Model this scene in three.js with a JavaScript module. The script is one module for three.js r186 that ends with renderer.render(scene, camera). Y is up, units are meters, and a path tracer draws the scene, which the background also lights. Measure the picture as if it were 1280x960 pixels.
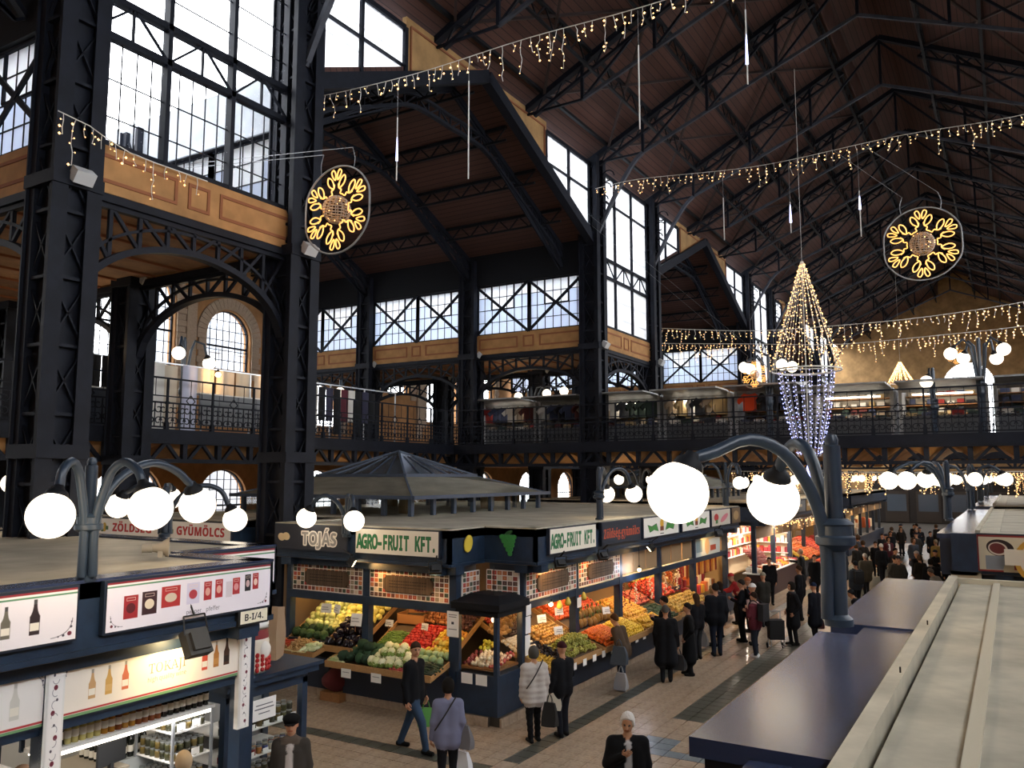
import * as THREE from 'three';
import { toCreasedNormals } from 'three/addons/utils/BufferGeometryUtils.js';
import { RectAreaLightUniformsLib } from 'three/addons/lights/RectAreaLightUniformsLib.js';

// ---------------------------------------------------------------- camera, sky, exposure
const scene = new THREE.Scene();
const camera = new THREE.PerspectiveCamera(49.75, 1280 / 960, 0.1, 400);
camera.position.set(0, 4.8, 0);
{
  const yaw = 31 * Math.PI / 180, pit = 6.3 * Math.PI / 180;
  camera.lookAt(-Math.sin(yaw) * Math.cos(pit), 4.8 + Math.sin(pit), -Math.cos(yaw) * Math.cos(pit));
}
scene.background = new THREE.Color(0.93, 0.96, 1.0);      // even winter overcast
scene.backgroundIntensity = 8;
const renderer = new THREE.WebGLRenderer({ antialias: true });
renderer.toneMapping = THREE.LinearToneMapping;
renderer.toneMappingExposure = 1.1;
renderer.shadowMap.enabled = true;
RectAreaLightUniformsLib.init();

// ---------------------------------------------------------------- helpers
const V = (x, y, z) => new THREE.Vector3(x, y, z);
const PI = Math.PI;
function rng(s) { return () => { s = (s + 0x6d2b79f5) | 0; let t = Math.imul(s ^ (s >>> 15), 1 | s); t = (t + Math.imul(t ^ (t >>> 7), 61 | t)) ^ t; return ((t ^ (t >>> 14)) >>> 0) / 4294967296; }; }
const lerp = (a, b, t) => a + (b - a) * t;
const taken = new Map();
function numbered(n) { const k = taken.get(n) ?? -1; taken.set(n, k + 1); return k < 0 ? n : n + '_' + String(k + 1).padStart(3, '0'); }

// collects shapes into one geometry
class MB {
  constructor() { this.p = []; this.n = []; this.u = []; this.i = []; this.c = null; }
  quad(a, b, c, d, n) {
    const s = this.p.length / 3;
    if (!n) { const e = V(b[0] - a[0], b[1] - a[1], b[2] - a[2]), f = V(d[0] - a[0], d[1] - a[1], d[2] - a[2]); e.cross(f).normalize(); n = [e.x, e.y, e.z]; }
    const w = Math.hypot(b[0] - a[0], b[1] - a[1], b[2] - a[2]), h = Math.hypot(d[0] - a[0], d[1] - a[1], d[2] - a[2]);
    this.p.push(...a, ...b, ...c, ...d); for (let k = 0; k < 4; k++) this.n.push(...n);
    this.u.push(0, 0, w, 0, w, h, 0, h); this.i.push(s, s + 1, s + 2, s, s + 2, s + 3); return this;
  }
  // oriented box: centre, half axes
  obox(c, ax, ay, az) {
    const P = (i, j, k) => [c[0] + i * ax[0] + j * ay[0] + k * az[0], c[1] + i * ax[1] + j * ay[1] + k * az[1], c[2] + i * ax[2] + j * ay[2] + k * az[2]];
    this.quad(P(-1, -1, 1), P(1, -1, 1), P(1, 1, 1), P(-1, 1, 1)); this.quad(P(1, -1, -1), P(-1, -1, -1), P(-1, 1, -1), P(1, 1, -1));
    this.quad(P(1, -1, 1), P(1, -1, -1), P(1, 1, -1), P(1, 1, 1)); this.quad(P(-1, -1, -1), P(-1, -1, 1), P(-1, 1, 1), P(-1, 1, -1));
    this.quad(P(-1, 1, 1), P(1, 1, 1), P(1, 1, -1), P(-1, 1, -1)); this.quad(P(-1, -1, -1), P(1, -1, -1), P(1, -1, 1), P(-1, -1, 1)); return this;
  }
  box(x, y, z, w, h, d, ry = 0) { const c = Math.cos(ry), s = Math.sin(ry); return this.obox([x, y, z], [w / 2 * c, 0, -w / 2 * s], [0, h / 2, 0], [d / 2 * s, 0, d / 2 * c]); }
  mm(x0, y0, z0, x1, y1, z1) { return this.box((x0 + x1) / 2, (y0 + y1) / 2, (z0 + z1) / 2, Math.abs(x1 - x0), Math.abs(y1 - y0), Math.abs(z1 - z0)); }
  // square bar from a to b; w across, h the other way (up hint)
  beam(a, b, w, h = w, up = [0, 1, 0]) {
    const d = V(b[0] - a[0], b[1] - a[1], b[2] - a[2]), L = d.length(); if (L < 1e-6) return this; d.divideScalar(L);
    let U = V(...up); if (Math.abs(U.dot(d)) > 0.98) U = Math.abs(d.x) < 0.9 ? V(1, 0, 0) : V(0, 0, 1);
    const s = V().crossVectors(d, U).normalize(), t = V().crossVectors(s, d).normalize();
    return this.obox([(a[0] + b[0]) / 2, (a[1] + b[1]) / 2, (a[2] + b[2]) / 2], d.multiplyScalar(L / 2).toArray(), t.multiplyScalar(h / 2).toArray(), s.multiplyScalar(w / 2).toArray());
  }
  poly(pts, w, h, up) { for (let k = 0; k + 1 < pts.length; k++) this.beam(pts[k], pts[k + 1], w, h, up); return this; }
  add(g, m) {
    const s = this.p.length / 3, q = m ? g.clone().applyMatrix4(m) : g, P = q.attributes.position, N = q.attributes.normal, U = q.attributes.uv;
    for (let k = 0; k < P.count; k++) { this.p.push(P.getX(k), P.getY(k), P.getZ(k)); this.n.push(N.getX(k), N.getY(k), N.getZ(k)); this.u.push(U ? U.getX(k) : 0, U ? U.getY(k) : 0); }
    if (q.index) for (let k = 0; k < q.index.count; k++) this.i.push(s + q.index.getX(k)); else for (let k = 0; k < P.count; k++) this.i.push(s + k);
    return this;
  }
  at(g, x, y, z, rx = 0, ry = 0, rz = 0, sx = 1, sy = sx, sz = sx) { return this.add(g, mat4(x, y, z, rx, ry, rz, sx, sy, sz)); }
  tube(pts, r, seg = 24, rad = 7, closed = false) { const c = new THREE.CatmullRomCurve3(pts.map((q) => q.isVector3 ? q : V(...q)), closed); return this.add(new THREE.TubeGeometry(c, seg, r, rad, closed)); }
  cyl(x, y, z, r0, r1, h, n = 14) { return this.add(new THREE.CylinderGeometry(r1, r0, h, n), new THREE.Matrix4().makeTranslation(x, y + h / 2, z)); }
  lathe(x, y, z, prof, n = 16) { return this.add(new THREE.LatheGeometry(prof.map((q) => new THREE.Vector2(...q)), n), new THREE.Matrix4().makeTranslation(x, y, z)); }
  geo() {
    const g = new THREE.BufferGeometry();
    g.setAttribute('position', new THREE.Float32BufferAttribute(this.p, 3)); g.setAttribute('normal', new THREE.Float32BufferAttribute(this.n, 3));
    g.setAttribute('uv', new THREE.Float32BufferAttribute(this.u, 2)); g.setIndex(this.i); return g;
  }
  mesh(name, m, parent) { return put(name, this.geo(), m, parent); }
}
const mb = () => new MB();
function mat4(x, y, z, rx = 0, ry = 0, rz = 0, sx = 1, sy = sx, sz = sx) { return new THREE.Matrix4().compose(V(x, y, z), new THREE.Quaternion().setFromEuler(new THREE.Euler(rx, ry, rz)), V(sx, sy, sz)); }
function put(name, g, m, parent) {
  const o = new THREE.Mesh(g, m); o.castShadow = o.receiveShadow = true;
  if (parent) { o.name = name; parent.add(o); } else { o.name = numbered(name); scene.add(o); }
  return o;
}
function tag(o, label, category, group) { o.userData.label = label; o.userData.category = category; if (group) o.userData.group = group; return o; }
function thing(name, label, category, pos = [0, 0, 0], ry = 0, group) { const o = new THREE.Group(); o.name = numbered(name); o.position.set(...pos); o.rotation.y = ry; scene.add(o); return tag(o, label, category, group); }
function struct(name) { const o = new THREE.Group(); o.name = numbered(name); o.userData.kind = 'structure'; scene.add(o); return o; }
function structMesh(b, name, m, label) { const o = b.mesh(name, m); o.userData.kind = 'structure'; if (label) o.userData.label = label; return o; }
function stuff(o) { o.userData.kind = 'stuff'; return o; }
function dup(o, pos, ry, label, group) { const c = o.clone(); c.name = numbered(o.name.replace(/_\d{3}$/, '')); c.position.set(...pos); if (ry !== undefined) c.rotation.y = ry; c.userData = { ...o.userData }; if (label) c.userData.label = label; if (group) c.userData.group = group; scene.add(c); return c; }
function pointLight(x, y, z, color, cd, r = 5, parent) { const l = new THREE.PointLight(color, cd); l.position.set(x, y, z); l.castShadow = true; l.shadow.radius = r; l.name = 'lamp_glow'; (parent || scene).add(l); return l; }
function areaLight(x, y, z, tx, ty, tz, w, h, color, nits) { const l = new THREE.RectAreaLight(color, nits, w, h); l.position.set(x, y, z); l.lookAt(tx, ty, tz); l.name = 'tube_glow'; scene.add(l); return l; }

// ---------------------------------------------------------------- textures and materials
function noiseTex(size, seed, lo, hi, cells = 8, oct = 4) {   // tileable value noise, grey
  const r = rng(seed), d = new Uint8Array(size * size * 4), acc = new Float32Array(size * size); let amp = 1, tot = 0, c = cells;
  for (let o = 0; o < oct; o++, amp *= 0.6, c *= 2) {
    const g = Array.from({ length: c * c }, r); tot += amp;
    for (let y = 0; y < size; y++) for (let x = 0; x < size; x++) {
      const fx = x / size * c, fy = y / size * c, ix = fx | 0, iy = fy | 0, a = fx - ix, b = fy - iy, s = a * a * (3 - 2 * a), t = b * b * (3 - 2 * b), jx = (ix + 1) % c, jy = (iy + 1) % c;
      acc[y * size + x] += amp * lerp(lerp(g[iy * c + ix], g[iy * c + jx], s), lerp(g[jy * c + ix], g[jy * c + jx], s), t);
    }
  }
  for (let k = 0; k < acc.length; k++) { const v = 255 * Math.min(1, Math.max(0, lerp(lo, hi, acc[k] / tot))); d[k * 4] = d[k * 4 + 1] = d[k * 4 + 2] = v; d[k * 4 + 3] = 255; }
  const t = new THREE.DataTexture(d, size, size); t.wrapS = t.wrapT = THREE.RepeatWrapping; t.magFilter = THREE.LinearFilter; t.colorSpace = THREE.SRGBColorSpace; t.needsUpdate = true; return t;
}
const rep = (t, a, b = a) => { const c = t.clone(); c.repeat.set(a, b); c.needsUpdate = true; return c; };
const mottled = noiseTex(256, 5, 0.7, 1.06, 6, 5), fine = noiseTex(256, 9, 0.82, 1.05, 24, 4);
function canvasTex(w, h, draw) {
  const c = document.createElement('canvas'); c.width = w; c.height = h; const x = c.getContext('2d'); draw(x, w, h);
  const t = new THREE.CanvasTexture(c); t.colorSpace = THREE.SRGBColorSpace; t.anisotropy = 4; return t;
}
const boardTex = canvasTex(256, 256, (x) => {      // narrow ceiling boards, 8 to the metre
  const r = rng(31); for (let k = 0; k < 8; k++) { const v = 200 + r() * 45; x.fillStyle = `rgb(${v},${v - 4},${v - 6})`; x.fillRect(k * 32, 0, 32, 256); for (let j = 0; j < 9; j++) { x.fillStyle = `rgba(60,30,20,${r() * 0.14})`; x.fillRect(k * 32 + r() * 30, r() * 200, 1 + r() * 2, 40 + r() * 120); } x.fillStyle = 'rgb(70,45,40)'; x.fillRect(k * 32, 0, 3, 256); }
});
boardTex.wrapS = boardTex.wrapT = THREE.RepeatWrapping;
const std = (color, rough = 0.8, o = {}) => new THREE.MeshStandardMaterial({ color, roughness: rough, ...o });
const matt = (color, rough, o = {}) => new THREE.MeshPhysicalMaterial({ color, roughness: rough, specularIntensity: 0.35, ...o });
const M = {
  iron: matt(0x1a1e29, 0.6, { map: rep(mottled, 0.5) }), ironLight: matt(0x484c56, 0.55, { map: rep(mottled, 0.5) }), ironBlack: matt(0x14161b, 0.6),
  orange: std(0xbc8c58, 0.85, { map: rep(mottled, 0.25) }), orangeTrim: std(0x8a5638, 0.85), yellow: std(0xb58e5c, 0.85, { map: rep(mottled, 0.3) }),
  plaster: std(0xb98655, 0.9, { map: rep(mottled, 0.2) }), brick: std(0xb9a189, 0.9, { map: rep(fine, 1) }),
  boards: std(0x573932, 0.75, { map: rep(boardTex, 0.5) }), 
  soffit: std(0x987252, 0.85, { map: rep(mottled, 0.4) }), slab: std(0x4d4a48, 0.9),
  navy: std(0x22364e, 0.45, { map: rep(mottled, 0.7) }), navyDark: std(0x1a2536, 0.5), navyRoof: new THREE.MeshPhysicalMaterial({ color: 0x39435f, roughness: 0.24, map: rep(mottled, 0.35) }),
  lampBlue: std(0x253242, 0.38), beigeRoof: std(0xb9b2a0, 0.6, { map: rep(mottled, 0.25) }), beigeTrim: std(0xc4bda9, 0.55, { map: rep(mottled, 0.5) }), beigeRib: std(0xb5ad98, 0.6),
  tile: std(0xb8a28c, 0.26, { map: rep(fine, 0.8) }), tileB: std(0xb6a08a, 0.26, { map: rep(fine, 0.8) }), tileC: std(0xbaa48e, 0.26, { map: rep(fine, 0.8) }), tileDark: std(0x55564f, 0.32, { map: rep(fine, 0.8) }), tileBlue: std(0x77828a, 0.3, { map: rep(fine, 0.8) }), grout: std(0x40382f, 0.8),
  wood: std(0x9a6a3c, 0.7, { map: rep(fine, 2) }), crate: std(0xb58a58, 0.75, { map: rep(fine, 2) }), white: std(0xe8e6e2, 0.6), paper: std(0xeeece8, 0.9), black: std(0x141517, 0.6), blackCloth: std(0x17181b, 0.95),
  zinc: std(0xb4bac2, 0.7, { map: rep(mottled, 0.2) }), grey: std(0x85878a, 0.5), steel: std(0xb9bcc0, 0.3, { metalness: 0.8 }), whiteWire: std(0xcfcfca, 0.6), redCloth: std(0x8c2a24, 0.9),
  pane: new THREE.MeshPhysicalMaterial({ color: 0xffffff, roughness: 0.03, transmission: 1, thickness: 0, ior: 1.3 }),
  frosted: new THREE.MeshPhysicalMaterial({ color: 0xf4f7fb, roughness: 1, transmission: 0.6, thickness: 0 }),
  paneBlue: new THREE.MeshPhysicalMaterial({ color: 0xc9d6ee, roughness: 1, transmission: 0.6, thickness: 0 }),
  glass: new THREE.MeshPhysicalMaterial({ color: 0xf2f6f5, roughness: 0.03, transmission: 1, thickness: 0, ior: 1.45 }),
  globe: new THREE.MeshStandardMaterial({ color: 0xfff6e6, roughness: 0.4, emissive: 0xfff0d8, emissiveIntensity: 2.2 }),
  warmBulb: new THREE.MeshStandardMaterial({ color: 0xffe0a0, emissive: 0xffbe78, emissiveIntensity: 3.6 }),
  blueBulb: new THREE.MeshStandardMaterial({ color: 0xd0d4ff, emissive: 0xa8aeff, emissiveIntensity: 2.8 }),
  ropeLight: new THREE.MeshStandardMaterial({ color: 0xffd690, emissive: 0xffb45c, emissiveIntensity: 1.25 }),
  meteor: new THREE.MeshStandardMaterial({ color: 0xdfe2ff, emissive: 0xc4caff, emissiveIntensity: 3 }),
  tubeLamp: new THREE.MeshStandardMaterial({ color: 0xffffff, emissive: 0xfff2dc, emissiveIntensity: 5 }),
  bulb: new THREE.MeshStandardMaterial({ color: 0xffffff, emissive: 0xffdca0, emissiveIntensity: 8 }),
};
// ---------------------------------------------------------------- the hall: dimensions
const XL = -15, XR = 7, XC = -4, XO = -33.75, ZE = -95, ZB = 16, EAVE = 18.6, RIDGE = 24.2, TE = 14.7, TA = 18.55;
const CX = [-15, -21.25, -27.5];                                   // column rows beside the nave
const BAYS = [[-8.6, -14.4], [-31.7, -38.2], [-55.6, -62], [-79.2, -85.6]];   // closed bays; transepts lie between them
const TR = [[8.8, -8.6], [-14.4, -31.7], [-38.2, -55.6], [-62, -79.2]];
const DARKRED = M.boards;
function extr(pts, holes, depth) {     // polygon with holes in (u, v), extruded along +w
  const s = new THREE.Shape(pts.map((q) => new THREE.Vector2(...q)));
  for (const h of holes || []) s.holes.push(h.isPath ? h : new THREE.Path(h.map((q) => new THREE.Vector2(...q))));
  return new THREE.ExtrudeGeometry(s, { depth, bevelEnabled: false, curveSegments: 12 });
}
const archPts = (c, w, y0, ys, n = 14) => { const a = [[c - w / 2, y0], [c + w / 2, y0]]; for (let k = 0; k <= n; k++) { const t = PI * k / n; a.push([c + w / 2 * Math.cos(t), ys + w / 2 * Math.sin(t)]); } return a; };
const toX = (x) => new THREE.Matrix4().makeRotationY(-PI / 2).setPosition(x, 0, 0);   // (u, v, w) -> (x - w, v, u)

// floor: slab and tiles
{
  const fl = struct('floor');
  mb().mm(XO - 0.5, -0.3, ZE, XR + 2, -0.02, ZB).mesh('floor_slab', M.grout, fl);
  const T = 0.32, g = 0.016, r = rng(11), cells = [];
  const cam = V(0, 4.8, 0), F = V(-0.512, 0.11, -0.852);
  for (let i = -53; i < 5; i++) for (let j = 12; j < 205; j++) {
    const x = (i + 0.5) * T, z = -(j + 0.5) * T;
    const inNave = x > -8.8 && x < -1.0, cross = z < -9.6 && z > -14.2 && x > -16, cross2 = z < -10 && z > -15.8 && x < 1.4;
    if (!inNave && !cross && !cross2) continue;
    const d = V(x, -4.8, z), k = d.dot(F); if (k < 4) continue;
    const px = 640 + 1035 * (x * 0.857 - z * 0.515) / k; if (px < 250 || px > 1300) continue;
    let m = 0;
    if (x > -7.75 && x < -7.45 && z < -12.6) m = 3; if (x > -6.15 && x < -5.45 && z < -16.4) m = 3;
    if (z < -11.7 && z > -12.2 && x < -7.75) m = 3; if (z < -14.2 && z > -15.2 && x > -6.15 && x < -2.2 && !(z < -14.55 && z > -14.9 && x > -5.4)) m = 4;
    cells.push([x, z, m, k]);
  }
  cells.sort((a, b) => a[3] - b[3]);
  const tg = mb().box(0, 0, 0, T - g, 0.03, T - g).geo(), mats = [M.tile, M.tileB, M.tileC, M.tileDark, M.tileBlue], rest = mats.map(() => mb());
  cells.forEach(([x, z, m], n) => {
    const k = m > 2 ? m : Math.floor(r() * 3), y = -0.015 + r() * 0.0015;
    if (n < 300) { const o = put('tile', tg, mats[k], fl); o.position.set(x, y, z); } else rest[k].box(x, y, z, T - g, 0.03, T - g);
  });
  rest.forEach((b, k) => stuff(b.mesh('tile_field', mats[k], fl)));
  // parts of the floor behind the stalls and at the sides, in the same tiles, too far or hidden to tell apart
  mb().mm(XO, -0.02, ZE, -15.84, -0.005, ZB).mesh('floor_screed', M.tileB, fl);
}
// ground outside and a neighbouring building seen through the panes
structMesh(mb().mm(-140, -0.6, -150, 60, -0.32, 60), 'ground', std(0x8a8a88, 0.95));
{
  const b = thing('apartment_building', 'pale grey apartment building seen through the tall glazing', 'building', [-52, 0, -45]);
  mb().mm(-6, 0, -7.5, 0, 29, 7.5).mesh('facade', std(0xc4cdd8, 0.9, { map: rep(mottled, 0.1) }), b);
  mb().mm(-6.3, 29, -7.8, 0.4, 29.5, 7.8).mesh('cornice', std(0x8b8f94, 0.8), b);
  const wg = mb().box(0, 0, 0, 0.1, 2, 1.2).geo(), wm = std(0xa0abb8, 0.2);
  for (let k = 0; k < 5; k++) for (let f = 3; f < 8; f++) { const w = put('window', wg, wm, b); w.position.set(0.06, 2 + f * 3.3, -5.6 + k * 2.8); }
}

// ---- glazed window in a vertical plane: outline polygon, pane rectangles, bars
const NAVEW = { n: 0 };
function naveWindow(z0, z1, yBot0, yBot1, label, cols, clear, x = XL) {
  // z0 > z1; bottom edge slopes from yBot0 (at z0) to yBot1 (at z1)
  const w = struct('window_' + (++NAVEW.n)); w.userData.label = label;
  const top = EAVE - 0.35, yb = (z) => lerp(yBot0, yBot1, (z - z0) / (z1 - z0)), fr = mb(), bars = mb();
  const rows = [13.55, 14.35, 17.0];
  fr.beam([x, yBot0 + 0.05, z0], [x, yBot1 + 0.05, z1], 0.16, 0.14).beam([x, top, z0], [x, top, z1], 0.16, 0.16);
  for (let c = 0; c <= cols; c++) { const z = lerp(z0, z1, c / cols); fr.beam([x, yb(z), z], [x, top, z], 0.2, c % cols ? 0.11 : 0.16, [0, 0, 1]); }
  for (const y of rows) { // a rail where it lies above the slope
    const zz = [z0, z1].map((z) => yb(z) < y ? z : lerp(z0, z1, (y - yBot0) / (yBot1 - yBot0)));
    if (Math.abs(zz[0] - zz[1]) > 0.1 && isFinite(zz[0] + zz[1]) && Math.min(yBot0, yBot1) < y) fr.beam([x, y, zz[0]], [x, y, zz[1]], 0.2, y > 16 ? 0.06 : 0.13);
  }
  for (let c = 0; c < cols; c++) {
    const a = lerp(z0, z1, c / cols), b = lerp(z0, z1, (c + 1) / cols), n = 5;
    for (let k = 1; k < n; k++) { const z = lerp(a, b, k / n), lo = yb(z); if (lo < 13.3) bars.beam([x - 0.02, lo, z], [x - 0.02, 13.5, z], 0.022); }
    for (let y = 11.9; y < top; y += 0.78) { const lo = Math.max(yb(a), yb(b)); if (y > lo) bars.beam([x - 0.02, y, a], [x - 0.02, y, b], 0.024); }
    if (Math.max(yb(a), yb(b)) < 13.5) { const mid = (a + b) / 2; fr.beam([x + 0.05, 13.55, a], [x + 0.05, 14.35, mid], 0.05).beam([x + 0.05, 13.55, b], [x + 0.05, 14.35, mid], 0.05).beam([x + 0.05, 13.55, mid], [x + 0.05, 14.35, mid], 0.05); }
    // panes of this column, one per row
    const ys = [Math.max(yb(a), yb(b)) > 13 ? null : 0, ...rows, top];
    let prevA = yb(a), prevB = yb(b);
    for (const y of [...rows, top]) {
      if (y <= Math.max(prevA, prevB)) continue;
      put('pane', mb().quad([x, prevA, a], [x, prevB, b], [x, y, b], [x, y, a]).geo(), clear ? M.pane : M.frosted, w); prevA = prevB = y;
    }
  }
  fr.mesh('window_frame', M.iron, w); bars.mesh('glazing_bars', M.iron, w);
  return w;
}
// orange wall panel with raised borders, in a plane x = const (along z) or z = const (along x)
function orangePanel(name, alongZ, fixed, a, b, y0, y1, facing, label) {
  const w = struct(name); w.userData.label = label; const t = 0.12;
  const bx = (B, a0, a1, yy0, yy1, d0, d1) => alongZ ? B.mm(fixed + d0 * facing, yy0, a0, fixed + d1 * facing, yy1, a1) : B.mm(a0, yy0, fixed + d0 * facing, a1, yy1, fixed + d1 * facing);
  bx(mb(), a, b, y0, y1, -t, t).mesh('wall_panel', M.orange, w);
  const L = b - a, S = Math.sign(L), m = 0.18 * S, mid = (a + b) / 2, fs = [[a + m, mid - 0.55 * S], [mid - 0.28 * S, mid + 0.28 * S], [mid + 0.55 * S, b - m]];
  for (const [p, q] of fs) { const B = mb(), e = 0.07, lo = y0 + 0.2, hi = y1 - 0.18; bx(B, p, q, lo, lo + e, t, t + 0.025); bx(B, p, q, hi - e, hi, t, t + 0.025); bx(B, p, p + e * S, lo + e, hi - e, t, t + 0.025); bx(B, q - e * S, q, lo + e, hi - e, t, t + 0.025); B.mesh('panel_border', M.orangeTrim, w); }
  return w;
}
// lattice spandrel girder with an arched lower chord, from p to q (ends at column faces)
function archGirder(p, q, label, group, yTop = 10.2, yS = 7.9, yC = 9.55) {
  const o = thing('arch_girder', label, 'girder', [0, 0, 0], 0, group), top = mb(), arc = mb(), web = mb(), n = 14, P = (t, y) => [lerp(p[0], q[0], t), y, lerp(p[1], q[1], t)];
  const yA = (t) => yS + (yC - yS) * Math.sqrt(Math.max(0, 1 - Math.pow(2 * t - 1, 2) * 0.98));
  top.beam(P(0, yTop), P(1, yTop), 0.3, 0.16); top.beam(P(0, yTop - 0.12), P(1, yTop - 0.12), 0.14, 0.12);
  const pts = []; for (let k = 0; k <= n * 2; k++) { const t = k / (n * 2); pts.push(P(t, yA(t))); }
  arc.poly(pts, 0.22, 0.13);
  for (let k = 1; k < 8; k++) { const t = k / 8; web.beam(P(t, yA(t)), P(t, yTop), 0.08, 0.08); }
  for (let k = 0; k < 8; k++) { const t0 = k / 8, t1 = (k + 1) / 8; k < 4 ? web.beam(P(t0, yTop - 0.1), P(t1, yA(t1)), 0.07, 0.07) : web.beam(P(t1, yTop - 0.1), P(t0, yA(t0)), 0.07, 0.07); }
  const up = []; for (let k = 0; k <= 20; k++) { const t = k / 20; up.push(P(t, Math.min(yTop - 0.1, yA(t) + 0.42))); }
  arc.poly(up, 0.08, 0.06);
  top.mesh('top_beam', M.iron, o); arc.mesh('arched_chord', M.iron, o); web.mesh('web_bars', M.iron, o);
  return o;
}

// ---- nave walls of the closed bays
for (const [k, [z0, z1]] of BAYS.entries()) {
  const nm = ['tall nave', 'second', 'third', 'far'][k];
  orangePanel('wall_left', true, XL, z0, z1, 10.3, 11.25, 1, 'orange panelled wall strip with brown borders');
  naveWindow(z0 - 0.35, z1 + 0.35, 11.25, 11.25, 'tall clerestory window over orange panel, ' + nm + ' bay', 3, k === 0);
  if (k < 3) archGirder([XL, z0 - 0.3], [XL, z1 + 0.3], 'dark iron arched lattice girder under the orange panel of the ' + nm + ' bay', 'girders along the nave');
  // aisle behind: ceiling (orange soffit with ribs), side panels and windows of the transept walls
  const c = struct('ceiling'); c.userData.label = 'orange boarded soffit of the side aisle';
  mb().mm(XO, 10.34, z0, XL, 10.5, z1).mesh('soffit', M.soffit, c); mb().mm(XO, 10.5, z0, XL, 10.56, z1).mesh('zinc_sheet', M.zinc, c);
  const ribs = mb(); for (let x = XO + 1; x < XL; x += 1.25) ribs.mm(x, 10.28, z0, x + 0.06, 10.34, z1); ribs.mesh('soffit_ribs', M.orangeTrim, c);
}
// ---- wedges of the nave wall above the transept roofs
for (const [z0, z1] of TR.slice(0, 4)) {
  const zm = (z0 + z1) / 2, h = Math.abs(z0 - z1) / 2, sl = (z) => TA - (TA - TE) * Math.abs(z - zm) / h;
  const e0 = zm + 4.4, e1 = zm - 4.4;
  naveWindow(z0 - 0.35, e0, sl(z0 - 0.35) + 0.15, sl(e0) + 0.15, 'clerestory window cut off below by the transept roof slope', 2);
  naveWindow(e1, z1 + 0.35, sl(e1) + 0.15, sl(z1 + 0.35) + 0.15, 'clerestory window cut off below by the transept roof slope', 2);
  const w = struct('wall_left'); w.userData.label = 'ochre gable panels between roof slopes';
  for (const [a, b, yA, yB] of [[e0, zm, sl(e0), TA - 0.1], [zm, e1, TA - 0.1, sl(e1)]]) {
    const pts = [[a, yA], [b, yB], [b, EAVE], [a, EAVE]];
    mb().add(extr(pts, null, 0.16), toX(XL + 0.08)).mesh('gable_panel', M.yellow, w);
    const B = mb(), I = pts.map(([z, y], i) => [XL + 0.1, y + (i < 2 ? 0.28 : -0.25), z + (z === a ? -0.2 : 0.2) * (a > b ? 1 : -1)]);
    B.poly([I[0], I[1], I[2], I[3], I[0]], 0.05, 0.06); B.mesh('panel_border', M.orangeTrim, w);
  }
  const rk = mb(); rk.beam([XL + 0.1, sl(z0) , z0], [XL + 0.1, TA, zm], 0.34, 0.42).beam([XL + 0.1, TA, zm], [XL + 0.1, sl(z1), z1], 0.34, 0.42);
  rk.mesh('raking_beam', M.iron, w);
}
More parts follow.
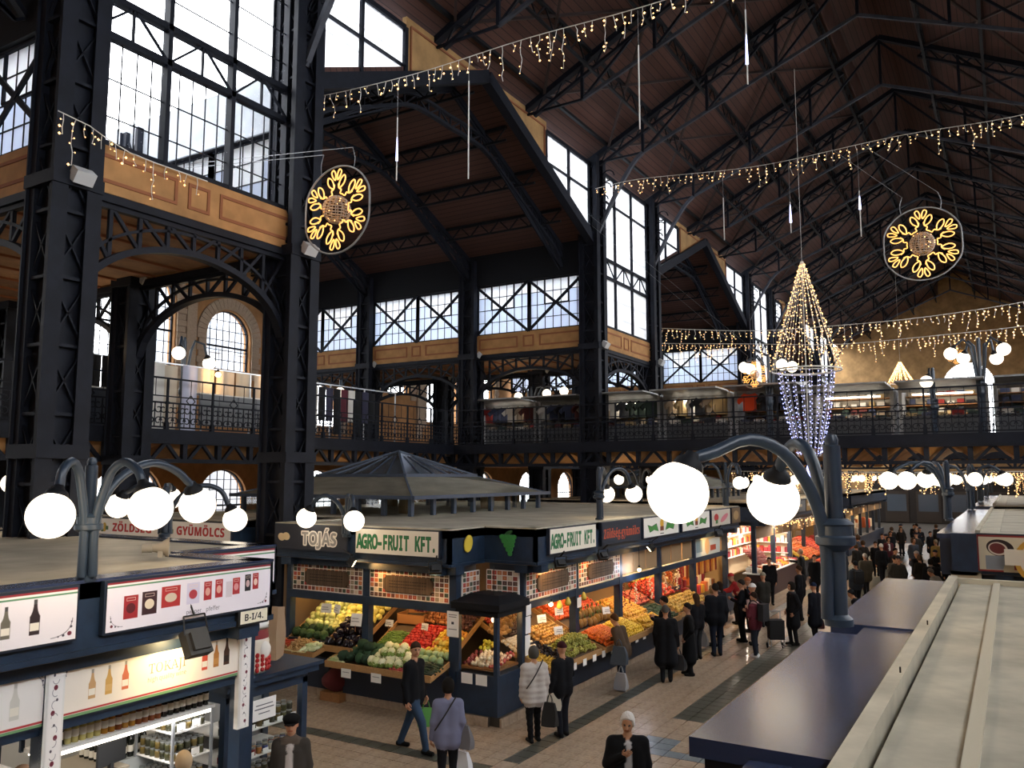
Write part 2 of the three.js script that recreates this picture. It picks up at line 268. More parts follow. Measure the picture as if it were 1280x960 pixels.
// ---- transept side walls: panels, X-braced windows, arch girders, between the column rows
const spans = [[-15, -21.25], [-21.25, -27.5], [-27.5, XO]];
for (const [k, [z0, z1]] of TR.entries()) for (const [z, face] of [[z0, -1], [z1, 1]]) {
  if (k === 0 && face < 0) continue;
  for (const [si, [a, b]] of spans.entries()) {
    orangePanel('wall_left', false, z, a - 0.35, b + 0.35, 10.3, 11.2, face, 'orange panel strip with brown borders below braced windows');
    if (k < 3) archGirder([a - 0.3, z], [b + 0.3, z], `black lattice arch girder, ${face < 0 ? 'near' : 'far'} wall of the ${['camera side', 'first', 'second', 'third'][k]} transept, ${['beside the nave column', 'between aisle columns', 'next to the outer wall'][si]}`, 'girders of the transept walls');
    for (let h = 0; h < 2; h++) {
      const w = struct('window_' + (++NAVEW.n)); w.userData.label = 'braced transept window with small panes';
      const x0 = lerp(a - 0.35, b + 0.35, h / 2), x1 = lerp(a - 0.35, b + 0.35, (h + 1) / 2), y0 = 11.2, y1 = 13.5, F = mb(), Bs = mb(), n = 7, m = 4, r = rng(z * 10 + x0 * 7);
      F.beam([x0, y0, z], [x1, y0, z], 0.16, 0.1).beam([x0, y1, z], [x1, y1, z], 0.16, 0.12).beam([x0, y0, z], [x0, y1, z], 0.16).beam([x1, y0, z], [x1, y1, z], 0.16);
      F.beam([x0, y0, z + face * 0.1], [x1, y1, z + face * 0.1], 0.06, 0.12).beam([x0, y1, z + face * 0.12], [x1, y0, z + face * 0.12], 0.06, 0.12);
      for (let i = 1; i < n; i++) Bs.beam([lerp(x0, x1, i / n), y0, z], [lerp(x0, x1, i / n), y1, z], 0.03);
      for (let j = 1; j < m; j++) Bs.beam([x0, lerp(y0, y1, j / m), z], [x1, lerp(y0, y1, j / m), z], 0.03);
      const vent = mb(); const vx0 = lerp(x0, x1, 2 / n), vx1 = lerp(x0, x1, 5 / n), vy = lerp(y0, y1, 0.5);
      vent.beam([vx0, vy, z + face * 0.04], [vx1, vy, z + face * 0.04], 0.06).beam([vx0, vy, z + face * 0.04], [vx0, y1, z + face * 0.04], 0.06).beam([vx1, vy, z + face * 0.04], [vx1, y1, z + face * 0.04], 0.06);
      F.mesh('window_frame', M.iron, w); Bs.mesh('glazing_bars', M.iron, w); vent.mesh('vent_sash', M.iron, w);
      for (let i = 0; i < n; i++) for (let j = 0; j < m; j++) {
        const clear = j >= 2 && i >= 2 && i < 5 || j === 3, A = lerp(x0, x1, i / n), C = lerp(x0, x1, (i + 1) / n), D = lerp(y0, y1, j / m), E = lerp(y0, y1, (j + 1) / m);
        put('pane', mb().quad([A, D, z], [C, D, z], [C, E, z], [A, E, z]).geo(), clear ? M.frosted : M.paneBlue, w);
      }
    }
  }
  const bm = struct('trim_' + (++NAVEW.n)); bm.userData.label = 'dark eaves beam above the braced windows';
  mb().mm(XO, 13.5, z - 0.2, XL, TE + 0.25, z + 0.2).mesh('eaves_beam', M.ironBlack, bm); mb().mm(XO, 13.5, z - face * 0.2, XL - 0.1, TE + 0.25, z - face * 0.26).mesh('outer_cladding', M.zinc, bm);
}
// ---- roofs
{
  const roof = (name, label, pts, m) => { const b = mb(); const n = V(...pts[1]).sub(V(...pts[0])).cross(V(...pts[3]).sub(V(...pts[0]))).normalize(); const up = n.y > 0 ? n : n.negate(); const q = pts.map((p) => [p[0] + up.x * 0.2, p[1] + up.y * 0.2, p[2] + up.z * 0.2]);
    b.quad(...pts); for (let k = 0; k < 4; k++) b.quad(pts[k], pts[(k + 1) % 4], q[(k + 1) % 4], q[k]); const g = struct(name); g.userData.label = label; b.mesh('boarding', m, g); const z = mb(); z.quad(...q); z.mesh('zinc_sheet', M.zinc, g); };
  const s = (RIDGE - EAVE) / 11;
  roof('ceiling', 'red brown boarded slope of the nave roof', [[XL - 0.4, EAVE - 0.4 * s + 0.15, ZB], [XC - 1.6, RIDGE - 1.6 * s + 0.15, ZB], [XC - 1.6, RIDGE - 1.6 * s + 0.15, ZE], [XL - 0.4, EAVE - 0.4 * s + 0.15, ZE]].map((p) => p), M.boards);
  roof('ceiling', 'red brown boarded slope of the nave roof', [[XR + 0.4, EAVE - 0.4 * s + 0.15, ZB], [XC + 1.6, RIDGE - 1.6 * s + 0.15, ZB], [XC + 1.6, RIDGE - 1.6 * s + 0.15, ZE], [XR + 0.4, EAVE - 0.4 * s + 0.15, ZE]], M.boards);
  // raised ridge ventilator, dark inside
  for (const d of [-1, 1]) { roof('ceiling', 'boarded slope of the ridge ventilator', [[XC + d * 1.9, RIDGE + 0.4, ZB], [XC, RIDGE + 1.4, ZB], [XC, RIDGE + 1.4, ZE], [XC + d * 1.9, RIDGE + 0.4, ZE]], M.boards);
    structMesh(mb().mm(XC + d * 1.62, RIDGE - 1.6 * s, ZB, XC + d * 1.55, RIDGE + 0.6, ZE), 'ceiling_upstand', M.boards, 'boarded upstand of the ridge ventilator'); }
  for (const [z0, z1] of TR) { const zm = (z0 + z1) / 2;
    for (const z of [z0, z1]) roof('ceiling', 'red brown boarded slope of the transept roof', [[XL + 0.05, TE + 0.2, z], [XL + 0.05, TA + 0.2, zm], [XO, TA + 0.2, zm], [XO, TE + 0.2, z]], M.boards); }
  structMesh(mb().mm(XO, 10.4, 8.8, XL, 10.6, ZB), 'ceiling', M.soffit, 'soffit behind the viewer');
}
// ---- nave roof trusses
{
  const s = (RIDGE - EAVE) / 11, yr = (x) => RIDGE - Math.abs(x - XC) * s;
  const half = (B, L, d, br) => {   // one half of a truss at z = 0; d = -1 or 1
    const X = (u) => XC + d * u, U = 11; let prev = null;
    const low = (u) => u > 8.6 ? lerp(18.35, 15.2, Math.pow((u - 8.6) / 2.1, 1.35)) : lerp(21.9, 18.35, Math.pow(u / 8.6, 1.0));
    B.beam([X(U), yr(X(U)) - 0.12, 0], [X(0), yr(X(0)) - 0.12, 0], 0.26, 0.2);
    B.beam([X(U - 0.4), yr(X(U - 0.4)) - 0.62, 0], [X(1.5), yr(X(1.5)) - 0.62, 0], 0.16, 0.1);
    for (let k = 0; k < 22; k++) { const a = lerp(U - 0.4, 1.5, k / 22), b = lerp(U - 0.4, 1.5, (k + 1) / 22); B.beam([X(a), yr(X(a)) - (k % 2 ? 0.15 : 0.62), 0], [X(b), yr(X(b)) - (k % 2 ? 0.62 : 0.15), 0], 0.05); }
    if (br) { const pts = []; for (let k = 0; k <= 8; k++) { const u = lerp(10.75, 8.6, k / 8); pts.push([X(u), low(u), 0]); } L.poly(pts, 0.16, 0.14); }
    L.beam([X(8.6), 18.35, 0], [X(0), 21.9, 0], 0.1, 0.12);
    const nd = [8.6, 5.8, 3.0, 0]; for (const [i, u] of nd.entries()) { B.beam([X(u), low(u), 0], [X(u), yr(X(u)) - 0.2, 0], 0.11); if (i < 3) { const v = nd[i + 1]; B.beam([X(u), low(u), 0], [X(v), yr(X(v)) - 0.3, 0], 0.09); } }
    B.beam([X(8.6), 18.35, 0], [X(10.9), EAVE - 0.3, 0], 0.08);
    // scrolled filigree in the bracket
    if (br) for (let k = 0; k < 5; k++) { const y = 15.6 + k * 0.5, rr = 0.2 + 0.03 * k, c = [X(10.72 - 0.12 * k), y]; const ring = []; for (let j = 0; j <= 9; j++) { const t = j / 9 * PI * 1.7; ring.push([c[0] + d * -rr * Math.cos(t) * (1 - j * 0.05), c[1] + rr * Math.sin(t) * (1 - j * 0.05), 0]); } B.poly(ring, 0.04, 0.05); }
  };
  const zs = []; for (const [z0, z1] of BAYS) zs.push(z0, z1); for (const [z0, z1] of TR) zs.push(lerp(z0, z1, 1 / 3), lerp(z0, z1, 2 / 3));
  const protos = {};
  zs.forEach((z, n) => {
    const br = n < BAYS.length * 2;   // those standing on columns have curved brackets
    if (!protos[br]) {
      const proto = protos[br] = thing('roof_truss', br ? 'dark iron nave truss with curved grey brackets rising from columns' : 'dark iron nave truss without brackets above a transept opening', 'truss', [0, 0, z], 0, br ? 'nave trusses on columns' : 'nave trusses above transepts');
      for (const d of [-1, 1]) { const B = mb(), L = mb(); half(B, L, d, br); B.mesh('rafter_lattice', M.iron, proto); L.mesh('lower_chord', M.ironLight, proto); }
    } else dup(protos[br], [0, 0, z]);
  });
  // purlins along the nave: trussed bars under the boards
  for (const d of [-1, 1]) for (const u of [10.2, 8.2, 6.0, 3.9, 1.75]) {
    const x = XC + d * u, y = yr(x) - 0.02, o = thing('roof_purlin', 'dark iron lattice purlin running lengthwise under the nave roof boards', 'purlin', [0, 0, 0], 0, 'purlins of the nave roof'), B = mb(), W = mb();
    B.beam([x, y, ZB], [x, y, ZE], 0.12, 0.12); if (u < 9) { B.beam([x, y - 0.65, ZB], [x, y - 0.65, ZE], 0.1, 0.08); for (let z = ZB; z > ZE; z -= 1.2) W.beam([x, y, z], [x, y - 0.65, z - 0.6], 0.045).beam([x, y - 0.65, z - 0.6], [x, y, z - 1.2], 0.045); W.mesh('web_bars', M.ironBlack, o); }
    B.mesh('bar', M.ironBlack, o);
  }
  // crossed wind braces between trusses on each slope
  const all = [...zs].sort((a, b) => b - a);
  for (let k = 0; k + 1 < all.length; k++) { if (Math.abs(all[k] - all[k + 1]) > 9) continue;
    const o = thing('wind_brace', 'crossed dark iron wind braces under the nave roof boards', 'brace', [0, 0, 0], 0, 'wind braces of the nave roof');
    for (const d of [-1, 1]) { const B = mb(); for (const [u, v] of [[10.2, 6.0], [6.0, 1.75]]) { const x0 = XC + d * u, x1 = XC + d * v; B.beam([x0, yr(x0) - 0.1, all[k]], [x1, yr(x1) - 0.1, all[k + 1]], 0.09).beam([x1, yr(x1) - 0.14, all[k]], [x0, yr(x0) - 0.14, all[k + 1]], 0.09); } B.mesh('brace_bars', std(0x2e201f, 0.6), o); } }
}
// ---- transept arches: curved lattice ribs and a fan of struts
{
  for (const [k, [z0, z1]] of TR.slice(0, 3).entries()) {
    const zm = (z0 + z1) / 2, h = Math.abs(z0 - z1) / 2;
    for (const [ti, x] of [-16.4, -21.25, -27.5, -32.6].entries()) {
      const o = thing('transept_truss', `dark iron arched truss of the ${['camera side', 'first', 'second'][k]} transept roof, ${['just behind the nave wall', 'over the first aisle columns', 'over the second aisle columns', 'by the outer wall'][ti]}`, 'truss', [x, 0, zm], 0, 'trusses of the transept roofs'), R = mb(), W = mb(), S = mb(), n = 26;
      const yo = (t) => Math.min(TE + (TA - TE) * (1 - Math.abs(t)) - 0.05, 99), yi = (t) => 12.6 + (TA - 1.0 - 12.6) * Math.sqrt(Math.max(0, 1 - t * t * 0.97)) * (1 - 0.1 * (1 - Math.abs(t)));
      const inner = [], mid = []; for (let j = 0; j <= n; j++) { const t = lerp(-0.98, 0.98, j / n); inner.push([0, Math.min(yi(t), yo(t) - 0.45), t * h]); mid.push([0, Math.min(yi(t), yo(t) - 0.45) + 0.42, t * h]); }
      R.poly(inner, 0.16, 0.11).poly(mid, 0.14, 0.09); R.beam([0, TE, h * 0.98], [0, TA, 0], 0.2, 0.2).beam([0, TA, 0], [0, TE, -h * 0.98], 0.2, 0.2);
      for (let j = 0; j < n; j++) W.beam(j % 2 ? inner[j] : mid[j], j % 2 ? mid[j + 1] : inner[j + 1], 0.05).beam(inner[j], mid[j], 0.05);
      for (const d of [-1, 1]) for (const [t0, t1] of [[0.85, 0.72], [0.85, 0.52], [0.62, 0.52], [0.62, 0.36], [0.4, 0.2], [0.2, 0.0]]) { const j = Math.round((d * t0 + 0.98) / 1.96 * n); S.beam(mid[Math.max(0, Math.min(n, j))], [0, yo(t1) - 0.1, d * t1 * h], 0.08); }
      // fan under each haunch
      for (const d of [-1, 1]) for (let q = 0; q < 6; q++) { const a = q / 5, t = lerp(0.95, 0.3, a), j = Math.round((d * t + 0.98) / 1.96 * n); S.beam([0, 13.75, d * h * 0.955], inner[Math.max(0, Math.min(n, j))], 0.06); }
      R.mesh('ribs', M.iron, o); W.mesh('web_bars', M.iron, o); S.mesh('struts', M.iron, o);
    }
    for (const t of [-0.75, -0.5, -0.25, 0, 0.25, 0.5, 0.75]) { const y = TE + (TA - TE) * (1 - Math.abs(t)) + 0.08, z = zm + t * h, o = thing('transept_purlin', 'dark iron lattice purlin under the transept roof boards', 'purlin', [0, 0, 0], 0, 'purlins of the transept roofs'), B = mb();
      B.beam([XL - 0.4, y, z], [XO, y, z], 0.12, 0.12).beam([XL - 0.4, y - 0.5, z], [XO, y - 0.5, z], 0.08, 0.08); for (let x = XL - 0.4; x > XO; x -= 1) B.beam([x, y, z], [x - 0.5, y - 0.5, z], 0.045).beam([x - 0.5, y - 0.5, z], [x - 1, y, z], 0.045); B.mesh('bars', M.ironBlack, o); }
  }
}
// ---- iron columns
{
  const make = (top, wide) => {
    const o = thing('iron_column', 'tall dark blue iron lattice column standing along the nave', 'column', [0, 0, 0], 0, 'tall columns along the nave'), P = mb(), L = mb(), Br = mb(), w = wide / 2;
    for (const a of [-1, 1]) for (const b of [-1, 1]) { P.mm(a * w - 0.09, 0, b * w - 0.09, a * w + 0.09, top, b * w + 0.09); P.mm(a * (w + 0.1) - 0.02, 0.5, b * w - 0.15, a * (w + 0.1) + 0.02, top, b * w + 0.15); }
    P.mm(-w * 0.8, 0, -w * 0.8, w * 0.8, top, w * 0.8);
    P.mm(-w - 0.2, 0, -w - 0.2, w + 0.2, 0.6, w + 0.2);
    for (let y = 0.9; y < top - 1; y += 1.25) for (const [ax, az] of [[1, 0], [-1, 0], [0, 1], [0, -1]]) {
      const q = (s, yy) => ax ? [ax * w, yy, s * w] : [s * w, yy, az * w]; L.beam(q(-1, y), q(1, y + 1.2), 0.07, 0.03).beam(q(1, y), q(-1, y + 1.2), 0.07, 0.03).beam(q(-1, y), q(1, y), 0.1, 0.06);
    }
    P.mm(-w - 0.16, 5.1, -w - 0.16, w + 0.16, 5.35, w + 0.16); P.mm(-w - 0.16, 10.1, -w - 0.16, w + 0.16, 10.35, w + 0.16);
    P.mesh('shaft', M.iron, o); L.mesh('lacing_bars', M.iron, o);
    const lamp = mb().obox([w + 0.24, 10.3, 0.0], [0.07, 0.1, 0], [-0.09, 0.07, 0], [0, 0, 0.19]); lamp.mesh('floodlight', std(0xb9bcbf, 0.4), o);
    return o;
  };
  let tall = null, low = null;
  for (const [z0, z1] of BAYS.slice(0, 4)) for (const z of [z0, z1]) {
    if (!tall) { tall = make(EAVE - 0.1, 0.66); tall.position.set(XL, 0, z); } else dup(tall, [XL, 0, z]);
    for (const x of CX.slice(1)) {
      if (z < -70) continue;
      if (!low) { low = make(TE, 0.6); low.userData.label = 'black iron lattice column inside the side aisle'; low.userData.group = 'columns of the side aisles'; low.position.set(x, 0, z); } else dup(low, [x, 0, z]);
    }
  }
  // pair of columns on the far side of the nave, out of frame, carry the bridge
}
// ---- outer wall with arched windows, brick surrounds
{
  const w = struct('wall_outer'); w.userData.label = 'orange plastered outer wall with brick window surrounds';
  const wins = []; // [z centre, width, sill, spring]
  for (const [z0, z1] of TR) { const c = (z0 + z1) / 2; wins.push([c, 4.0, 8.4, 12.9], [c - 5.2, 2.75, 10.1, 11.75], [c + 5.2, 2.75, 10.1, 11.75], [c, 3.6, 2.6, 3.55, 1], [c - 5.2, 3.0, 2.6, 3.6, 1], [c + 5.2, 3.0, 2.6, 3.6, 1]); }
  for (const [z0, z1] of BAYS) { const c = (z0 + z1) / 2; wins.push([c, 3.0, 7.6, 8.55], [c, 3.0, 2.6, 3.6, 1]); }
  const holes = wins.map(([c, ww, a, b]) => archPts(c, ww, a, b));
  mb().add(extr([[ZE, 0], [ZB, 0], [ZB, 18.7], [ZE, 18.7]], holes, 0.5), toX(XO)).mesh('outer_masonry', M.plaster, w);
  for (const [c, ww, a, b, low] of wins) {
    const g = struct('window_' + (++NAVEW.n)); g.userData.label = low ? 'low arched ground floor window with iron bars' : 'arched window with small panes in a brick surround';
    if (!low) { // brick surround: voussoirs and jambs as parts of the wall
      const sb = mb(), R0 = ww / 2 + 0.06, R1 = ww / 2 + 0.62;
      for (let k = 0; k < 22; k++) { const t0 = PI * k / 22 + 0.006, t1 = PI * (k + 1) / 22 - 0.006, q = (r, t) => [c + r * Math.cos(t), b + r * Math.sin(t)]; const P4 = [q(R0, t0), q(R1, t0), q(R1, t1), q(R0, t1)]; put('brick', mb().add(extr(P4, null, 0.1), toX(XO + 0.1)).geo(), M.brick, w); }
      for (const d of [-1, 1]) for (let y = a - 0.4; y < b; y += 0.3) put('brick', mb().mm(XO, y + 0.01, c + d * R0, XO + 0.1, Math.min(b, y + 0.29), c + d * (R1 - 0.1 * (Math.round(y / 0.3) % 2))).geo(), M.brick, w);
      for (const d of [-1, 1]) { const z = c + d * (ww / 2 + 1.0); }
    }
    const F = mb(), x = XO - 0.25, top = b + ww / 2; const arc = []; for (let k = 0; k <= 16; k++) { const t = PI * k / 16; arc.push([x, b + ww / 2 * Math.sin(t), c + ww / 2 * Math.cos(t)]); }
    F.poly(arc, 0.14, 0.1).beam([x, a, c - ww / 2], [x, a, c + ww / 2], 0.14, 0.1).beam([x, a, c - ww / 2], [x, b, c - ww / 2], 0.14, 0.1).beam([x, a, c + ww / 2], [x, b, c + ww / 2], 0.14, 0.1).beam([x, lerp(a, b, 0.72), c - ww / 2], [x, lerp(a, b, 0.72), c + ww / 2], 0.1, 0.09);
    const n = Math.round(ww / 0.42), m = Math.round((top - a) / 0.55), Bs = mb();
    for (let i = 1; i < n; i++) { const z = c - ww / 2 + ww * i / n, yt = b + Math.sqrt(Math.max(0, ww * ww / 4 - (z - c) ** 2)); Bs.beam([x, a, z], [x, yt, z], 0.035, 0.035); }
    for (let j = 1; j < m; j++) { const y = lerp(a, top, j / m), hw = y < b ? ww / 2 : Math.sqrt(Math.max(0, ww * ww / 4 - (y - b) ** 2)); Bs.beam([x, y, c - hw], [x, y, c + hw], 0.035, 0.035); }
    F.mesh('window_frame', M.iron, g); Bs.mesh('glazing_bars', M.iron, g);
    for (let i = 0; i < 3; i++) { // three lights
      const zA = c - ww / 2 + ww * i / 3, zB = c - ww / 2 + ww * (i + 1) / 3, pts = [[zA, a], [zB, a]]; for (let k = 0; k <= 8; k++) { const z = lerp(zB, zA, k / 8); pts.push([z, b + Math.sqrt(Math.max(0, ww * ww / 4 - (z - c) ** 2))]); }
      put('pane', new THREE.ShapeGeometry(new THREE.Shape(pts.map((q) => new THREE.Vector2(...q)))).applyMatrix4(toX(x)), M.pane, g);
    }
  }
  const tr = mb(); for (const [z0, z1] of TR) for (const d of [-1, 1]) { const c = (z0 + z1) / 2 + d * 2.85; tr.mm(XO, 7.2, c - 0.28, XO + 0.14, 13.6, c + 0.28); }
  tr.mesh('pilaster', M.brick, w);
  structMesh(mb().mm(XO - 0.02, 5.9, ZE, XO + 0.2, 6.1, ZB), 'trim_' + (++NAVEW.n), M.orangeTrim, 'brown string course along the outer wall');
}
// ---- end wall, right wall, wall behind the viewer
{
  const w = struct('wall_end'); w.userData.label = 'ochre gable wall closing the far end of the nave';
  const top = RIDGE + 0.6, g = extr([[XO, 0], [XR + 0.5, 0], [XR + 0.5, EAVE + 0.2], [XC + 2.1, RIDGE - 0.8], [XC + 2.1, RIDGE + 0.5], [XC, RIDGE + 1.6], [XC - 2.1, RIDGE + 0.5], [XC - 2.1, RIDGE - 0.8], [XL - 0.5, EAVE + 0.2], [XO, EAVE]], [archPts(-3.3, 4.6, 7.5, 13.9), archPts(-9.2, 2.6, 7.5, 11), archPts(2.6, 2.6, 7.5, 11)], 0.5);
  g.translate(0, 0, ZE - 0.5); mb().add(g).mesh('gable_wall', M.yellow, w);
  for (const [c, ww, a, b] of [[-3.3, 4.6, 7.5, 13.9], [-9.2, 2.6, 7.5, 11], [2.6, 2.6, 7.5, 11]]) {
    const q = struct('window_' + (++NAVEW.n)); q.userData.label = ww > 4 ? 'large bright arched window in the end gable' : 'arched window in the end gable'; const F = mb(), z = ZE - 0.2;
    for (let k = -3; k <= 3; k++) { const x = c + k * ww / 7, yt = b + Math.sqrt(ww * ww / 4 - (x - c) ** 2); F.beam([x, a, z], [x, yt, z], 0.06); } for (let y = a; y < b + ww / 2; y += 0.9) { const hw = y < b ? ww / 2 : Math.sqrt(ww * ww / 4 - (y - b) ** 2); F.beam([c - hw, y, z], [c + hw, y, z], 0.06); }
    F.mesh('glazing_bars', M.iron, q); put('pane', new THREE.ShapeGeometry(new THREE.Shape(archPts(c, ww, a, b).map((p) => new THREE.Vector2(...p)))).translate(0, 0, z), M.pane, q);
  }
  { const d = struct('door_1'); d.userData.label = 'added dark timber entrance lobby dimming the far end of the nave'; mb().mm(-13, 0, ZE + 0.1, 6.4, 5.2, ZE + 1.6).mesh('lobby', std(0x2a221c, 0.7), d); for (let k = 0; k < 6; k++) { const x = -11.4 + k * 2.9; mb().mm(x, 0.1, ZE + 1.6, x + 2.2, 3.2, ZE + 1.66).mesh('door_leaf', std(0x3c3026, 0.6), d); mb().mm(x + 0.2, 1.2, ZE + 1.66, x + 2, 2.9, ZE + 1.68).mesh('pane', std(0x596068, 0.1), d); } }  // lobby added in dark brown so the far end stays dim
  const r = struct('wall_right'); r.userData.label = 'nave wall opposite, orange with clerestory windows';
  const holes = []; for (const [z0, z1] of BAYS) holes.push([[z0 - 0.3, 11.3], [z1 + 0.3, 11.3], [z1 + 0.3, 18.2], [z0 - 0.3, 18.2]]);
  for (const [z0, z1] of TR) for (const z of [z0 - 2.4, z1 + 2.4]) holes.push([[z + 2, 15.9], [z - 2, 15.9], [z - 2, 18.2], [z + 2, 18.2]]);
  for (const [z0, z1] of TR) { const c = (z0 + z1) / 2; holes.push([[c + 5.5, 9.5], [c - 5.5, 9.5], [c - 5.5, 15.2], [c + 5.5, 15.2]]); }  // large windows out of view, added to let in more daylight
  mb().add(extr([[ZE, 0], [ZB, 0], [ZB, EAVE + 0.3], [ZE, EAVE + 0.3]], holes, 0.3), toX(XR + 0.5)).mesh('nave_wall', M.orange, r);
  for (const h of holes) { const q = struct('window_' + (++NAVEW.n)); const z0 = h[0][0], z1 = h[1][0], y0 = h[0][1], y1 = h[2][1], F = mb(); for (let k = 0; k <= 3; k++) F.beam([XR + 0.35, y0, lerp(z0, z1, k / 3)], [XR + 0.35, y1, lerp(z0, z1, k / 3)], 0.12); F.beam([XR + 0.35, (y0 + y1) / 2, z0], [XR + 0.35, (y0 + y1) / 2, z1], 0.12); F.mesh('window_frame', M.iron, q); mb().quad([XR + 0.35, y0, z0], [XR + 0.35, y0, z1], [XR + 0.35, y1, z1], [XR + 0.35, y1, z0]).mesh('pane', M.pane, q); }
  structMesh(mb().mm(XO, 0, ZB, XR + 0.5, 25.8, ZB + 0.4), 'wall_front', M.plaster, 'wall behind the viewer');
}
// ---------------------------------------------------------------- galleries and the bridge across the nave
const GY = 6.05, XG = -21.95, ZG = -31.25, ZG2 = -38.6;
{
  const slab = struct('floor'); slab.userData.label = 'upper gallery floor and bridge across the nave';
  mb().mm(XO, 5.85, ZB, XG, GY, ZE).mm(XG, 5.85, ZG, XR + 0.4, GY, ZG2).mm(XG, 5.85, -55.4, XR + 0.4, GY, -62.2).mesh('gallery_slab', M.slab, slab);
}
// edge truss, jack arches and ornate railing along an edge from p to q; (nx, nz) points out to the hall
function galleryEdge(p, q, nx, nz, label, depth = 3) {
  const L = Math.hypot(q[0] - p[0], q[1] - p[1]), ux = (q[0] - p[0]) / L, uz = (q[1] - p[1]) / L, P = (s, y, o = 0) => [p[0] + ux * s + nx * o, y, p[1] + uz * s + nz * o];
  const T = thing('gallery_edge_girder', 'dark lattice edge girder of ' + label + ' with orange arches behind', 'girder'), c = mb(), w = mb(), v = mb(), per = 1.3;
  c.beam(P(0, 5.98), P(L, 5.98), 0.34, 0.3).beam(P(0, 5.24), P(L, 5.24), 0.26, 0.12).beam(P(0, 5.8, 0.1), P(L, 5.8, 0.1), 0.1, 0.1).beam(P(0, 6.16, 0.12), P(L, 6.16, 0.12), 0.1, 0.06);
  for (let s = 0; s < L - per * 0.5; s += per) { w.beam(P(s + 0.16, 5.26), P(s + per / 2, 5.8), 0.1, 0.1).beam(P(s + per - 0.16, 5.26), P(s + per / 2, 5.8), 0.1, 0.1).beam(P(s, 5.26), P(s, 5.85), 0.16, 0.16);
    const N = 8; for (let k = 0; k < N; k++) { const f = (t) => 5.36 + 0.36 * Math.sin(PI * t); const a = k / N, b = (k + 1) / N, A = P(s + a * per, f(a), -0.25), B = P(s + b * per, f(b), -0.25), C = P(s + b * per, f(b), -depth), D = P(s + a * per, f(a), -depth); v.quad(A, B, C, D); v.quad(B, A, P(s + a * per, 5.86, -0.25), P(s + b * per, 5.86, -0.25)); } }
  c.mesh('chords', M.iron, T); w.mesh('web_bars', M.iron, T); v.mesh('jack_arches', M.orange, T);
  const R = thing('gallery_railing', 'ornate black iron railing with scroll panels along ' + label, 'railing'), rails = mb(), top = 7.75, n = Math.max(1, Math.round(L / 1.65));
  rails.beam(P(0, 6.26), P(L, 6.26), 0.05, 0.05).beam(P(0, 7.0), P(L, 7.0), 0.05, 0.05).beam(P(0, 7.2), P(L, 7.2), 0.035, 0.035).beam(P(0, top), P(L, top), 0.06, 0.05);
  rails.mesh('rails', M.iron, R);
  const pg = mb(); pg.box(0, (6.1 + top) / 2, 0, 0.06, top - 6.1, 0.06).box(0, 6.25, 0, 0.12, 0.3, 0.12).box(0, 7.0, 0, 0.1, 0.08, 0.1); const pgeo = pg.geo();
  const W = L / n, sc = mb();   // one panel of scrolls, local along +x
  const unit = W / 4; for (let k = 0; k < 4; k++) { const x0 = k * unit; for (const [cx, cy, rr, dir, ph] of [[0.3, 6.45, 0.13, 1, 0], [0.7, 6.45, 0.13, -1, 0], [0.3, 6.8, 0.12, 1, PI], [0.7, 6.8, 0.12, -1, PI]]) { const pts = []; for (let j = 0; j <= 9; j++) { const t = ph + dir * j / 9 * PI * 1.75 + (dir < 0 ? PI : 0), r2 = rr * (1 - 0.06 * j); pts.push([x0 + cx * unit + r2 * Math.cos(t), cy + r2 * Math.sin(t), 0]); } sc.poly(pts, 0.03, 0.02, [0, 0, 1]); } sc.beam([x0, 6.26, 0], [x0, 7.0, 0], 0.028); sc.beam([x0 + unit / 2, 6.26, 0], [x0 + unit / 2, 7.0, 0], 0.02); sc.beam([x0, 7.2, 0], [x0, top, 0], 0.016); }
  sc.poly([[W / 2 - 0.16, 7.1, 0], [W / 2, 7.28, 0], [W / 2 + 0.16, 7.1, 0], [W / 2, 6.96, 0], [W / 2 - 0.16, 7.1, 0]], 0.025, 0.02, [0, 0, 1]);
  const sgeo = sc.geo(), ry = Math.atan2(-uz, ux);
  for (let k = 0; k <= n; k++) { const o = put('post', pgeo, M.iron, R), a = P(k * W, 0); o.position.set(a[0], 0, a[2]); if (k < n) { const s = put('scroll_panel', sgeo, M.iron, R); s.position.set(a[0], 0, a[2]); s.rotation.y = ry; } }
}
galleryEdge([XG, 4], [XG, ZG], 1, 0, 'the upper side gallery', 11);
galleryEdge([XG, ZG], [XR + 0.3, ZG], 0, 1, 'the bridge across the nave', 6);
galleryEdge([XG, ZG2], [XG, -55.4], 1, 0, 'the far side gallery', 11);
galleryEdge([XG, -55.4], [XR + 0.3, -55.4], 0, 1, 'the second bridge far down the nave', 6);

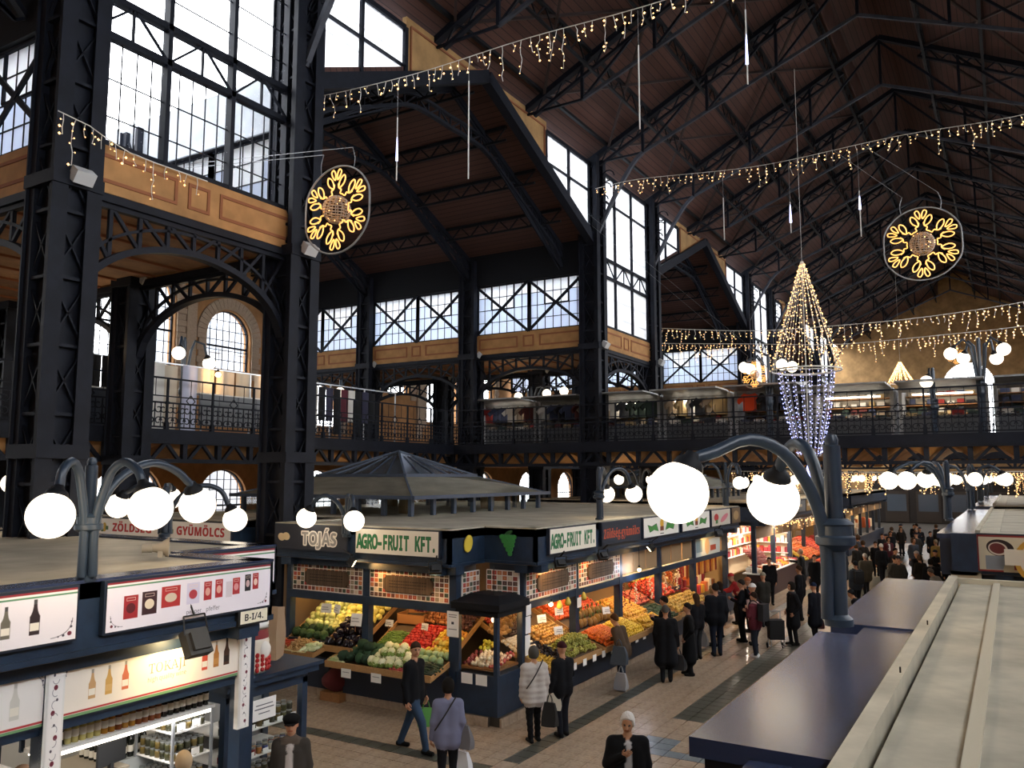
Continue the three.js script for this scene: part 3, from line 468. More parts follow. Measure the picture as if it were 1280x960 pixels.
// ---------------------------------------------------------------- globe lamps on curved arms
const globeGeo = new THREE.SphereGeometry(0.215, 28, 18), globeFar = new THREE.SphereGeometry(0.215, 16, 10);
function lampPost(base, topY, globes, label, o = {}) {
  const L = thing('globe_lamp_post', label, 'lamp', base, 0, o.group || 'globe lamp posts'), h = topY - base[1], pole = mb(), seg = o.far ? 10 : 22, rad = o.far ? 5 : 9;
  pole.lathe(0, 0, 0, [[0.001, 0], [0.1, 0], [0.1, 0.05], [0.066, 0.08], [0.066, h * 0.4], [0.1, h * 0.42], [0.14, h * 0.44], [0.14, h * 0.48], [0.12, h * 0.49], [0.12, h * 0.54], [0.135, h * 0.55], [0.09, h * 0.58], [0.062, h * 0.58], [0.062, h * 0.985], [0.045, h * 0.99], [0.05, h + 0.02], [0.035, h + 0.06], [0.001, h + 0.07]], o.far ? 8 : 18);
  put('pole', toCreasedNormals(pole.geo(), 0.7), M.lampBlue, L);
  const mid = h * 0.5;
  for (const [k, g] of globes.entries()) {
    const dx = g[0] - base[0], dy = g[1] - base[1], dz = g[2] - base[2], r = Math.hypot(dx, dz) || 1e-3, ux = dx / r, uz = dz / r, tip = [dx - ux * 0.1, dy + 0.2, dz - uz * 0.1];
    const pts = [[ux * 0.09, 0.05, uz * 0.09], [ux * 0.09, mid, uz * 0.09], [ux * (0.12 + r * 0.08), lerp(mid, h, 0.55), uz * (0.12 + r * 0.08)], [ux * (r * 0.3 + 0.05), h - 0.06, uz * (r * 0.3 + 0.05)], [ux * r * 0.55, h + 0.02, uz * r * 0.55], [ux * r * 0.78, h - 0.08, uz * r * 0.78], [tip[0] - ux * 0.02, tip[1] + 0.04, tip[2] - uz * 0.02]];
    const arm = mb().tube(pts, 0.046, seg, rad).mesh('arm', M.lampBlue, L);
    const q = new THREE.Quaternion().setFromUnitVectors(V(0, 1, 0), V(-ux * 0.4, 0.9, -uz * 0.4).normalize());
    const cap = put('cap', new THREE.LatheGeometry([[0.001, 0.1], [0.045, 0.1], [0.06, 0.06], [0.1, 0.03], [0.115, -0.02], [0.11, -0.045], [0.001, -0.045]].map((v) => new THREE.Vector2(...v)), 14).applyQuaternion(q), M.ironBlack, arm); cap.position.set(dx - ux * 0.085, dy + 0.19, dz - uz * 0.085);
    const s = put('globe', o.far ? globeFar : globeGeo, M.globe, L); s.position.set(dx, dy, dz); s.userData.label = 'glowing white glass globe';
    if (!o.far || k === 0) pointLight(dx, dy, dz, 0xffe0b4, (o.cd ?? 3) * (o.far ? 1.3 : 0.6), 10, L);
  }
  return L;
}
const near = 'globe lamp posts on the stall roofs';
lampPost([-1.14, 3.72, -6.5], 5.04, [[-2.02, 4.68, -5.62], [-1.74, 4.6, -7.16]], 'blue double lamp post with two large globes rising through the blue roof', { group: near, cd: 4 });
lampPost([-8.22, 3.72, -5.18], 4.92, [[-7.85, 4.42, -4.56], [-7.42, 4.47, -5.32], [-8.52, 4.44, -6.75]], 'dark lamp post with three globes on the white-signed wine stall roof', { group: near, cd: 4 });
lampPost([-12.9, 3.72, -9.55], 4.6, [[-12.2, 4.0, -10.5], [-13.9, 4.25, -9.3], [-14.2, 4.35, -10.6]], 'lamp post with globes standing before the red lettered vegetable signs', { group: near, cd: 3 });
lampPost([-12.2, 3.5, -13.5], 4.35, [[-13.2, 3.88, -13.3], [-11.75, 3.86, -13.2]], 'small lamp post with two globes in front of the egg stall sign', { group: near, cd: 2.5 });
lampPost([-8.6, 3.72, -18.4], 4.95, [[-9.0, 4.32, -19.7], [-8.2, 4.34, -19.6]], 'lamp post with two globes behind the green lettered fruit sign', { group: near, cd: 3 });
lampPost([-8.6, 3.72, -28.8], 5.2, [[-9.5, 4.6, -28.4], [-7.9, 4.55, -28.0], [-8.3, 4.55, -29.9]], 'lamp post with three globes farther along the fruit stall row', { group: near, far: 1, cd: 3 });
lampPost([-1.35, 3.72, -22.5], 5.1, [[-2.55, 4.68, -21.8], [-2.15, 4.68, -21.7], [-1.9, 4.7, -23.6], [-1.5, 4.7, -23.9]], 'lamp post with four globes beyond the meat stall sign', { group: near, far: 1, cd: 4 });
lampPost([-1.2, 3.72, -30.5], 5.1, [[-2.1, 4.68, -30.0], [-1.0, 4.68, -29.4], [-0.2, 4.68, -30.6]], 'lamp post with globes near the bridge over the aisle', { group: near, far: 1, cd: 3 });
for (const [x, z] of [[-8.7, -37], [-8.7, -46], [-8.7, -55], [-1.2, -40], [-1.2, -49], [-8.7, -64], [-1.2, -60], [-13.5, -33], [-17, -44], [-20.5, -24], [-18.5, -10.6]]) lampPost([x, 3.72, z], 5.05, [[x - 0.85, 4.62, z + 0.3], [x + 0.8, 4.62, z + 0.5], [x + 0.1, 4.62, z - 0.95]], 'distant lamp post with three globes above the stall roofs', { group: 'distant globe lamp posts', far: 1, cd: 3 });
// lamps on the gallery level
lampPost([-23.3, GY, -17.7], 9.3, [[-23.0, 8.75, -17.25], [-23.3, 8.6, -18.7]], 'gallery lamp post with two globes above the hanging tablecloths', { group: 'gallery lamp posts', far: 1, cd: 3 });
lampPost([-23.6, GY, -13.2], 9.2, [[-23.1, 8.55, -13.75], [-23.4, 8.4, -14.35]], 'gallery lamp post with two globes above the red clothes', { group: 'gallery lamp posts', far: 1, cd: 4 });
lampPost([-0.75, GY, -32.3], 9.45, [[-1.6, 8.98, -32.1], [-0.02, 9.0, -32.0], [-0.25, 8.8, -32.8], [-1.25, 8.9, -32.9]], 'bridge lamp post with four globes before the arched end window', { group: 'gallery lamp posts', far: 1, cd: 3 });
lampPost([-2.2, GY, -32.3], 8.5, [[-2.4, 8.05, -32.1]], 'bridge lamp post with a single globe between the stalls', { group: 'gallery lamp posts', far: 1, cd: 3 });
lampPost([-7.85, GY, -32.3], 9.4, [[-8.75, 9.0, -32.2], [-8.45, 8.88, -31.9], [-7.3, 9.0, -32.1], [-6.95, 8.9, -32.2]], 'bridge lamp post with four globes beside the light tree', { group: 'gallery lamp posts', far: 1, cd: 3 });
lampPost([-20.6, GY, -36.2], 9.2, [[-20.9, 8.7, -35.4], [-19.4, 8.8, -35.6], [-18.6, 8.9, -35.9]], 'gallery lamp post with three globes behind the lattice arches', { group: 'gallery lamp posts', far: 1, cd: 4 });
lampPost([-25.4, GY, -27.5], 9.0, [[-24.9, 8.4, -26.9]], 'gallery lamp post with one globe by the dark clothes rack', { group: 'gallery lamp posts', far: 1, cd: 3 });

// ---------------------------------------------------------------- stalls on the bridge
{
  const r = rng(77), W = 2.75;
  const names = ['with hanging bags', 'with embroidered goods', 'with dark coats', 'with small souvenirs', 'with an orange shirt and dark shirts', 'with pale linen stacks', 'with porcelain shelves', 'with white boxes', 'with wooden toys'];
  const grey = std(0x9a9c9e, 0.5, { map: rep(mottled, 0.6) }), greyD = std(0x4a4c50, 0.6), cloths = [0x7a1f1c, 0x22242c, 0x39405a, 0xb9b4aa, 0x8d7f6d, 0xc9c6c0, 0x5a2a28, 0x2b3a33, 0xa08a63].map((c) => std(c, 0.9));
  const boxG = mb().box(0, 0.5, 0, 1, 1, 1).box(0, 1.02, 0, 1.04, 0.06, 1.04).geo();
  const shirt = (m, x, y, z, ry, label) => { const s = new THREE.Shape(); s.moveTo(-0.24, 0); s.lineTo(0.24, 0); s.lineTo(0.25, 0.42); s.lineTo(0.42, 0.28); s.lineTo(0.52, 0.4); s.lineTo(0.22, 0.68); s.quadraticCurveTo(0, 0.58, -0.22, 0.68); s.lineTo(-0.52, 0.4); s.lineTo(-0.42, 0.28); s.lineTo(-0.25, 0.42); s.closePath(); const o = put('hanging_shirt', new THREE.ExtrudeGeometry(s, { depth: 0.06, bevelEnabled: true, bevelSize: 0.02, bevelThickness: 0.03, bevelSegments: 2 }), m); o.position.set(x, y, z); o.rotation.y = ry; tag(o, label, 'shirt', 'shirts hanging at the bridge stalls'); return o; };
  for (let k = 0; k < 9; k++) {
    const x = -20.2 + k * 3.03, z = -33.3, o = thing('gallery_stall', 'grey metal bridge stall ' + names[k], 'stall', [x, GY, z], 0, 'stalls on the bridge across the nave');
    const RH = k > 4 ? 2.05 : 2.22, roofPts = [[-0.25, -0.25], [-0.2, -0.12], [-0.05, -0.04], [0.2, 0], [1.7, 0], [1.7, -0.06], [0.2, -0.06], [-0.03, -0.1], [-0.14, -0.17], [-0.19, -0.27]].map(([u, v]) => [u, v + RH]);
    const rg = extr(roofPts.map(([u, v]) => [-u, v]), null, W).rotateY(PI / 2).translate(-W / 2, 0, 0); put('roof', rg, grey, o);
    mb().mm(-W / 2, 0, -1.7, W / 2, RH - 0.06, -1.62).mesh('back_panel', std(0x8c857a, 0.8), o);
    for (const d of [-1, 1]) mb().mm(d * W / 2 - 0.06, 0, -1.65, d * W / 2 + 0.06, RH - 0.06, -0.05).mesh('side_panel', grey, o);
    mb().mm(-W / 2, 0, -0.55, W / 2, 0.85, -0.1).mm(-W / 2 - 0.03, 0.85, -0.6, W / 2 + 0.03, 0.9, -0.02).mesh('counter', greyD, o);
    for (let s = 0; s < 3; s++) mb().mm(-W / 2 + 0.1, 1.0 + s * 0.34, -1.6, W / 2 - 0.1, 1.03 + s * 0.34, -1.1).mesh('shelf', M.wood, o);
    const lit = [0, 2, 3, 5, 6, 8].includes(k);
    if (lit) { const t = mb().beam([-W / 2 + 0.4, RH - 0.36, -0.2], [W / 2 - 0.4, RH - 0.36, -0.2], 0.06).mesh('tube_lamp', M.tubeLamp, o); t.userData.label = 'glowing fluorescent tube'; areaLight(x, GY + RH - 0.41, z - 0.2, x, GY, z - 1.6, W - 0.9, 0.12, 0xfff0d8, 45); }
    if (k === 4) { shirt(std(0xd9481e, 0.9), x - 0.85, GY + 1.35, z - 0.2, 0.1, 'bright orange shirt hanging at a bridge stall'); for (let j = 0; j < 4; j++) shirt(cloths[j === 2 ? 2 : 1], x - 0.3 + j * 0.4, GY + 1.32, z - 0.3, 1.2, 'dark shirt hanging beside the orange shirt'); }
    for (let s = 0; s < 3; s++) { const n = k === 4 ? 4 : 7; for (let j = 0; j < n; j++) { const b = put('goods_box', boxG, cloths[Math.floor(r() * 9)]); b.scale.set(0.18 + r() * 0.12, 0.12 + r() * 0.16, 0.2); b.position.set(x - W / 2 + 0.3 + j * (W - 0.5) / n, GY + 1.03 + s * 0.34, z - 1.35); tag(b, 'small box of goods on a shelf of a bridge stall', 'box', 'goods on the bridge stall shelves'); } }
    for (let j = 0; j < 5; j++) { const b = put('folded_cloth', boxG, cloths[Math.floor(r() * 9)]); b.scale.set(0.3 + r() * 0.1, 0.06 + r() * 0.14, 0.3); b.position.set(x - W / 2 + 0.35 + j * 0.5, GY + 0.9, z - 0.32); tag(b, 'folded cloth stacked on a bridge stall counter', 'cloth', 'folded cloths on the bridge stalls'); }
    if ([0, 1, 2, 3].includes(k)) for (let j = 0; j < 6; j++) shirt(cloths[Math.floor(r() * 9)], x - 1.1 + j * 0.42, GY + 1.25, z - 0.15, 0.5 + r(), 'garment hanging from a shadowy bridge stall');
  }
}
// ---------------------------------------------------------------- textiles on the side gallery
{
  const cloth = (name, label, cat, group, m, x, z, w, y0, y1, fold = 0.05, ry = PI / 2) => {   // hanging cloth with folds and thickness
    const B = mb(), n = 26, f = (t) => Math.sin(t * w * 9) * fold + Math.sin(t * w * 4.3 + 1) * fold * 0.6;
    for (let k = 0; k < n; k++) { const a = k / n, b = (k + 1) / n, X = (t) => (t - 0.5) * w; for (const d of [0.012, -0.012]) { const q = [[X(a), 0, f(a) + d], [X(b), 0, f(b) + d], [X(b), y1 - y0, f(b) * 0.6 + d], [X(a), y1 - y0, f(a) * 0.6 + d]]; d > 0 ? B.quad(...q) : B.quad(q[1], q[0], q[3], q[2]); } }
    const o = put(name, B.geo(), m); o.position.set(x, y0, z); o.rotation.y = ry; return tag(o, label, cat, group);
  };
  const floral = canvasTex(256, 256, (c) => { c.fillStyle = '#d8c7b2'; c.fillRect(0, 0, 256, 256); const r = rng(4); for (let k = 0; k < 70; k++) { c.fillStyle = ['#8c3f3a', '#a87a5c', '#6f6a52', '#c79c86'][k % 4]; c.beginPath(); c.arc(r() * 256, r() * 256, 5 + r() * 9, 0, 7); c.fill(); } }); floral.wrapS = floral.wrapT = THREE.RepeatWrapping;
  const fm = std(0xffffff, 0.95, { map: floral }), cream = std(0xdcd9d2, 0.95), lav = std(0xc9cbe0, 0.95), beige = std(0xcfc2ae, 0.95), red = std(0xa81e26, 0.9), blk = M.blackCloth;
  const g = 'cloths hanging on the side gallery';
  cloth('hanging_curtain', 'white curtain hanging behind the gallery railing', 'curtain', g, cream, -22.6, -16.1, 0.75, 6.15, 8.3); cloth('hanging_curtain', 'cream curtain beside the white one on the gallery', 'curtain', g, beige, -22.65, -16.75, 0.5, 6.2, 8.25);
  cloth('hanging_dress', 'lavender white embroidered dress on the gallery', 'dress', g, lav, -22.5, -17.35, 0.6, 6.2, 8.3);
  [[-18.1, 0.7], [-18.9, 0.75], [-19.7, 0.7], [-20.5, 0.7], [-21.2, 0.6]].forEach(([z, w], i) => cloth('hanging_tablecloth', ['floral tablecloth with brown blossoms', 'floral tablecloth next to the lit bulb', 'plain beige tablecloth on the gallery rack', 'floral tablecloth by the column', 'beige striped tablecloth at the rack end'][i], 'tablecloth', g, i === 2 || i === 4 ? beige : fm, -22.7, z, w, 7.45, 8.3));
  [[-13.3, std(0x8f8880, 0.9), 'grey blouse'], [-13.75, red, 'red dress'], [-14.2, blk, 'black dress with red flowers'], [-14.65, blk, 'black dress']].forEach(([z, m, l]) => cloth('hanging_garment', l + ' hanging on the gallery behind the lattice column', 'garment', g, m, -22.7, z, 0.44, 7.35, 8.3));
  for (let k = 0; k < 9; k++) { const r = k * 0.618 % 1; cloth('hanging_garment', k % 3 ? 'dark garment on the clothes rack at the gallery' : 'white garment on the clothes rack at the gallery', 'garment', g, [cream, blk, std(0x35354a, 0.9), blk, std(0x5a2430, 0.9)][k % 5], -22.7, -23.1 - k * 0.42, 0.4, k % 3 ? 6.9 : 6.4, 8.2, 0.04); }
  const rack = thing('clothes_rack', 'long steel clothes rack on the side gallery', 'rack', [-22.72, GY, -12]); const B = mb(); B.beam([0, 2.28, 0], [0, 2.28, -16], 0.04); for (let z = 0; z >= -16; z -= 2) B.beam([0, 0, z], [0, 2.28, z], 0.04); B.mesh('rail', M.steel, rack);
  const ct = thing('sales_counter', 'long grey counter panel behind the gallery railing', 'counter', [-22.45, GY, -17.7]); for (let k = 0; k < 5; k++) mb().mm(-0.04, 0.35, -k * 0.78, 0.04, 1.38, -k * 0.78 - 0.74).mesh('panel', std(0x7d7f82, 0.7), ct); mb().mm(-0.5, 1.38, 0.05, 0.06, 1.42, -4).mesh('counter_top', M.white, ct);
  const c2 = thing('sales_counter', 'white topped counter with jewellery below the red dress', 'counter', [-22.4, GY, -12.6]); mb().mm(-0.5, 0, 0, 0, 1.25, -2.3).mesh('cabinet', M.navyDark, c2); mb().mm(-0.55, 1.25, 0.05, 0.05, 1.29, -2.35).mesh('counter_top', M.white, c2);
  const bulbGeo = new THREE.SphereGeometry(0.09, 14, 10);
  for (const [z, y, l] of [[-18.35, 8.12, 'bare bulb glowing among the tablecloths on the gallery'], [-20.9, 8.3, 'bare bulb glowing at the end of the tablecloth rack']]) { const t = thing('hanging_bulb', l, 'lamp', [-22.4, y, z], 0, 'bare gallery bulbs'); put('bulb', bulbGeo, M.bulb, t); mb().cyl(0, 0.08, 0, 0.05, 0.03, 0.09).mesh('socket', M.black, t); mb().beam([0, 0.15, 0], [0, 0.9, 0], 0.012).mesh('cord', M.black, t); pointLight(0, 0, 0, 0xffcf90, 1.6, 4, t); }
}
// ---------------------------------------------------------------- stall islands: roofs, fascias, signs
const RY = 3.72;
function island(label, poly, o = {}) {   // flat roofed block of stalls; poly in (x, z), counter-clockwise or not
  const t = thing('stall_roof', label, 'roof', [0, 0, 0], 0, 'roofs of the stall islands');
  const g = extr(poly.map(([x, z]) => [x, -z]), null, 0.16).rotateX(-PI / 2).translate(0, RY - 0.17, 0); put('roof_deck', g, o.deck || M.beigeRoof, t);
  const F = mb(), C = mb(), B = mb(), n = poly.length; let area = 0; for (let k = 0; k < n; k++) { const [a, b] = [poly[k], poly[(k + 1) % n]]; area += a[0] * b[1] - b[0] * a[1]; }
  const s = area > 0 ? 1 : -1, bot = o.bottom ?? 3.0;
  for (let k = 0; k < n; k++) { const a = poly[k], b = poly[(k + 1) % n], L = Math.hypot(b[0] - a[0], b[1] - a[1]), nx = (b[1] - a[1]) / L * s, nz = -(b[0] - a[0]) / L * s;
    F.beam([a[0] - nx * 0.04, (RY + bot) / 2, a[1] - nz * 0.04], [b[0] - nx * 0.04, (RY + bot) / 2, b[1] - nz * 0.04], 0.08, RY - bot - 0.01);
    C.beam([a[0] - nx * 0.16, RY + 0.006, a[1] - nz * 0.16], [b[0] - nx * 0.16, RY + 0.006, b[1] - nz * 0.16], 0.34, 0.03);
    B.beam([a[0] - nx * 0.36, 2.92, a[1] - nz * 0.36], [b[0] - nx * 0.36, 2.92, b[1] - nz * 0.36], 0.3, 0.2); B.beam([a[0] - nx * 0.1, 3.02, a[1] - nz * 0.1], [b[0] - nx * 0.1, 3.02, b[1] - nz * 0.1], 0.26, 0.06); }
  F.mesh('fascia', M.navy, t); C.mesh('roof_edge', o.edge || M.beigeTrim, t); B.mesh('lintel', M.navy, t);
  mb().add(extr(poly.map(([x, z]) => [x, -z]), null, 0.04).rotateX(-PI / 2).translate(0, 2.98, 0)).mesh('stall_ceiling', std(0x8a7a62, 0.8), t);
  return t;
}
// flat board sign; u runs along +x (facing +z) before turning
function sign(label, w, h, tex, pos, ry, o = {}) {
  const t = thing('shop_sign', label, 'sign', pos, ry, o.group);
  mb().box(0, 0, -0.045, w + 0.05, h + 0.05, 0.07).mesh('sign_box', o.box || M.navyDark, t);
  const g = mb(); g.quad([-w / 2, -h / 2, 0], [w / 2, -h / 2, 0], [w / 2, h / 2, 0], [-w / 2, h / 2, 0]); const q = g.geo(); q.setAttribute('uv', new THREE.Float32BufferAttribute([0, 0, 1, 0, 1, 1, 0, 1], 2));
  put('sign_face', q, std(0xffffff, 0.6, { map: tex }), t); return t;
}
const txt = (c, s, x, y, font, fill, stroke, lw = 4, sx = 1) => { c.save(); c.translate(x, y); c.scale(sx, 1); c.font = font; c.textAlign = 'center'; c.textBaseline = 'middle'; if (stroke) { c.strokeStyle = stroke; c.lineWidth = lw; c.lineJoin = 'round'; c.strokeText(s, 0, 0); } c.fillStyle = fill; c.fillText(s, 0, 0); c.restore(); };
const I1 = [[-14.45, -13.6], [-9.6, -13.6], [-9.6, -14.85], [-8.35, -14.85], [-8.35, -29.4], [-20.5, -29.4], [-20.5, -16.2], [-14.45, -16.2]];
island('broad beige roof with navy fascia over the fruit and egg stall island', I1);
const K1 = [[-8.15, 3], [-8.15, -7.65], [-9.85, -7.65], [-9.85, -9.3], [-18.4, -9.3], [-18.4, 3]];
island('beige flat roof of the wine stall with white signs', K1, { edge: M.navyRoof });
island('roof of the vegetable stall with red lettered signs', [[-15.9, -13.6], [-15.9, -15.9], [-24, -15.9], [-24, -13.6]].map(([x, z]) => [x, z]));
island('second beige roof along the fruit row, beyond the cross aisle', [[-8.4, -33], [-8.4, -50], [-19, -50], [-19, -33]]);
island('far beige stall roof deep in the hall', [[-8.4, -53.5], [-8.4, -70], [-19, -70], [-19, -53.5]]);
island('beige roof behind the meat stall sign', [[-0.6, -17.85], [6.6, -17.85], [6.6, -31], [-0.6, -31]]);
island('far beige roof past the bridge lamp post', [[-0.6, -34], [6.6, -34], [6.6, -52], [-0.6, -52]]);

// ---- signs
const rowR = (z0, z1, tex, label, h = 0.5) => sign(label, Math.abs(z0 - z1), h, tex, [-8.27, 3.435, (z0 + z1) / 2], PI / 2, {});
const agro = canvasTex(512, 128, (c) => { c.fillStyle = '#e9e2d2'; c.fillRect(0, 0, 512, 128); for (const [ch, x] of [...'AGRO-FRUIT KFT.'].map((q, i) => [q, 24 + i * 33])) txt(c, ch, x, 66, 'bold 104px sans-serif', '#1d7340', '#123f26', 5, ch === '-' ? 0.8 : 0.55); });
sign('white sign with green lettering beside the egg sign', 2.15, 0.5, agro, [-10.9, 3.435, -13.52], 0);
rowR(-15.3, -17.5, agro, 'white sign with green lettering on the side facing the long aisle');
sign('dark egg stall sign with pale outlined lettering and two eggs', 2.15, 0.52, canvasTex(512, 128, (c) => { c.fillStyle = '#232733'; c.fillRect(0, 0, 512, 128); txt(c, 'TOJÁS', 320, 68, 'bold 92px sans-serif', '#55565c', '#e6e2dc', 16, 0.95); txt(c, 'TOJÁS', 320, 68, 'bold 92px sans-serif', '#8b8a8c', '#b9b5b0', 3, 0.95); c.fillStyle = '#d9c39a'; for (const [x, y] of [[50, 66], [84, 62]]) { c.beginPath(); c.ellipse(x, y, 27, 21, 0.2, 0, 7); c.fill(); } }), [-13.3, 3.44, -13.52], 0);
rowR(-17.85, -20.2, canvasTex(512, 128, (c) => { c.fillStyle = '#1b2536'; c.fillRect(0, 0, 512, 128); txt(c, 'Zöldség-gyümölcs', 256, 66, 'bold 74px serif', '#c4512f', '#7d2f20', 2, 0.72); }), 'navy sign with orange lettering next to the green lettered sign');
const leafSign = canvasTex(384, 128, (c) => { c.fillStyle = '#e9e6de'; c.fillRect(0, 0, 384, 128); for (const d of [-1, 1]) { c.fillStyle = '#3f8a3c'; c.beginPath(); c.moveTo(192 + d * 40, 96); c.lineTo(192 + d * 60, 44); c.lineTo(192 + d * 110, 60); c.lineTo(192 + d * 150, 48); c.lineTo(192 + d * 130, 96); c.lineTo(192 + d * 90, 84); c.fill(); c.strokeStyle = '#24582a'; c.lineWidth = 4; c.stroke(); } c.fillStyle = '#d9a531'; c.beginPath(); c.ellipse(192, 46, 20, 30, 0, 0, 7); c.fill(); c.fillStyle = '#7a3a22'; c.fillRect(172, 66, 40, 30); c.fillStyle = '#444'; c.fillRect(172, 112, 40, 6); });
rowR(-20.4, -23.0, leafSign, 'white sign with green leaves and a yellow fruit, first of two'); rowR(-23.35, -25.85, leafSign, 'white sign with green leaves and a yellow fruit, farther of two');
rowR(-26.1, -28.1, canvasTex(256, 128, (c) => { c.fillStyle = '#c9c3b6'; c.fillRect(0, 0, 256, 128); c.fillStyle = '#b23436'; c.beginPath(); c.arc(60, 60, 30, 0, 7); c.fill(); c.fillStyle = '#d07a86'; c.beginPath(); c.ellipse(170, 70, 60, 22, -0.5, 0, 7); c.fill(); c.fillStyle = '#4c7a45'; c.fillRect(50, 80, 30, 30); }), 'pale sign with red and pink pictures at the end of the row');
rowR(-28.3, -29.3, canvasTex(128, 128, (c) => { c.fillStyle = '#6d5a45'; c.fillRect(0, 0, 128, 128); c.fillStyle = '#a98c62'; c.beginPath(); c.arc(64, 64, 40, 0, 7); c.fill(); }), 'brown sign at the corner of the fruit row');
// painted fruit emblems on the notched corner
{
  const pic = (label, tex, pos, ry) => { const t = thing('fruit_emblem', label, 'emblem', pos, ry); const g = new THREE.ExtrudeGeometry(tex.shape, { depth: 0.02, bevelEnabled: true, bevelSize: 0.008, bevelThickness: 0.008, bevelSegments: 1, curveSegments: 10 }); put('cut_out', g, std(tex.color, 0.6), t); for (const [s, c] of tex.more || []) put('leaf', new THREE.ExtrudeGeometry(s, { depth: 0.022, bevelEnabled: false }), std(c, 0.6), t); };
  const lem = new THREE.Shape(); lem.absellipse(0, 0, 0.13, 0.17, 0, PI * 2, false, -0.4); const gr = new THREE.Shape(); gr.moveTo(0, -0.24); gr.bezierCurveTo(0.08, -0.2, 0.22, 0.02, 0.15, 0.14); gr.bezierCurveTo(0.05, 0.22, -0.1, 0.2, -0.15, 0.12); gr.bezierCurveTo(-0.2, 0, -0.05, -0.2, 0, -0.24);
  const lf = new THREE.Shape(); lf.absellipse(0.02, 0.2, 0.09, 0.04, 0, PI * 2, false, 0.5);
  pic('yellow lemon emblem on the navy corner fascia', { shape: lem, color: 0xd0b53a }, [-9.58, 3.42, -14.2], PI / 2);
  { const t = thing('fruit_emblem', 'green grape emblem on the navy corner fascia', 'emblem', [-9.0, 3.42, -14.83]), gm = std(0x3a8a44, 0.6), cg = new THREE.CylinderGeometry(0.05, 0.05, 0.03, 12).rotateX(PI / 2); for (const [j, n] of [5, 4, 3, 2, 1].entries()) for (let i = 0; i < n; i++) put('grape', cg, gm, t).position.set((i - (n - 1) / 2) * 0.075 + j * 0.012, 0.12 - j * 0.085, 0.015 + (i % 2) * 0.006); put('leaf', new THREE.ExtrudeGeometry(lf, { depth: 0.022, bevelEnabled: false }), std(0x24582a, 0.6), t); }
}
const redSign = (s, sx) => canvasTex(512, 128, (c) => { c.fillStyle = '#efe9e2'; c.fillRect(0, 0, 512, 128); txt(c, s, 290, 68, 'bold 86px sans-serif', '#c02b2a', '#8f1d1f', 3, sx); c.fillStyle = '#c9a33a'; c.beginPath(); c.ellipse(52, 70, 18, 36, 0, 0, 7); c.fill(); c.fillStyle = '#4c6b3a'; c.fillRect(22, 80, 22, 26); c.fillRect(62, 60, 24, 30); c.fillStyle = '#5a4030'; c.fillRect(20, 50, 18, 18); });
sign('white sign with red lettering for vegetables behind the wine stall', 2.5, 0.42, redSign('ZÖLDSÉG', 0.9), [-19.75, 3.46, -13.52], 0); sign('white sign with red lettering for fruit behind the wine stall', 2.5, 0.42, redSign('GYÜMÖLCS', 0.78), [-17.1, 3.46, -13.52], 0);
// wine stall signs
const tri = (c, w, y, h) => { c.fillStyle = '#8c2730'; c.fillRect(0, y, w, h); c.fillStyle = '#f3efe9'; c.fillRect(0, y + h, w, h); c.fillStyle = '#5c8f6c'; c.fillRect(0, y + 2 * h, w, h * 0.8); };
const folk = (c, x, y, fx, fy) => { c.save(); c.translate(x, y); c.scale(fx, fy); for (const [a, b, r, q] of [[10, 10, 7, '#6d2235'], [30, 6, 4, '#3a3440'], [6, 32, 4, '#3a3440'], [46, 4, 3, '#55505a'], [4, 48, 3, '#55505a']]) { c.fillStyle = q; c.beginPath(); c.arc(a, b, r, 0, 7); c.fill(); } c.strokeStyle = '#6b6670'; c.lineWidth = 2; c.beginPath(); c.moveTo(2, 60); c.quadraticCurveTo(4, 4, 70, 2); c.stroke(); c.restore(); };
const bottlePic = (c, x, y, s, body, cap = '#444', lab = '#eee7d8') => { c.fillStyle = cap; c.fillRect(x - 4 * s, y - 46 * s, 8 * s, 14 * s); c.fillStyle = body; c.beginPath(); c.moveTo(x - 4 * s, y - 34 * s); c.lineTo(x + 4 * s, y - 34 * s); c.quadraticCurveTo(x + 5 * s, y - 14 * s, x + 12 * s, y - 4 * s); c.lineTo(x + 12 * s, y + 42 * s); c.lineTo(x - 12 * s, y + 42 * s); c.lineTo(x - 12 * s, y - 4 * s); c.quadraticCurveTo(x - 5 * s, y - 14 * s, x - 4 * s, y - 34 * s); c.fill(); c.fillStyle = lab; c.fillRect(x - 11 * s, y + 12 * s, 22 * s, 20 * s); };
const pepper = canvasTex(1024, 230, (c, w, h) => { c.fillStyle = '#efe9f2'; c.fillRect(0, 0, w, h); tri(c, w, 0, 9); const P = (x, y, ww, hh, a, b) => { c.fillStyle = a; c.fillRect(x, y, ww, hh); c.fillStyle = b; c.beginPath(); c.ellipse(x + ww / 2, y + hh * 0.55, ww * 0.32, hh * 0.22, 0, 0, 7); c.fill(); c.strokeStyle = '#f0d9c8'; c.lineWidth = 2; c.strokeRect(x + ww * 0.2, y + hh * 0.1, ww * 0.6, hh * 0.12); };
  P(90, 70, 78, 110, '#a3262c', '#5c1820'); P(190, 62, 84, 112, '#3a1c22', '#e8d7bd'); P(300, 50, 112, 104, '#b3302f', '#d8c7b0'); P(452, 48, 80, 108, '#d9d2e6', '#b33a44'); P(560, 52, 50, 96, '#b02a30', '#e0a89a'); P(634, 48, 50, 96, '#b02a30', '#e0a89a'); c.fillStyle = '#d8cfd6'; c.fillRect(706, 66, 42, 84); P(752, 52, 50, 88, '#b33438', '#d99'); P(838, 42, 42, 90, '#1d1a1f', '#caa'); P(894, 40, 42, 88, '#a8262c', '#f0d0c0');
  c.strokeStyle = '#8a8690'; txt(c, 'pepper ♦ pfeffer', 560, 196, '30px sans-serif', '#6f6a78'); folk(c, 20, 214, 1, -1); folk(c, 1004, 214, -1, -1); });
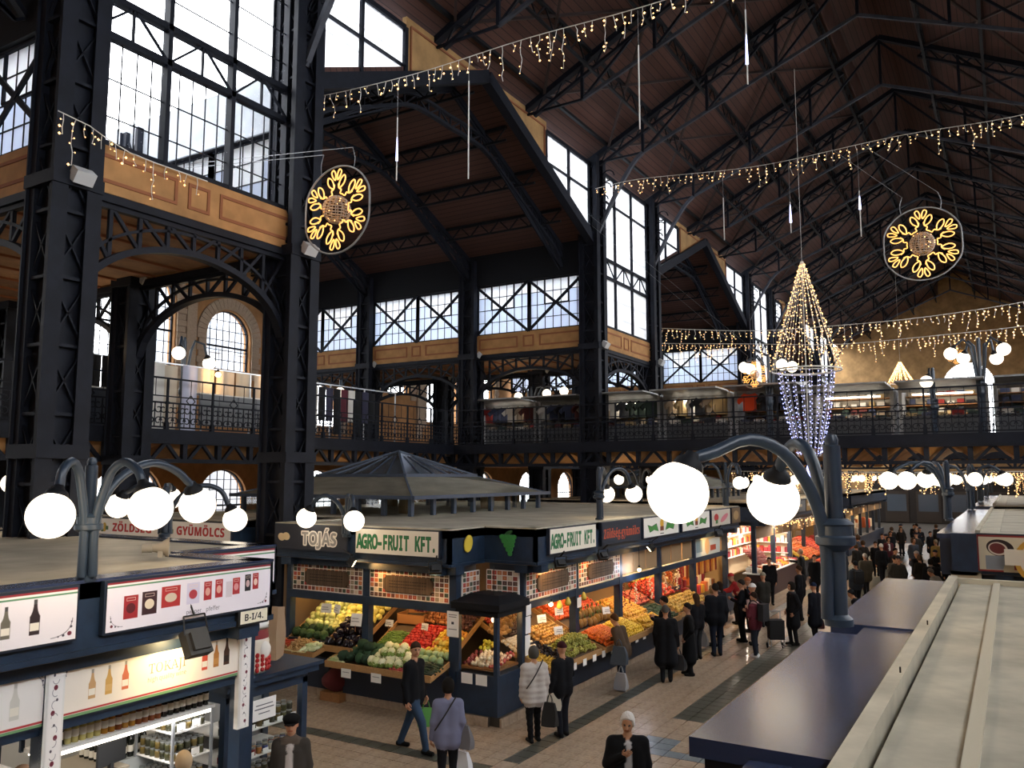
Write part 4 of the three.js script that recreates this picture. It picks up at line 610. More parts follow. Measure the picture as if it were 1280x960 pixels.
sign('white paprika sign with red packets on the wine stall front', 2.2, 0.5, pepper, [-8.07, 3.44, -6.43], PI / 2);
sign('white sign with three wine bottles at the wine stall corner post', 2.3, 0.5, canvasTex(512, 120, (c, w, h) => { c.fillStyle = '#eee9ee'; c.fillRect(0, 0, w, h); tri(c, w, 0, 5); bottlePic(c, 300, 62, 0.8, '#b93a48'); bottlePic(c, 360, 62, 0.8, '#6a6558'); bottlePic(c, 420, 58, 0.9, '#2a1a1e'); folk(c, 505, 112, -0.7, -0.7); bottlePic(c, 200, 62, 0.8, '#8d6a3a'); }), [-8.07, 3.44, -3.86], PI / 2);
sign('white sign strip on the recessed end of the wine stall', 1.4, 0.5, canvasTex(256, 96, (c, w, h) => { c.fillStyle = '#efe9f2'; c.fillRect(0, 0, w, h); tri(c, w, 0, 5); folk(c, 250, 90, -0.7, -0.7); }), [-9.78, 3.44, -8.5], PI / 2);
const tok = canvasTex(1024, 256, (c, w, h) => { c.fillStyle = '#f1e8dc'; c.fillRect(0, 0, w, h); txt(c, 'TOKAJI', 560, 120, '64px serif', '#83765f', null, 0, 1); txt(c, 'high quality wine', 560, 172, '30px sans-serif', '#9a8d76'); bottlePic(c, 150, 130, 1.5, '#c9a070', '#9a9186'); bottlePic(c, 235, 128, 1.5, '#cfa35a', '#a59a88', '#d8b070'); bottlePic(c, 322, 124, 1.5, '#d07050', '#a59a88'); bottlePic(c, 790, 124, 1.5, '#d05038', '#c9b7a0'); bottlePic(c, 865, 122, 1.5, '#b97a3a', '#a59a88', '#c98f4a'); bottlePic(c, 935, 118, 1.6, '#4a3020', '#222', '#2a1c14'); c.fillStyle = '#b93a3c'; c.fillRect(0, 232, w, 9); c.fillStyle = '#6f9a6a'; c.fillRect(0, 243, w, 13); folk(c, 14, 14, 1.1, 1.1); folk(c, 1010, 14, -1.1, 1.1); });
sign('cream wine panel with bottle pictures lit by a floodlight', 2.28, 0.58, tok, [-8.42, 2.62, -6.25], PI / 2);
sign('white panel with faint bottle pictures left of the flowered strip', 2.2, 0.56, canvasTex(512, 128, (c, w, h) => { c.fillStyle = '#f0ebe6'; c.fillRect(0, 0, w, h); bottlePic(c, 370, 66, 0.9, '#d8cdb0', '#c2bcb4'); bottlePic(c, 440, 62, 0.9, '#d6d2c8', '#c2bcb4'); c.fillStyle = '#b93a3c'; c.fillRect(0, 116, w, 5); c.fillStyle = '#6f9a6a'; c.fillRect(0, 122, w, 6); folk(c, 505, 8, -0.6, 0.6); }), [-8.42, 2.6, -3.86], PI / 2);
const strip = canvasTex(64, 512, (c, w, h) => { c.fillStyle = '#f1eeec'; c.fillRect(0, 0, w, h); for (let k = 0; k < 12; k++) { c.fillStyle = k % 2 ? '#6d2235' : '#55505a'; c.beginPath(); c.arc(32 + (k % 3 - 1) * 8, 24 + k * 42, k % 2 ? 9 : 5, 0, 7); c.fill(); c.strokeStyle = '#7a7680'; c.lineWidth = 2; c.beginPath(); c.arc(32, 40 + k * 42, 14, k, k + 3); c.stroke(); } });
sign('white strip with folk flowers between the two wine openings', 0.15, 1.5, strip, [-8.38, 2.12, -5.03], PI / 2, { box: M.white }); sign('white strip with folk flowers at the end post of the wine stall', 0.13, 1.2, strip, [-8.38, 2.3, -7.46], PI / 2, { box: M.white });
sign('small cream stall number plate', 0.42, 0.15, canvasTex(256, 96, (c, w, h) => { c.fillStyle = '#ece5cf'; c.fillRect(0, 0, w, h); txt(c, 'B-I/4.', 128, 50, 'bold 72px sans-serif', '#1c1c1c'); }), [-8.08, 3.085, -7.3], PI / 2, { box: M.black });
// meat stall: navy end block, picture sign and a round emblem
sign('meat stall sign with a ham and sausages in a red frame', 2.4, 0.66, canvasTex(700, 200, (c, w, h) => { c.fillStyle = '#8c2a25'; c.fillRect(0, 0, w, h); c.fillStyle = '#d8cdb0'; c.fillRect(10, 10, w - 20, h - 20); c.fillStyle = '#2a1714'; c.beginPath(); c.ellipse(110, 70, 64, 46, 0.2, 0, 7); c.fill(); c.fillRect(150, 74, 110, 26); c.fillStyle = '#d9c9b5'; c.beginPath(); c.ellipse(100, 74, 46, 36, 0.2, 0, 7); c.fill(); c.fillStyle = '#6d2a26'; c.beginPath(); c.ellipse(98, 72, 37, 28, 0.2, 0, 7); c.fill(); c.fillStyle = '#a8688f'; c.fillRect(250, 26, 120, 60); c.fillStyle = '#8b9298'; c.fillRect(40, 112, 170, 76); c.fillStyle = '#b8a98a'; c.beginPath(); c.arc(180, 190, 60, 0, 7); c.fill(); c.fillStyle = '#8c3028'; c.fillRect(170, 150, 60, 36); }), [0.55, 3.38, -17.78], 0);
{
  const t = thing('meat_emblem_sign', 'round cream and orange emblem with a red bull head on the meat sign', 'sign', [0.36, 3.28, -17.68]);
  put('disc', new THREE.CylinderGeometry(0.42, 0.42, 0.06, 36).rotateX(PI / 2), std(0xd9a441, 0.5), t); put('inner_disc', new THREE.CylinderGeometry(0.34, 0.34, 0.08, 36).rotateX(PI / 2), std(0xf1e6cf, 0.5), t); mb().box(-0.42, 0.05, 0, 0.3, 0.28, 0.07).mesh('tab', std(0xf1e6cf, 0.5), t);
  const s = new THREE.Shape(); s.moveTo(-0.16, 0.2); s.lineTo(-0.1, 0.12); s.lineTo(0.1, 0.12); s.lineTo(0.16, 0.2); s.lineTo(0.15, 0.0); s.lineTo(0.08, -0.18); s.lineTo(-0.08, -0.18); s.lineTo(-0.15, 0); s.closePath(); put('bull_head', new THREE.ExtrudeGeometry(s, { depth: 0.04, bevelEnabled: false }).translate(0, 0, 0.03), std(0xc92a22, 0.5), t);
}
{ const t = thing('fascia_block', 'plain navy block at the end of the meat stall', 'panel', [-0.85, 3.38, -17.75]); mb().box(0, 0, 0, 0.42, 0.7, 0.1).mesh('board', M.navy, t); mb().box(0, -0.6, -0.15, 0.5, 0.5, 0.1).mesh('cream_board', std(0xd8cdb4, 0.7), t); }

// ---- tiled-print boards with a rustic name board (egg and fruit stall)
const tilePrint = canvasTex(512, 168, (c, w, h) => { c.fillStyle = '#efe6dc'; c.fillRect(0, 0, w, h); const r = rng(5); for (let i = 0; i < 18; i++) for (let j = 0; j < 6; j++) { c.fillStyle = ['#8c2f26', '#a8482c', '#c06a3a', '#4a2a24', '#6e3a2c', '#93826a', '#3c4a3a', '#b5392f', '#d8c7b2', '#5a3a30'][Math.floor(r() * 10)]; c.fillRect(4 + i * 28.2, 4 + j * 27.4, 23, 22); c.fillStyle = `rgba(255,230,200,${r() * 0.35})`; c.beginPath(); c.arc(16 + i * 28.2, 15 + j * 27.4, 4 + r() * 5, 0, 7); c.fill(); } });
const woodBoard = canvasTex(256, 96, (c, w, h) => { c.fillStyle = '#5b4a3a'; c.fillRect(0, 0, w, h); const r = rng(8); for (let k = 0; k < 60; k++) { c.fillStyle = `rgba(${r() > 0.5 ? '150,130,105' : '40,30,24'},0.25)`; c.fillRect(r() * w, 0, 1 + r() * 3, h); } for (const y of [26, 44, 62]) { c.fillStyle = 'rgba(40,28,20,0.75)'; for (let k = 0; k < 16; k++) c.fillRect(34 + k * 12, y, 7 + r() * 4, 6); } });
function printBoard(label, w, h, pos, ry, plaque = true, uRange = 1) {
  const t = thing('printed_board', label, 'board', pos, ry, 'photo-tile boards of the fruit stall'); mb().box(0, 0, -0.03, w, h, 0.04).mesh('backing', M.white, t);
  const q = mb().quad([-w / 2, -h / 2, 0], [w / 2, -h / 2, 0], [w / 2, h / 2, 0], [-w / 2, h / 2, 0]).geo(); q.setAttribute('uv', new THREE.Float32BufferAttribute([0, 0, uRange, 0, uRange, 1, 0, 1], 2)); put('photo_tiles', q, std(0xffffff, 0.5, { map: tilePrint }), t);
  if (plaque) { const a = w * 0.28, b = h * 0.27, e = 0.06, s = new THREE.Shape(); s.moveTo(-a - e, -b + e); s.quadraticCurveTo(-a, -b + e, -a, -b); s.lineTo(a, -b); s.quadraticCurveTo(a, -b + e, a + e, -b + e); s.lineTo(a + e, b - e); s.quadraticCurveTo(a, b - e, a, b); s.lineTo(-a, b); s.quadraticCurveTo(-a, b - e, -a - e, b - e); s.closePath();
    const g = new THREE.ExtrudeGeometry(s, { depth: 0.03, bevelEnabled: true, bevelSize: 0.01, bevelThickness: 0.01, bevelSegments: 1 }); const P = g.attributes.position, U = g.attributes.uv; for (let k = 0; k < P.count; k++) U.setXY(k, P.getX(k) / (2 * a + 0.14) + 0.5, P.getY(k) / (2 * b) + 0.5); put('name_board', g, std(0xffffff, 0.8, { map: woodBoard }), t).userData.label = 'rustic dark wooden name board'; }
}
printBoard('photo-tile board with wooden name board under the egg sign', 2.08, 0.6, [-13.2, 2.53, -13.98], 0); printBoard('photo-tile board with wooden name board, brightly lit, under the green lettered sign', 2.08, 0.6, [-10.92, 2.53, -13.98], 0);
printBoard('photo-tile board with wooden name board at the first opening along the aisle', 2.3, 0.6, [-8.73, 2.53, -16.25], PI / 2); printBoard('photo-tile board with wooden name board at the second opening along the aisle', 2.35, 0.6, [-8.73, 2.53, -18.7], PI / 2);
printBoard('narrow photo-tile board on the notched corner, facing the aisle', 0.62, 0.62, [-9.66, 2.53, -14.45], PI / 2, false, 0.28); printBoard('narrow photo-tile board on the notched corner, facing the wine stall', 0.78, 0.62, [-9.2, 2.53, -14.92], 0, false, 0.34);

// ---- frames of the fruit stall: posts, counters, plinth tiles
{
  const post = (o, x, z, w = 0.17) => mb().mm(x - w / 2, 0.1, z - w / 2, x + w / 2, 3.05, z + w / 2).mesh('post', M.navy, o);
  const front = thing('market_stall', 'navy egg and vegetable stall frame with open counters', 'stall', [0, 0, 0], 0, 'open stalls of the fruit island');
  for (const x of [-14.38, -12.06, -9.78]) post(front, x, -14.05);
  mb().mm(-14.4, 2.05, -14.08, -9.7, 2.22, -13.95).mesh('lintel', M.navy, front);
  mb().mm(-12.55, 0.18, -14.2, -9.8, 0.84, -13.85).mm(-14.35, 0.18, -14.9, -13.0, 0.84, -13.9).mesh('counter_panel', M.navyDark, front);
  mb().mm(-14.5, 0.2, -16.1, -14.42, 3, -13.95).mm(-20.3, 0.1, -16.6, -9.9, 3, -16.5).mesh('back_wall', std(0x6d5a45, 0.8), front);
  const side = thing('market_stall', 'navy fruit stall frame along the main aisle with sloping displays', 'stall', [0, 0, 0], 0, 'open stalls of the fruit island');
  for (const z of [-15.1, -17.45, -19.95, -22.75, -25.75, -29.2]) post(side, -8.82, z);
  mb().mm(-8.9, 2.05, -15.1, -8.74, 2.2, -29.3).mesh('lintel', M.navy, side); mb().mm(-9.0, 0.18, -15.0, -8.55, 0.84, -29.3).mesh('counter_panel', M.navyDark, side);
  mb().mm(-11.9, 0.1, -16.6, -11.8, 3, -29.3).mm(-11.8, 0.1, -29.35, -8.8, 3, -29.25).mesh('back_wall', std(0x94805f, 0.8), side);
  for (const [a, b] of [[-20.05, -22.65], [-22.85, -25.65]]) for (let k = 0; k < 3; k++) mb().mm(-8.83, 2.24, lerp(a, b, k / 3) - 0.03, -8.8, 2.8, lerp(a, b, (k + 1) / 3) + 0.03).mesh('transom_panel', std(0x9a7d5c, 0.6), side);
  // tiled plinths, each tile a piece
  const pl = thing('tiled_plinth', 'beige tiled plinth under the fruit stall counters', 'plinth'); const tg = mb().box(0, 0, 0, 0.29, 0.17, 0.04).geo(), tz = mb().box(0, 0, 0, 0.04, 0.17, 0.29).geo();
  mb().mm(-12.5, 0, -14.1, -8.9, 0.18, -13.93).mm(-14.3, 0, -14.8, -13.05, 0.18, -13.98).mm(-9, 0, -29.2, -8.66, 0.18, -14).mesh('plinth_core', M.grout, pl);
  for (let x = -14.15; x < -8.8; x += 0.3) { if (x > -13.1 && x < -12.4) continue; const t = put('tile', tg, M.tileB, pl); t.position.set(x, 0.09, x < -13 ? -13.96 : -13.91); } for (let z = -14.1; z > -29; z -= 0.3) { const t = put('tile', tz, M.tileB, pl); t.position.set(-8.64, 0.09, z); }
  // glazed corner kiosk
  const k = thing('corner_kiosk', 'glazed navy corner kiosk with white onions in front of the notched corner', 'kiosk', [0, 0, 0]);
  mb().mm(-9.68, 0.18, -15.0, -8.72, 0.94, -13.97).mesh('base_panel', M.navy, k);
  mb().mm(-9.7, 2.05, -15.0, -8.7, 2.17, -13.95).mm(-9.76, 2.17, -15.05, -8.62, 2.3, -13.87).mesh('cornice', M.ironBlack, k);
  const rt = mb(); rt.quad([-9.76, 2.3, -13.87], [-8.62, 2.3, -13.87], [-8.9, 2.42, -14.3], [-9.6, 2.42, -14.3]); rt.quad([-8.62, 2.3, -13.87], [-8.62, 2.3, -15.05], [-8.9, 2.42, -14.85], [-8.9, 2.42, -14.3]); rt.quad([-9.6, 2.42, -14.3], [-8.9, 2.42, -14.3], [-8.9, 2.42, -14.85], [-9.6, 2.42, -14.85]); rt.mesh('roof', M.ironBlack, k);
  for (const [x, z] of [[-9.66, -14], [-8.76, -14], [-8.76, -14.95]]) mb().mm(x - 0.045, 0.94, z - 0.045, x + 0.045, 2.05, z + 0.045).mesh('post', M.navy, k);
  mb().quad([-9.62, 0.95, -14], [-8.8, 0.95, -14], [-8.8, 2.05, -14], [-9.62, 2.05, -14]).mesh('pane', M.glass, k); mb().quad([-8.76, 0.95, -14.05], [-8.76, 0.95, -14.9], [-8.76, 2.05, -14.9], [-8.76, 2.05, -14.05]).mesh('pane', M.glass, k);
  mb().mm(-9.66, 1.0, -14.9, -8.8, 1.04, -14.05).mesh('shelf', M.wood, k);
}
// ---- lamps of the fruit stall
{
  const flood = (x, y, z, tx, ty, tz, label, cd) => { const t = thing('floodlight', label, 'lamp', [x, y, z], Math.atan2(tx - x, tz - z), 'small floodlights over the boards'); const pit = -Math.atan2(ty - y, Math.hypot(tx - x, tz - z)); const m = new THREE.Matrix4().makeRotationX(pit);
    mb().add(mb().box(0, 0, 0, 0.24, 0.17, 0.09).box(0, 0, -0.07, 0.16, 0.12, 0.06).geo(), m).mesh('housing', M.black, t); put('lamp_glass', mb().box(0, 0, 0.047, 0.2, 0.13, 0.01).geo().applyMatrix4(m), M.bulb, t); mb().beam([-0.13, 0, 0], [-0.13, 0.16, -0.02], 0.02).beam([0.13, 0, 0], [0.13, 0.16, -0.02], 0.02).beam([-0.13, 0.16, -0.02], [0.13, 0.16, -0.02], 0.02).beam([0, 0.16, -0.02], [0, 0.28, -0.2], 0.025).mesh('bracket', M.black, t);
    const l = new THREE.SpotLight(0xffc070, cd, 0, 0.85, 0.6); const d = V(tx - x, ty - y, tz - z).normalize(); l.position.set(x + d.x * 0.1, y + d.y * 0.1, z + d.z * 0.1); l.target.position.set(tx, ty, tz); l.castShadow = true; l.name = 'floodlight_beam'; scene.add(l, l.target); };
  flood(-12.0, 2.98, -13.45, -11.2, 2.45, -13.98, 'black floodlight between the two front boards', 2.2); flood(-9.85, 2.96, -13.45, -10.4, 2.5, -13.98, 'black floodlight near the notched corner', 1.2);
  flood(-8.2, 2.96, -15.6, -8.73, 2.5, -16.0, 'black floodlight at the first side board', 2); flood(-8.15, 2.96, -17.6, -8.73, 2.5, -17.9, 'black floodlight between the side boards', 2); flood(-8.1, 2.94, -20.4, -8.73, 2.4, -20.0, 'black floodlight by the orange lettered sign', 1); flood(-8.1, 2.96, -26.2, -8.75, 2.5, -27, 'floodlight shining on the bright poster', 4);
  const bulbG = new THREE.SphereGeometry(0.05, 12, 8);
  const bulb = (x, y, z, label, cd, c = 0xffc27a, drop = 0.5) => { const t = thing('hanging_bulb', label, 'lamp', [x, y, z], 0, 'bare bulbs in the fruit stall'); put('bulb', bulbG, M.bulb, t); mb().cyl(0, 0.045, 0, 0.03, 0.022, 0.07, 8).mesh('socket', M.black, t); mb().beam([0, 0.1, 0], [0, Math.max(0.15, 2.98 - y), 0], 0.012).mesh('cord', M.black, t); pointLight(0, 0, 0, c, cd, 2.5, t); };
  bulb(-9.05, 1.93, -14.35, 'bright bulb inside the glazed corner kiosk', 1.2); bulb(-8.75, 2.02, -16.2, 'small bright bulb under the first side board', 1.2);
  bulb(-8.5, 2.35, -20.6, 'cold white bulb under the transom', 1.5, 0xdfe8ff); bulb(-9.2, 2.6, -21.9, 'warm bulb behind the transom panels', 3); bulb(-9.2, 2.62, -24.2, 'warm wide bulb behind the farther transom', 3);
  // warm tubes hidden behind the boards that light the displays
  for (const [x0, z0, x1, z1, n, l] of [[-14.1, -14.3, -12.3, -14.3, 26, 'egg'], [-11.8, -14.3, -9.95, -14.3, 20, 'vegetable'], [-9.1, -15.4, -9.1, -17.2, 24, 'apple'], [-9.1, -17.7, -9.1, -19.7, 30, 'orange'], [-9.3, -20.3, -9.3, -22.4, 26, 'pepper'], [-9.3, -23, -9.3, -25.5, 26, 'tomato'], [-9.3, -26, -9.3, -29, 40, 'sausage']]) {
    const t = thing('tube_lamp', 'warm fluorescent tube above the ' + l + ' display', 'lamp', [0, 0, 0], 0, 'tubes above the displays'); mb().beam([x0, 2.6, z0], [x1, 2.6, z1], 0.05).mesh('tube', M.tubeLamp, t); mb().beam([x0, 2.66, z0], [x1, 2.66, z1], 0.09, 0.05).mesh('batten', M.white, t); mb().beam([x0, 2.66, z0], [x0, 3.0, z0], 0.02).beam([x1, 2.66, z1], [x1, 3.0, z1], 0.02).mesh('hanger', M.black, t);
    const alongX = z0 === z1; areaLight((x0 + x1) / 2, 2.56, (z0 + z1) / 2, (x0 + x1) / 2, 0, (z0 + z1) / 2 + 0.001, Math.abs(alongX ? x1 - x0 : 0.12), Math.abs(alongX ? 0.12 : z1 - z0), 0xffc880, n);
  }
}
// ---------------------------------------------------------------- produce: one shape of each kind, then one object per piece
function lumpy(g, amp, freq, seed = 1) { const P = g.attributes.position, v = V(); for (let k = 0; k < P.count; k++) { v.fromBufferAttribute(P, k); const l = v.length() || 1, n = Math.sin(v.x * freq + seed) * Math.sin(v.y * freq * 1.1 + seed * 2) * Math.sin(v.z * freq * 0.9 + seed * 3); v.multiplyScalar(1 + amp * n / l * l); P.setXYZ(k, v.x, v.y, v.z); } g.computeVertexNormals(); return g; }
const sph = (r, a = 9, b = 7) => new THREE.SphereGeometry(r, a, b);
const ell = (x, y, z, a = 9, b = 7) => sph(1, a, b).scale(x, y, z);
const shapes = {
  ball: sph(1), apple: new THREE.LatheGeometry([[0.001, 0.72], [0.3, 0.9], [0.75, 0.78], [1, 0.2], [0.9, -0.4], [0.5, -0.85], [0.001, -0.78]].map((q) => new THREE.Vector2(...q)).reverse(), 9),
  pear: new THREE.LatheGeometry([[0.001, -0.9], [0.6, -0.75], [0.85, -0.2], [0.6, 0.4], [0.35, 0.9], [0.001, 1.1]].map((q) => new THREE.Vector2(...q)), 8),
  lemon: new THREE.LatheGeometry([[0.001, -1.25], [0.2, -1.1], [0.75, -0.6], [0.85, 0], [0.75, 0.6], [0.2, 1.1], [0.001, 1.25]].map((q) => new THREE.Vector2(...q)), 8).rotateZ(PI / 2),
  cauli: lumpy(sph(1, 14, 10), 0.14, 9), broc: lumpy(sph(1, 14, 10), 0.22, 7, 3), potato: lumpy(ell(1.25, 0.85, 0.95), 0.18, 2.3), ginger: lumpy(ell(1.6, 0.6, 0.8, 10, 8), 0.5, 3, 2),
  onion: new THREE.LatheGeometry([[0.001, -0.85], [0.5, -0.78], [1, -0.1], [0.75, 0.55], [0.25, 0.85], [0.08, 1.25], [0.001, 1.3]].map((q) => new THREE.Vector2(...q)), 9),
  cuke: new THREE.CapsuleGeometry(1, 8, 3, 8).rotateZ(PI / 2), carrot: new THREE.LatheGeometry([[0.001, -5], [0.35, -4], [1, 3.5], [0.9, 4.3], [0.001, 4.5]].map((q) => new THREE.Vector2(...q)), 7).rotateZ(PI / 2),
  bell: lumpy(new THREE.LatheGeometry([[0.001, -1.1], [0.5, -1.15], [0.8, -0.6], [1, 0.5], [0.7, 0.95], [0.2, 0.8], [0.001, 0.8]].map((q) => new THREE.Vector2(...q)), 9), 0.1, 3),
  fennel: new THREE.LatheGeometry([[0.001, -1], [0.7, -0.8], [1, 0], [0.8, 1.2], [0.55, 2.2], [0.6, 2.6], [0.001, 2.6]].map((q) => new THREE.Vector2(...q)), 8).rotateZ(PI / 2),
  banana: new THREE.TubeGeometry(new THREE.CatmullRomCurve3([V(-4, 1.6, 0), V(-2.2, 0.3, 0), V(0, -0.2, 0), V(2.2, 0.3, 0), V(4, 1.6, 0)]), 8, 0.95, 6),
  pine: lumpy(ell(0.78, 1.15, 0.78, 12, 10), 0.08, 8),
};
{ const b = mb(); const r = rng(3); for (let k = 0; k < 26; k++) { const y = 1 - k / 26 * 2.3, w = 0.75 * (1 - Math.abs(y) * 0.25); b.at(sph(0.3, 6, 5), (r() - 0.5) * 1.5 * w, y * 0.6, (r() - 0.5) * 1.5 * w); } shapes.grapes = b.geo(); }
const PM = {}; const pm = (c, rough = 0.45) => PM[c] || (PM[c] = std(c, rough));
const leafCrown = (() => { const b = mb(); for (let k = 0; k < 14; k++) { const a = k * 2.4, t = 0.35 + (k % 3) * 0.25; b.at(new THREE.ConeGeometry(0.13, 1.1, 4), Math.cos(a) * 0.22 * t, 1.45 + (k % 3) * 0.1, Math.sin(a) * 0.22 * t, Math.sin(a) * 0.5 * t, 0, -Math.cos(a) * 0.5 * t); } return b.geo(); })();
const leafWrap = (() => { const b = mb(); for (let k = 0; k < 6; k++) { const a = k / 6 * PI * 2; b.at(ell(0.55, 0.75, 0.12, 7, 5), Math.cos(a) * 0.85, -0.3, Math.sin(a) * 0.85, 0, -a + PI / 2, 0.1); } return b.geo(); })();
let pileSeed = 100;
// heap of one kind over a sloping quad: A front left, B front right, C back right, D back left
function heap(name, label, cat, shape, size, colors, quad, o = {}) {
  const r = rng(pileSeed++), [A, B, C, D] = quad.map((q) => V(...q)), W = A.distanceTo(B), Dp = A.distanceTo(D), st = size * (o.pitch || 1.75), nx = Math.max(1, Math.floor(W / (st * (o.wide || 1)))), nz = Math.max(1, Math.floor(Dp / st));
  const out = [], group = o.group || cat + ' heap on display';
  for (let layer = 0; layer < (o.layers || 1); layer++) for (let j = layer; j < nz - layer; j++) for (let i = layer; i < nx - layer; i++) {
    if (layer < (o.layers || 1) - 1 && i > layer + 1 && i < nx - layer - 2 && j > layer + 1 && j < nz - layer - 2) continue;   // covered by the layer above
    const u = (i + 0.5 + (j % 2 ? 0.22 : -0.22) + (r() - 0.5) * 0.35) / nx, v = (j + 0.5 + (r() - 0.5) * 0.35) / nz, p = A.clone().lerp(B, u).lerp(D.clone().lerp(C, u), v);
    const m = (o.mound || 0) * Math.sin(PI * Math.min(1, Math.max(0, u))) * Math.sin(PI * Math.min(1, Math.max(0, v)));
    const g = put(name, shapes[shape], pm(colors[Math.floor(r() * colors.length)], o.rough)); const s = size * (0.88 + r() * 0.24);
    g.scale.setScalar(s); g.position.set(p.x, p.y + size * (o.lift ?? 0.7) + m + layer * size * 1.4, p.z);
    if (o.upright) g.rotation.set((r() - 0.5) * 0.3, r() * 6, (r() - 0.5) * 0.3); else if (o.align !== undefined) g.rotation.set((r() - 0.5) * 0.4, o.align + (r() - 0.5) * 0.7, (r() - 0.5) * 0.3); else g.rotation.set(r() * 6, r() * 6, r() * 6);
    if (o.crown) put('leaf_crown', leafCrown, pm(0x4a5c2c, 0.7), g); if (o.wrap) put('outer_leaves', leafWrap, pm(o.wrap > 1 ? o.wrap : 0x7f9a4a, 0.7), g);
    tag(g, label, cat, group); out.push(g);
  }
  return out;
}
// tray of boards under a heap
function tray(label, quad, o = {}) {
  const t = thing('produce_tray', label, 'tray', [0, 0, 0], 0, 'wooden trays of the displays'), [A, B, C, D] = quad, dn = (q, d) => [q[0], q[1] - d, q[2]];
  const bed = mb(); const h = 0.04; bed.quad(dn(A, h), dn(B, h), dn(C, h), dn(D, h)); bed.quad(dn(D, h + 0.02), dn(C, h + 0.02), dn(B, h + 0.02), dn(A, h + 0.02)); bed.mesh('bed', std(0x5c4a36, 0.9), t);
  mb().beam(A, B, 0.03, 0.13).mesh('front_board', o.mat || M.crate, t); if (o.sides !== 0) { mb().beam(A, D, 0.025, 0.1).mesh('side_board', M.crate, t); mb().beam(B, C, 0.025, 0.1).mesh('side_board', M.crate, t); }
  return t;
}
function card(x, y, z, ry, label, w = 0.2, h = 0.14, tilt = -0.2) { const t = thing('price_card', label, 'price card', [x, y, z], ry, 'paper price cards'); put('card', mb().box(0, h / 2 + 0.08, 0, w, h, 0.006).geo().rotateX(tilt), M.paper, t); mb().beam([0, -0.04, 0], [0, 0.1, 0], 0.008).mesh('stick', M.wood, t); mb().box(0, h * 0.62 + 0.08, 0.005, w * 0.6, 0.012, 0.002).box(0, h * 0.38 + 0.08, 0.005, w * 0.7, 0.012, 0.002).mesh('ink_lines', std(0x7a7a80, 0.9), t); }
// --- front, section under the egg sign
const FZ = (x0, x1, z0, y0, z1, y1) => [[x0, y0, z0], [x1, y0, z0], [x1, y1, z1], [x0, y1, z1]];
{
  let q = FZ(-14.25, -12.95, -13.35, 1.0, -13.85, 1.12); tray('low wooden tray of carrots, ginger and fennel before the egg stall', q);
  heap('carrot', 'orange red carrot in the low front tray', 'carrot', 'carrot', 0.022, [0xb3452a, 0xa33a26, 0xc05a2e], FZ(-14.25, -13.85, -13.38, 1.02, -13.85, 1.12), { pitch: 2.2, wide: 2.6, align: 0.3, layers: 2 });
  heap('ginger_root', 'knobbly tan ginger root in the low front tray', 'ginger', 'ginger', 0.042, [0xb9935f, 0xa98355, 0xc4a06c], FZ(-13.85, -13.35, -13.38, 1.02, -13.85, 1.14), { layers: 2 });
  heap('fennel_bulb', 'pale green fennel bulb in the low front tray', 'fennel', 'fennel', 0.05, [0xc9d2a2, 0xbcc892, 0xd6dcb6], FZ(-13.35, -12.98, -13.4, 1.04, -13.85, 1.12), { pitch: 2.1, align: 1.4, layers: 1 });
  heap('parsnip', 'yellowish parsnip in the low front tray', 'parsnip', 'carrot', 0.022, [0xcfbf8e, 0xc4b480], FZ(-13.7, -13.1, -13.3, 1.02, -13.45, 1.04), { wide: 3, align: 0.2 });
  q = FZ(-14.25, -12.2, -13.9, 1.12, -15.4, 1.95); tray('sloping display under the egg sign', q, { mat: M.navyDark });
  heap('kohlrabi', 'pale green kohlrabi heaped under the egg sign', 'kohlrabi', 'ball', 0.075, [0xc6d08a, 0xd0d898, 0xbcc87e], FZ(-14.2, -13.3, -14.3, 1.36, -15.3, 1.92), { layers: 2 });
  heap('yellow_melon', 'pale yellow melon heaped under the egg sign', 'melon', 'ball', 0.082, [0xe2da7c, 0xe8e28c, 0xdcd270], FZ(-13.3, -12.25, -14.5, 1.5, -15.35, 1.98), { layers: 2 });
  heap('lettuce_head', 'dark leafy lettuce below the kohlrabi', 'lettuce', 'broc', 0.1, [0x2c4424, 0x35522a, 0x24381f], FZ(-14.2, -13.15, -13.95, 1.15, -14.35, 1.34), { layers: 1, rough: 0.9, wrap: 0x2f4a26 });
  heap('yellow_squash', 'yellow green squash beside the aubergines', 'squash', 'bell', 0.06, [0xc6c26a, 0xbfc07a], FZ(-13.35, -13.0, -14.2, 1.35, -14.6, 1.55), {});
  heap('aubergine', 'glossy black aubergine in the tilted crate', 'aubergine', 'bell', 0.085, [0x1c1420, 0x241a28, 0x161018], FZ(-13.0, -12.2, -13.75, 1.12, -14.5, 1.55), { layers: 2, rough: 0.25 });
  tray('tilted wooden crate of aubergines', FZ(-13.05, -12.15, -13.7, 1.1, -14.5, 1.5));
  card(-13.2, 1.7, -13.95, 0.2, 'white price card among the lettuces under the egg sign', 0.26, 0.2); card(-12.75, 1.75, -13.8, -0.3, 'white price card over the aubergines', 0.24, 0.18); card(-12.1, 1.55, -13.7, 0.2, 'white price card by the middle post', 0.26, 0.26);
  // poster inside
  const t = thing('wall_poster', 'orange round poster on the back wall of the egg stall', 'poster', [-13.95, 1.95, -15.6]); mb().box(0, 0, 0, 0.7, 0.5, 0.02).mesh('sheet', std(0xe0c8a0, 0.8), t); put('ring', new THREE.TorusGeometry(0.19, 0.05, 8, 24).translate(0, 0, 0.02), std(0xd07a2a, 0.7), t); put('dark_figure', ell(0.09, 0.13, 0.02).translate(0, -0.03, 0.03), std(0x2a2420, 0.7), t);
}
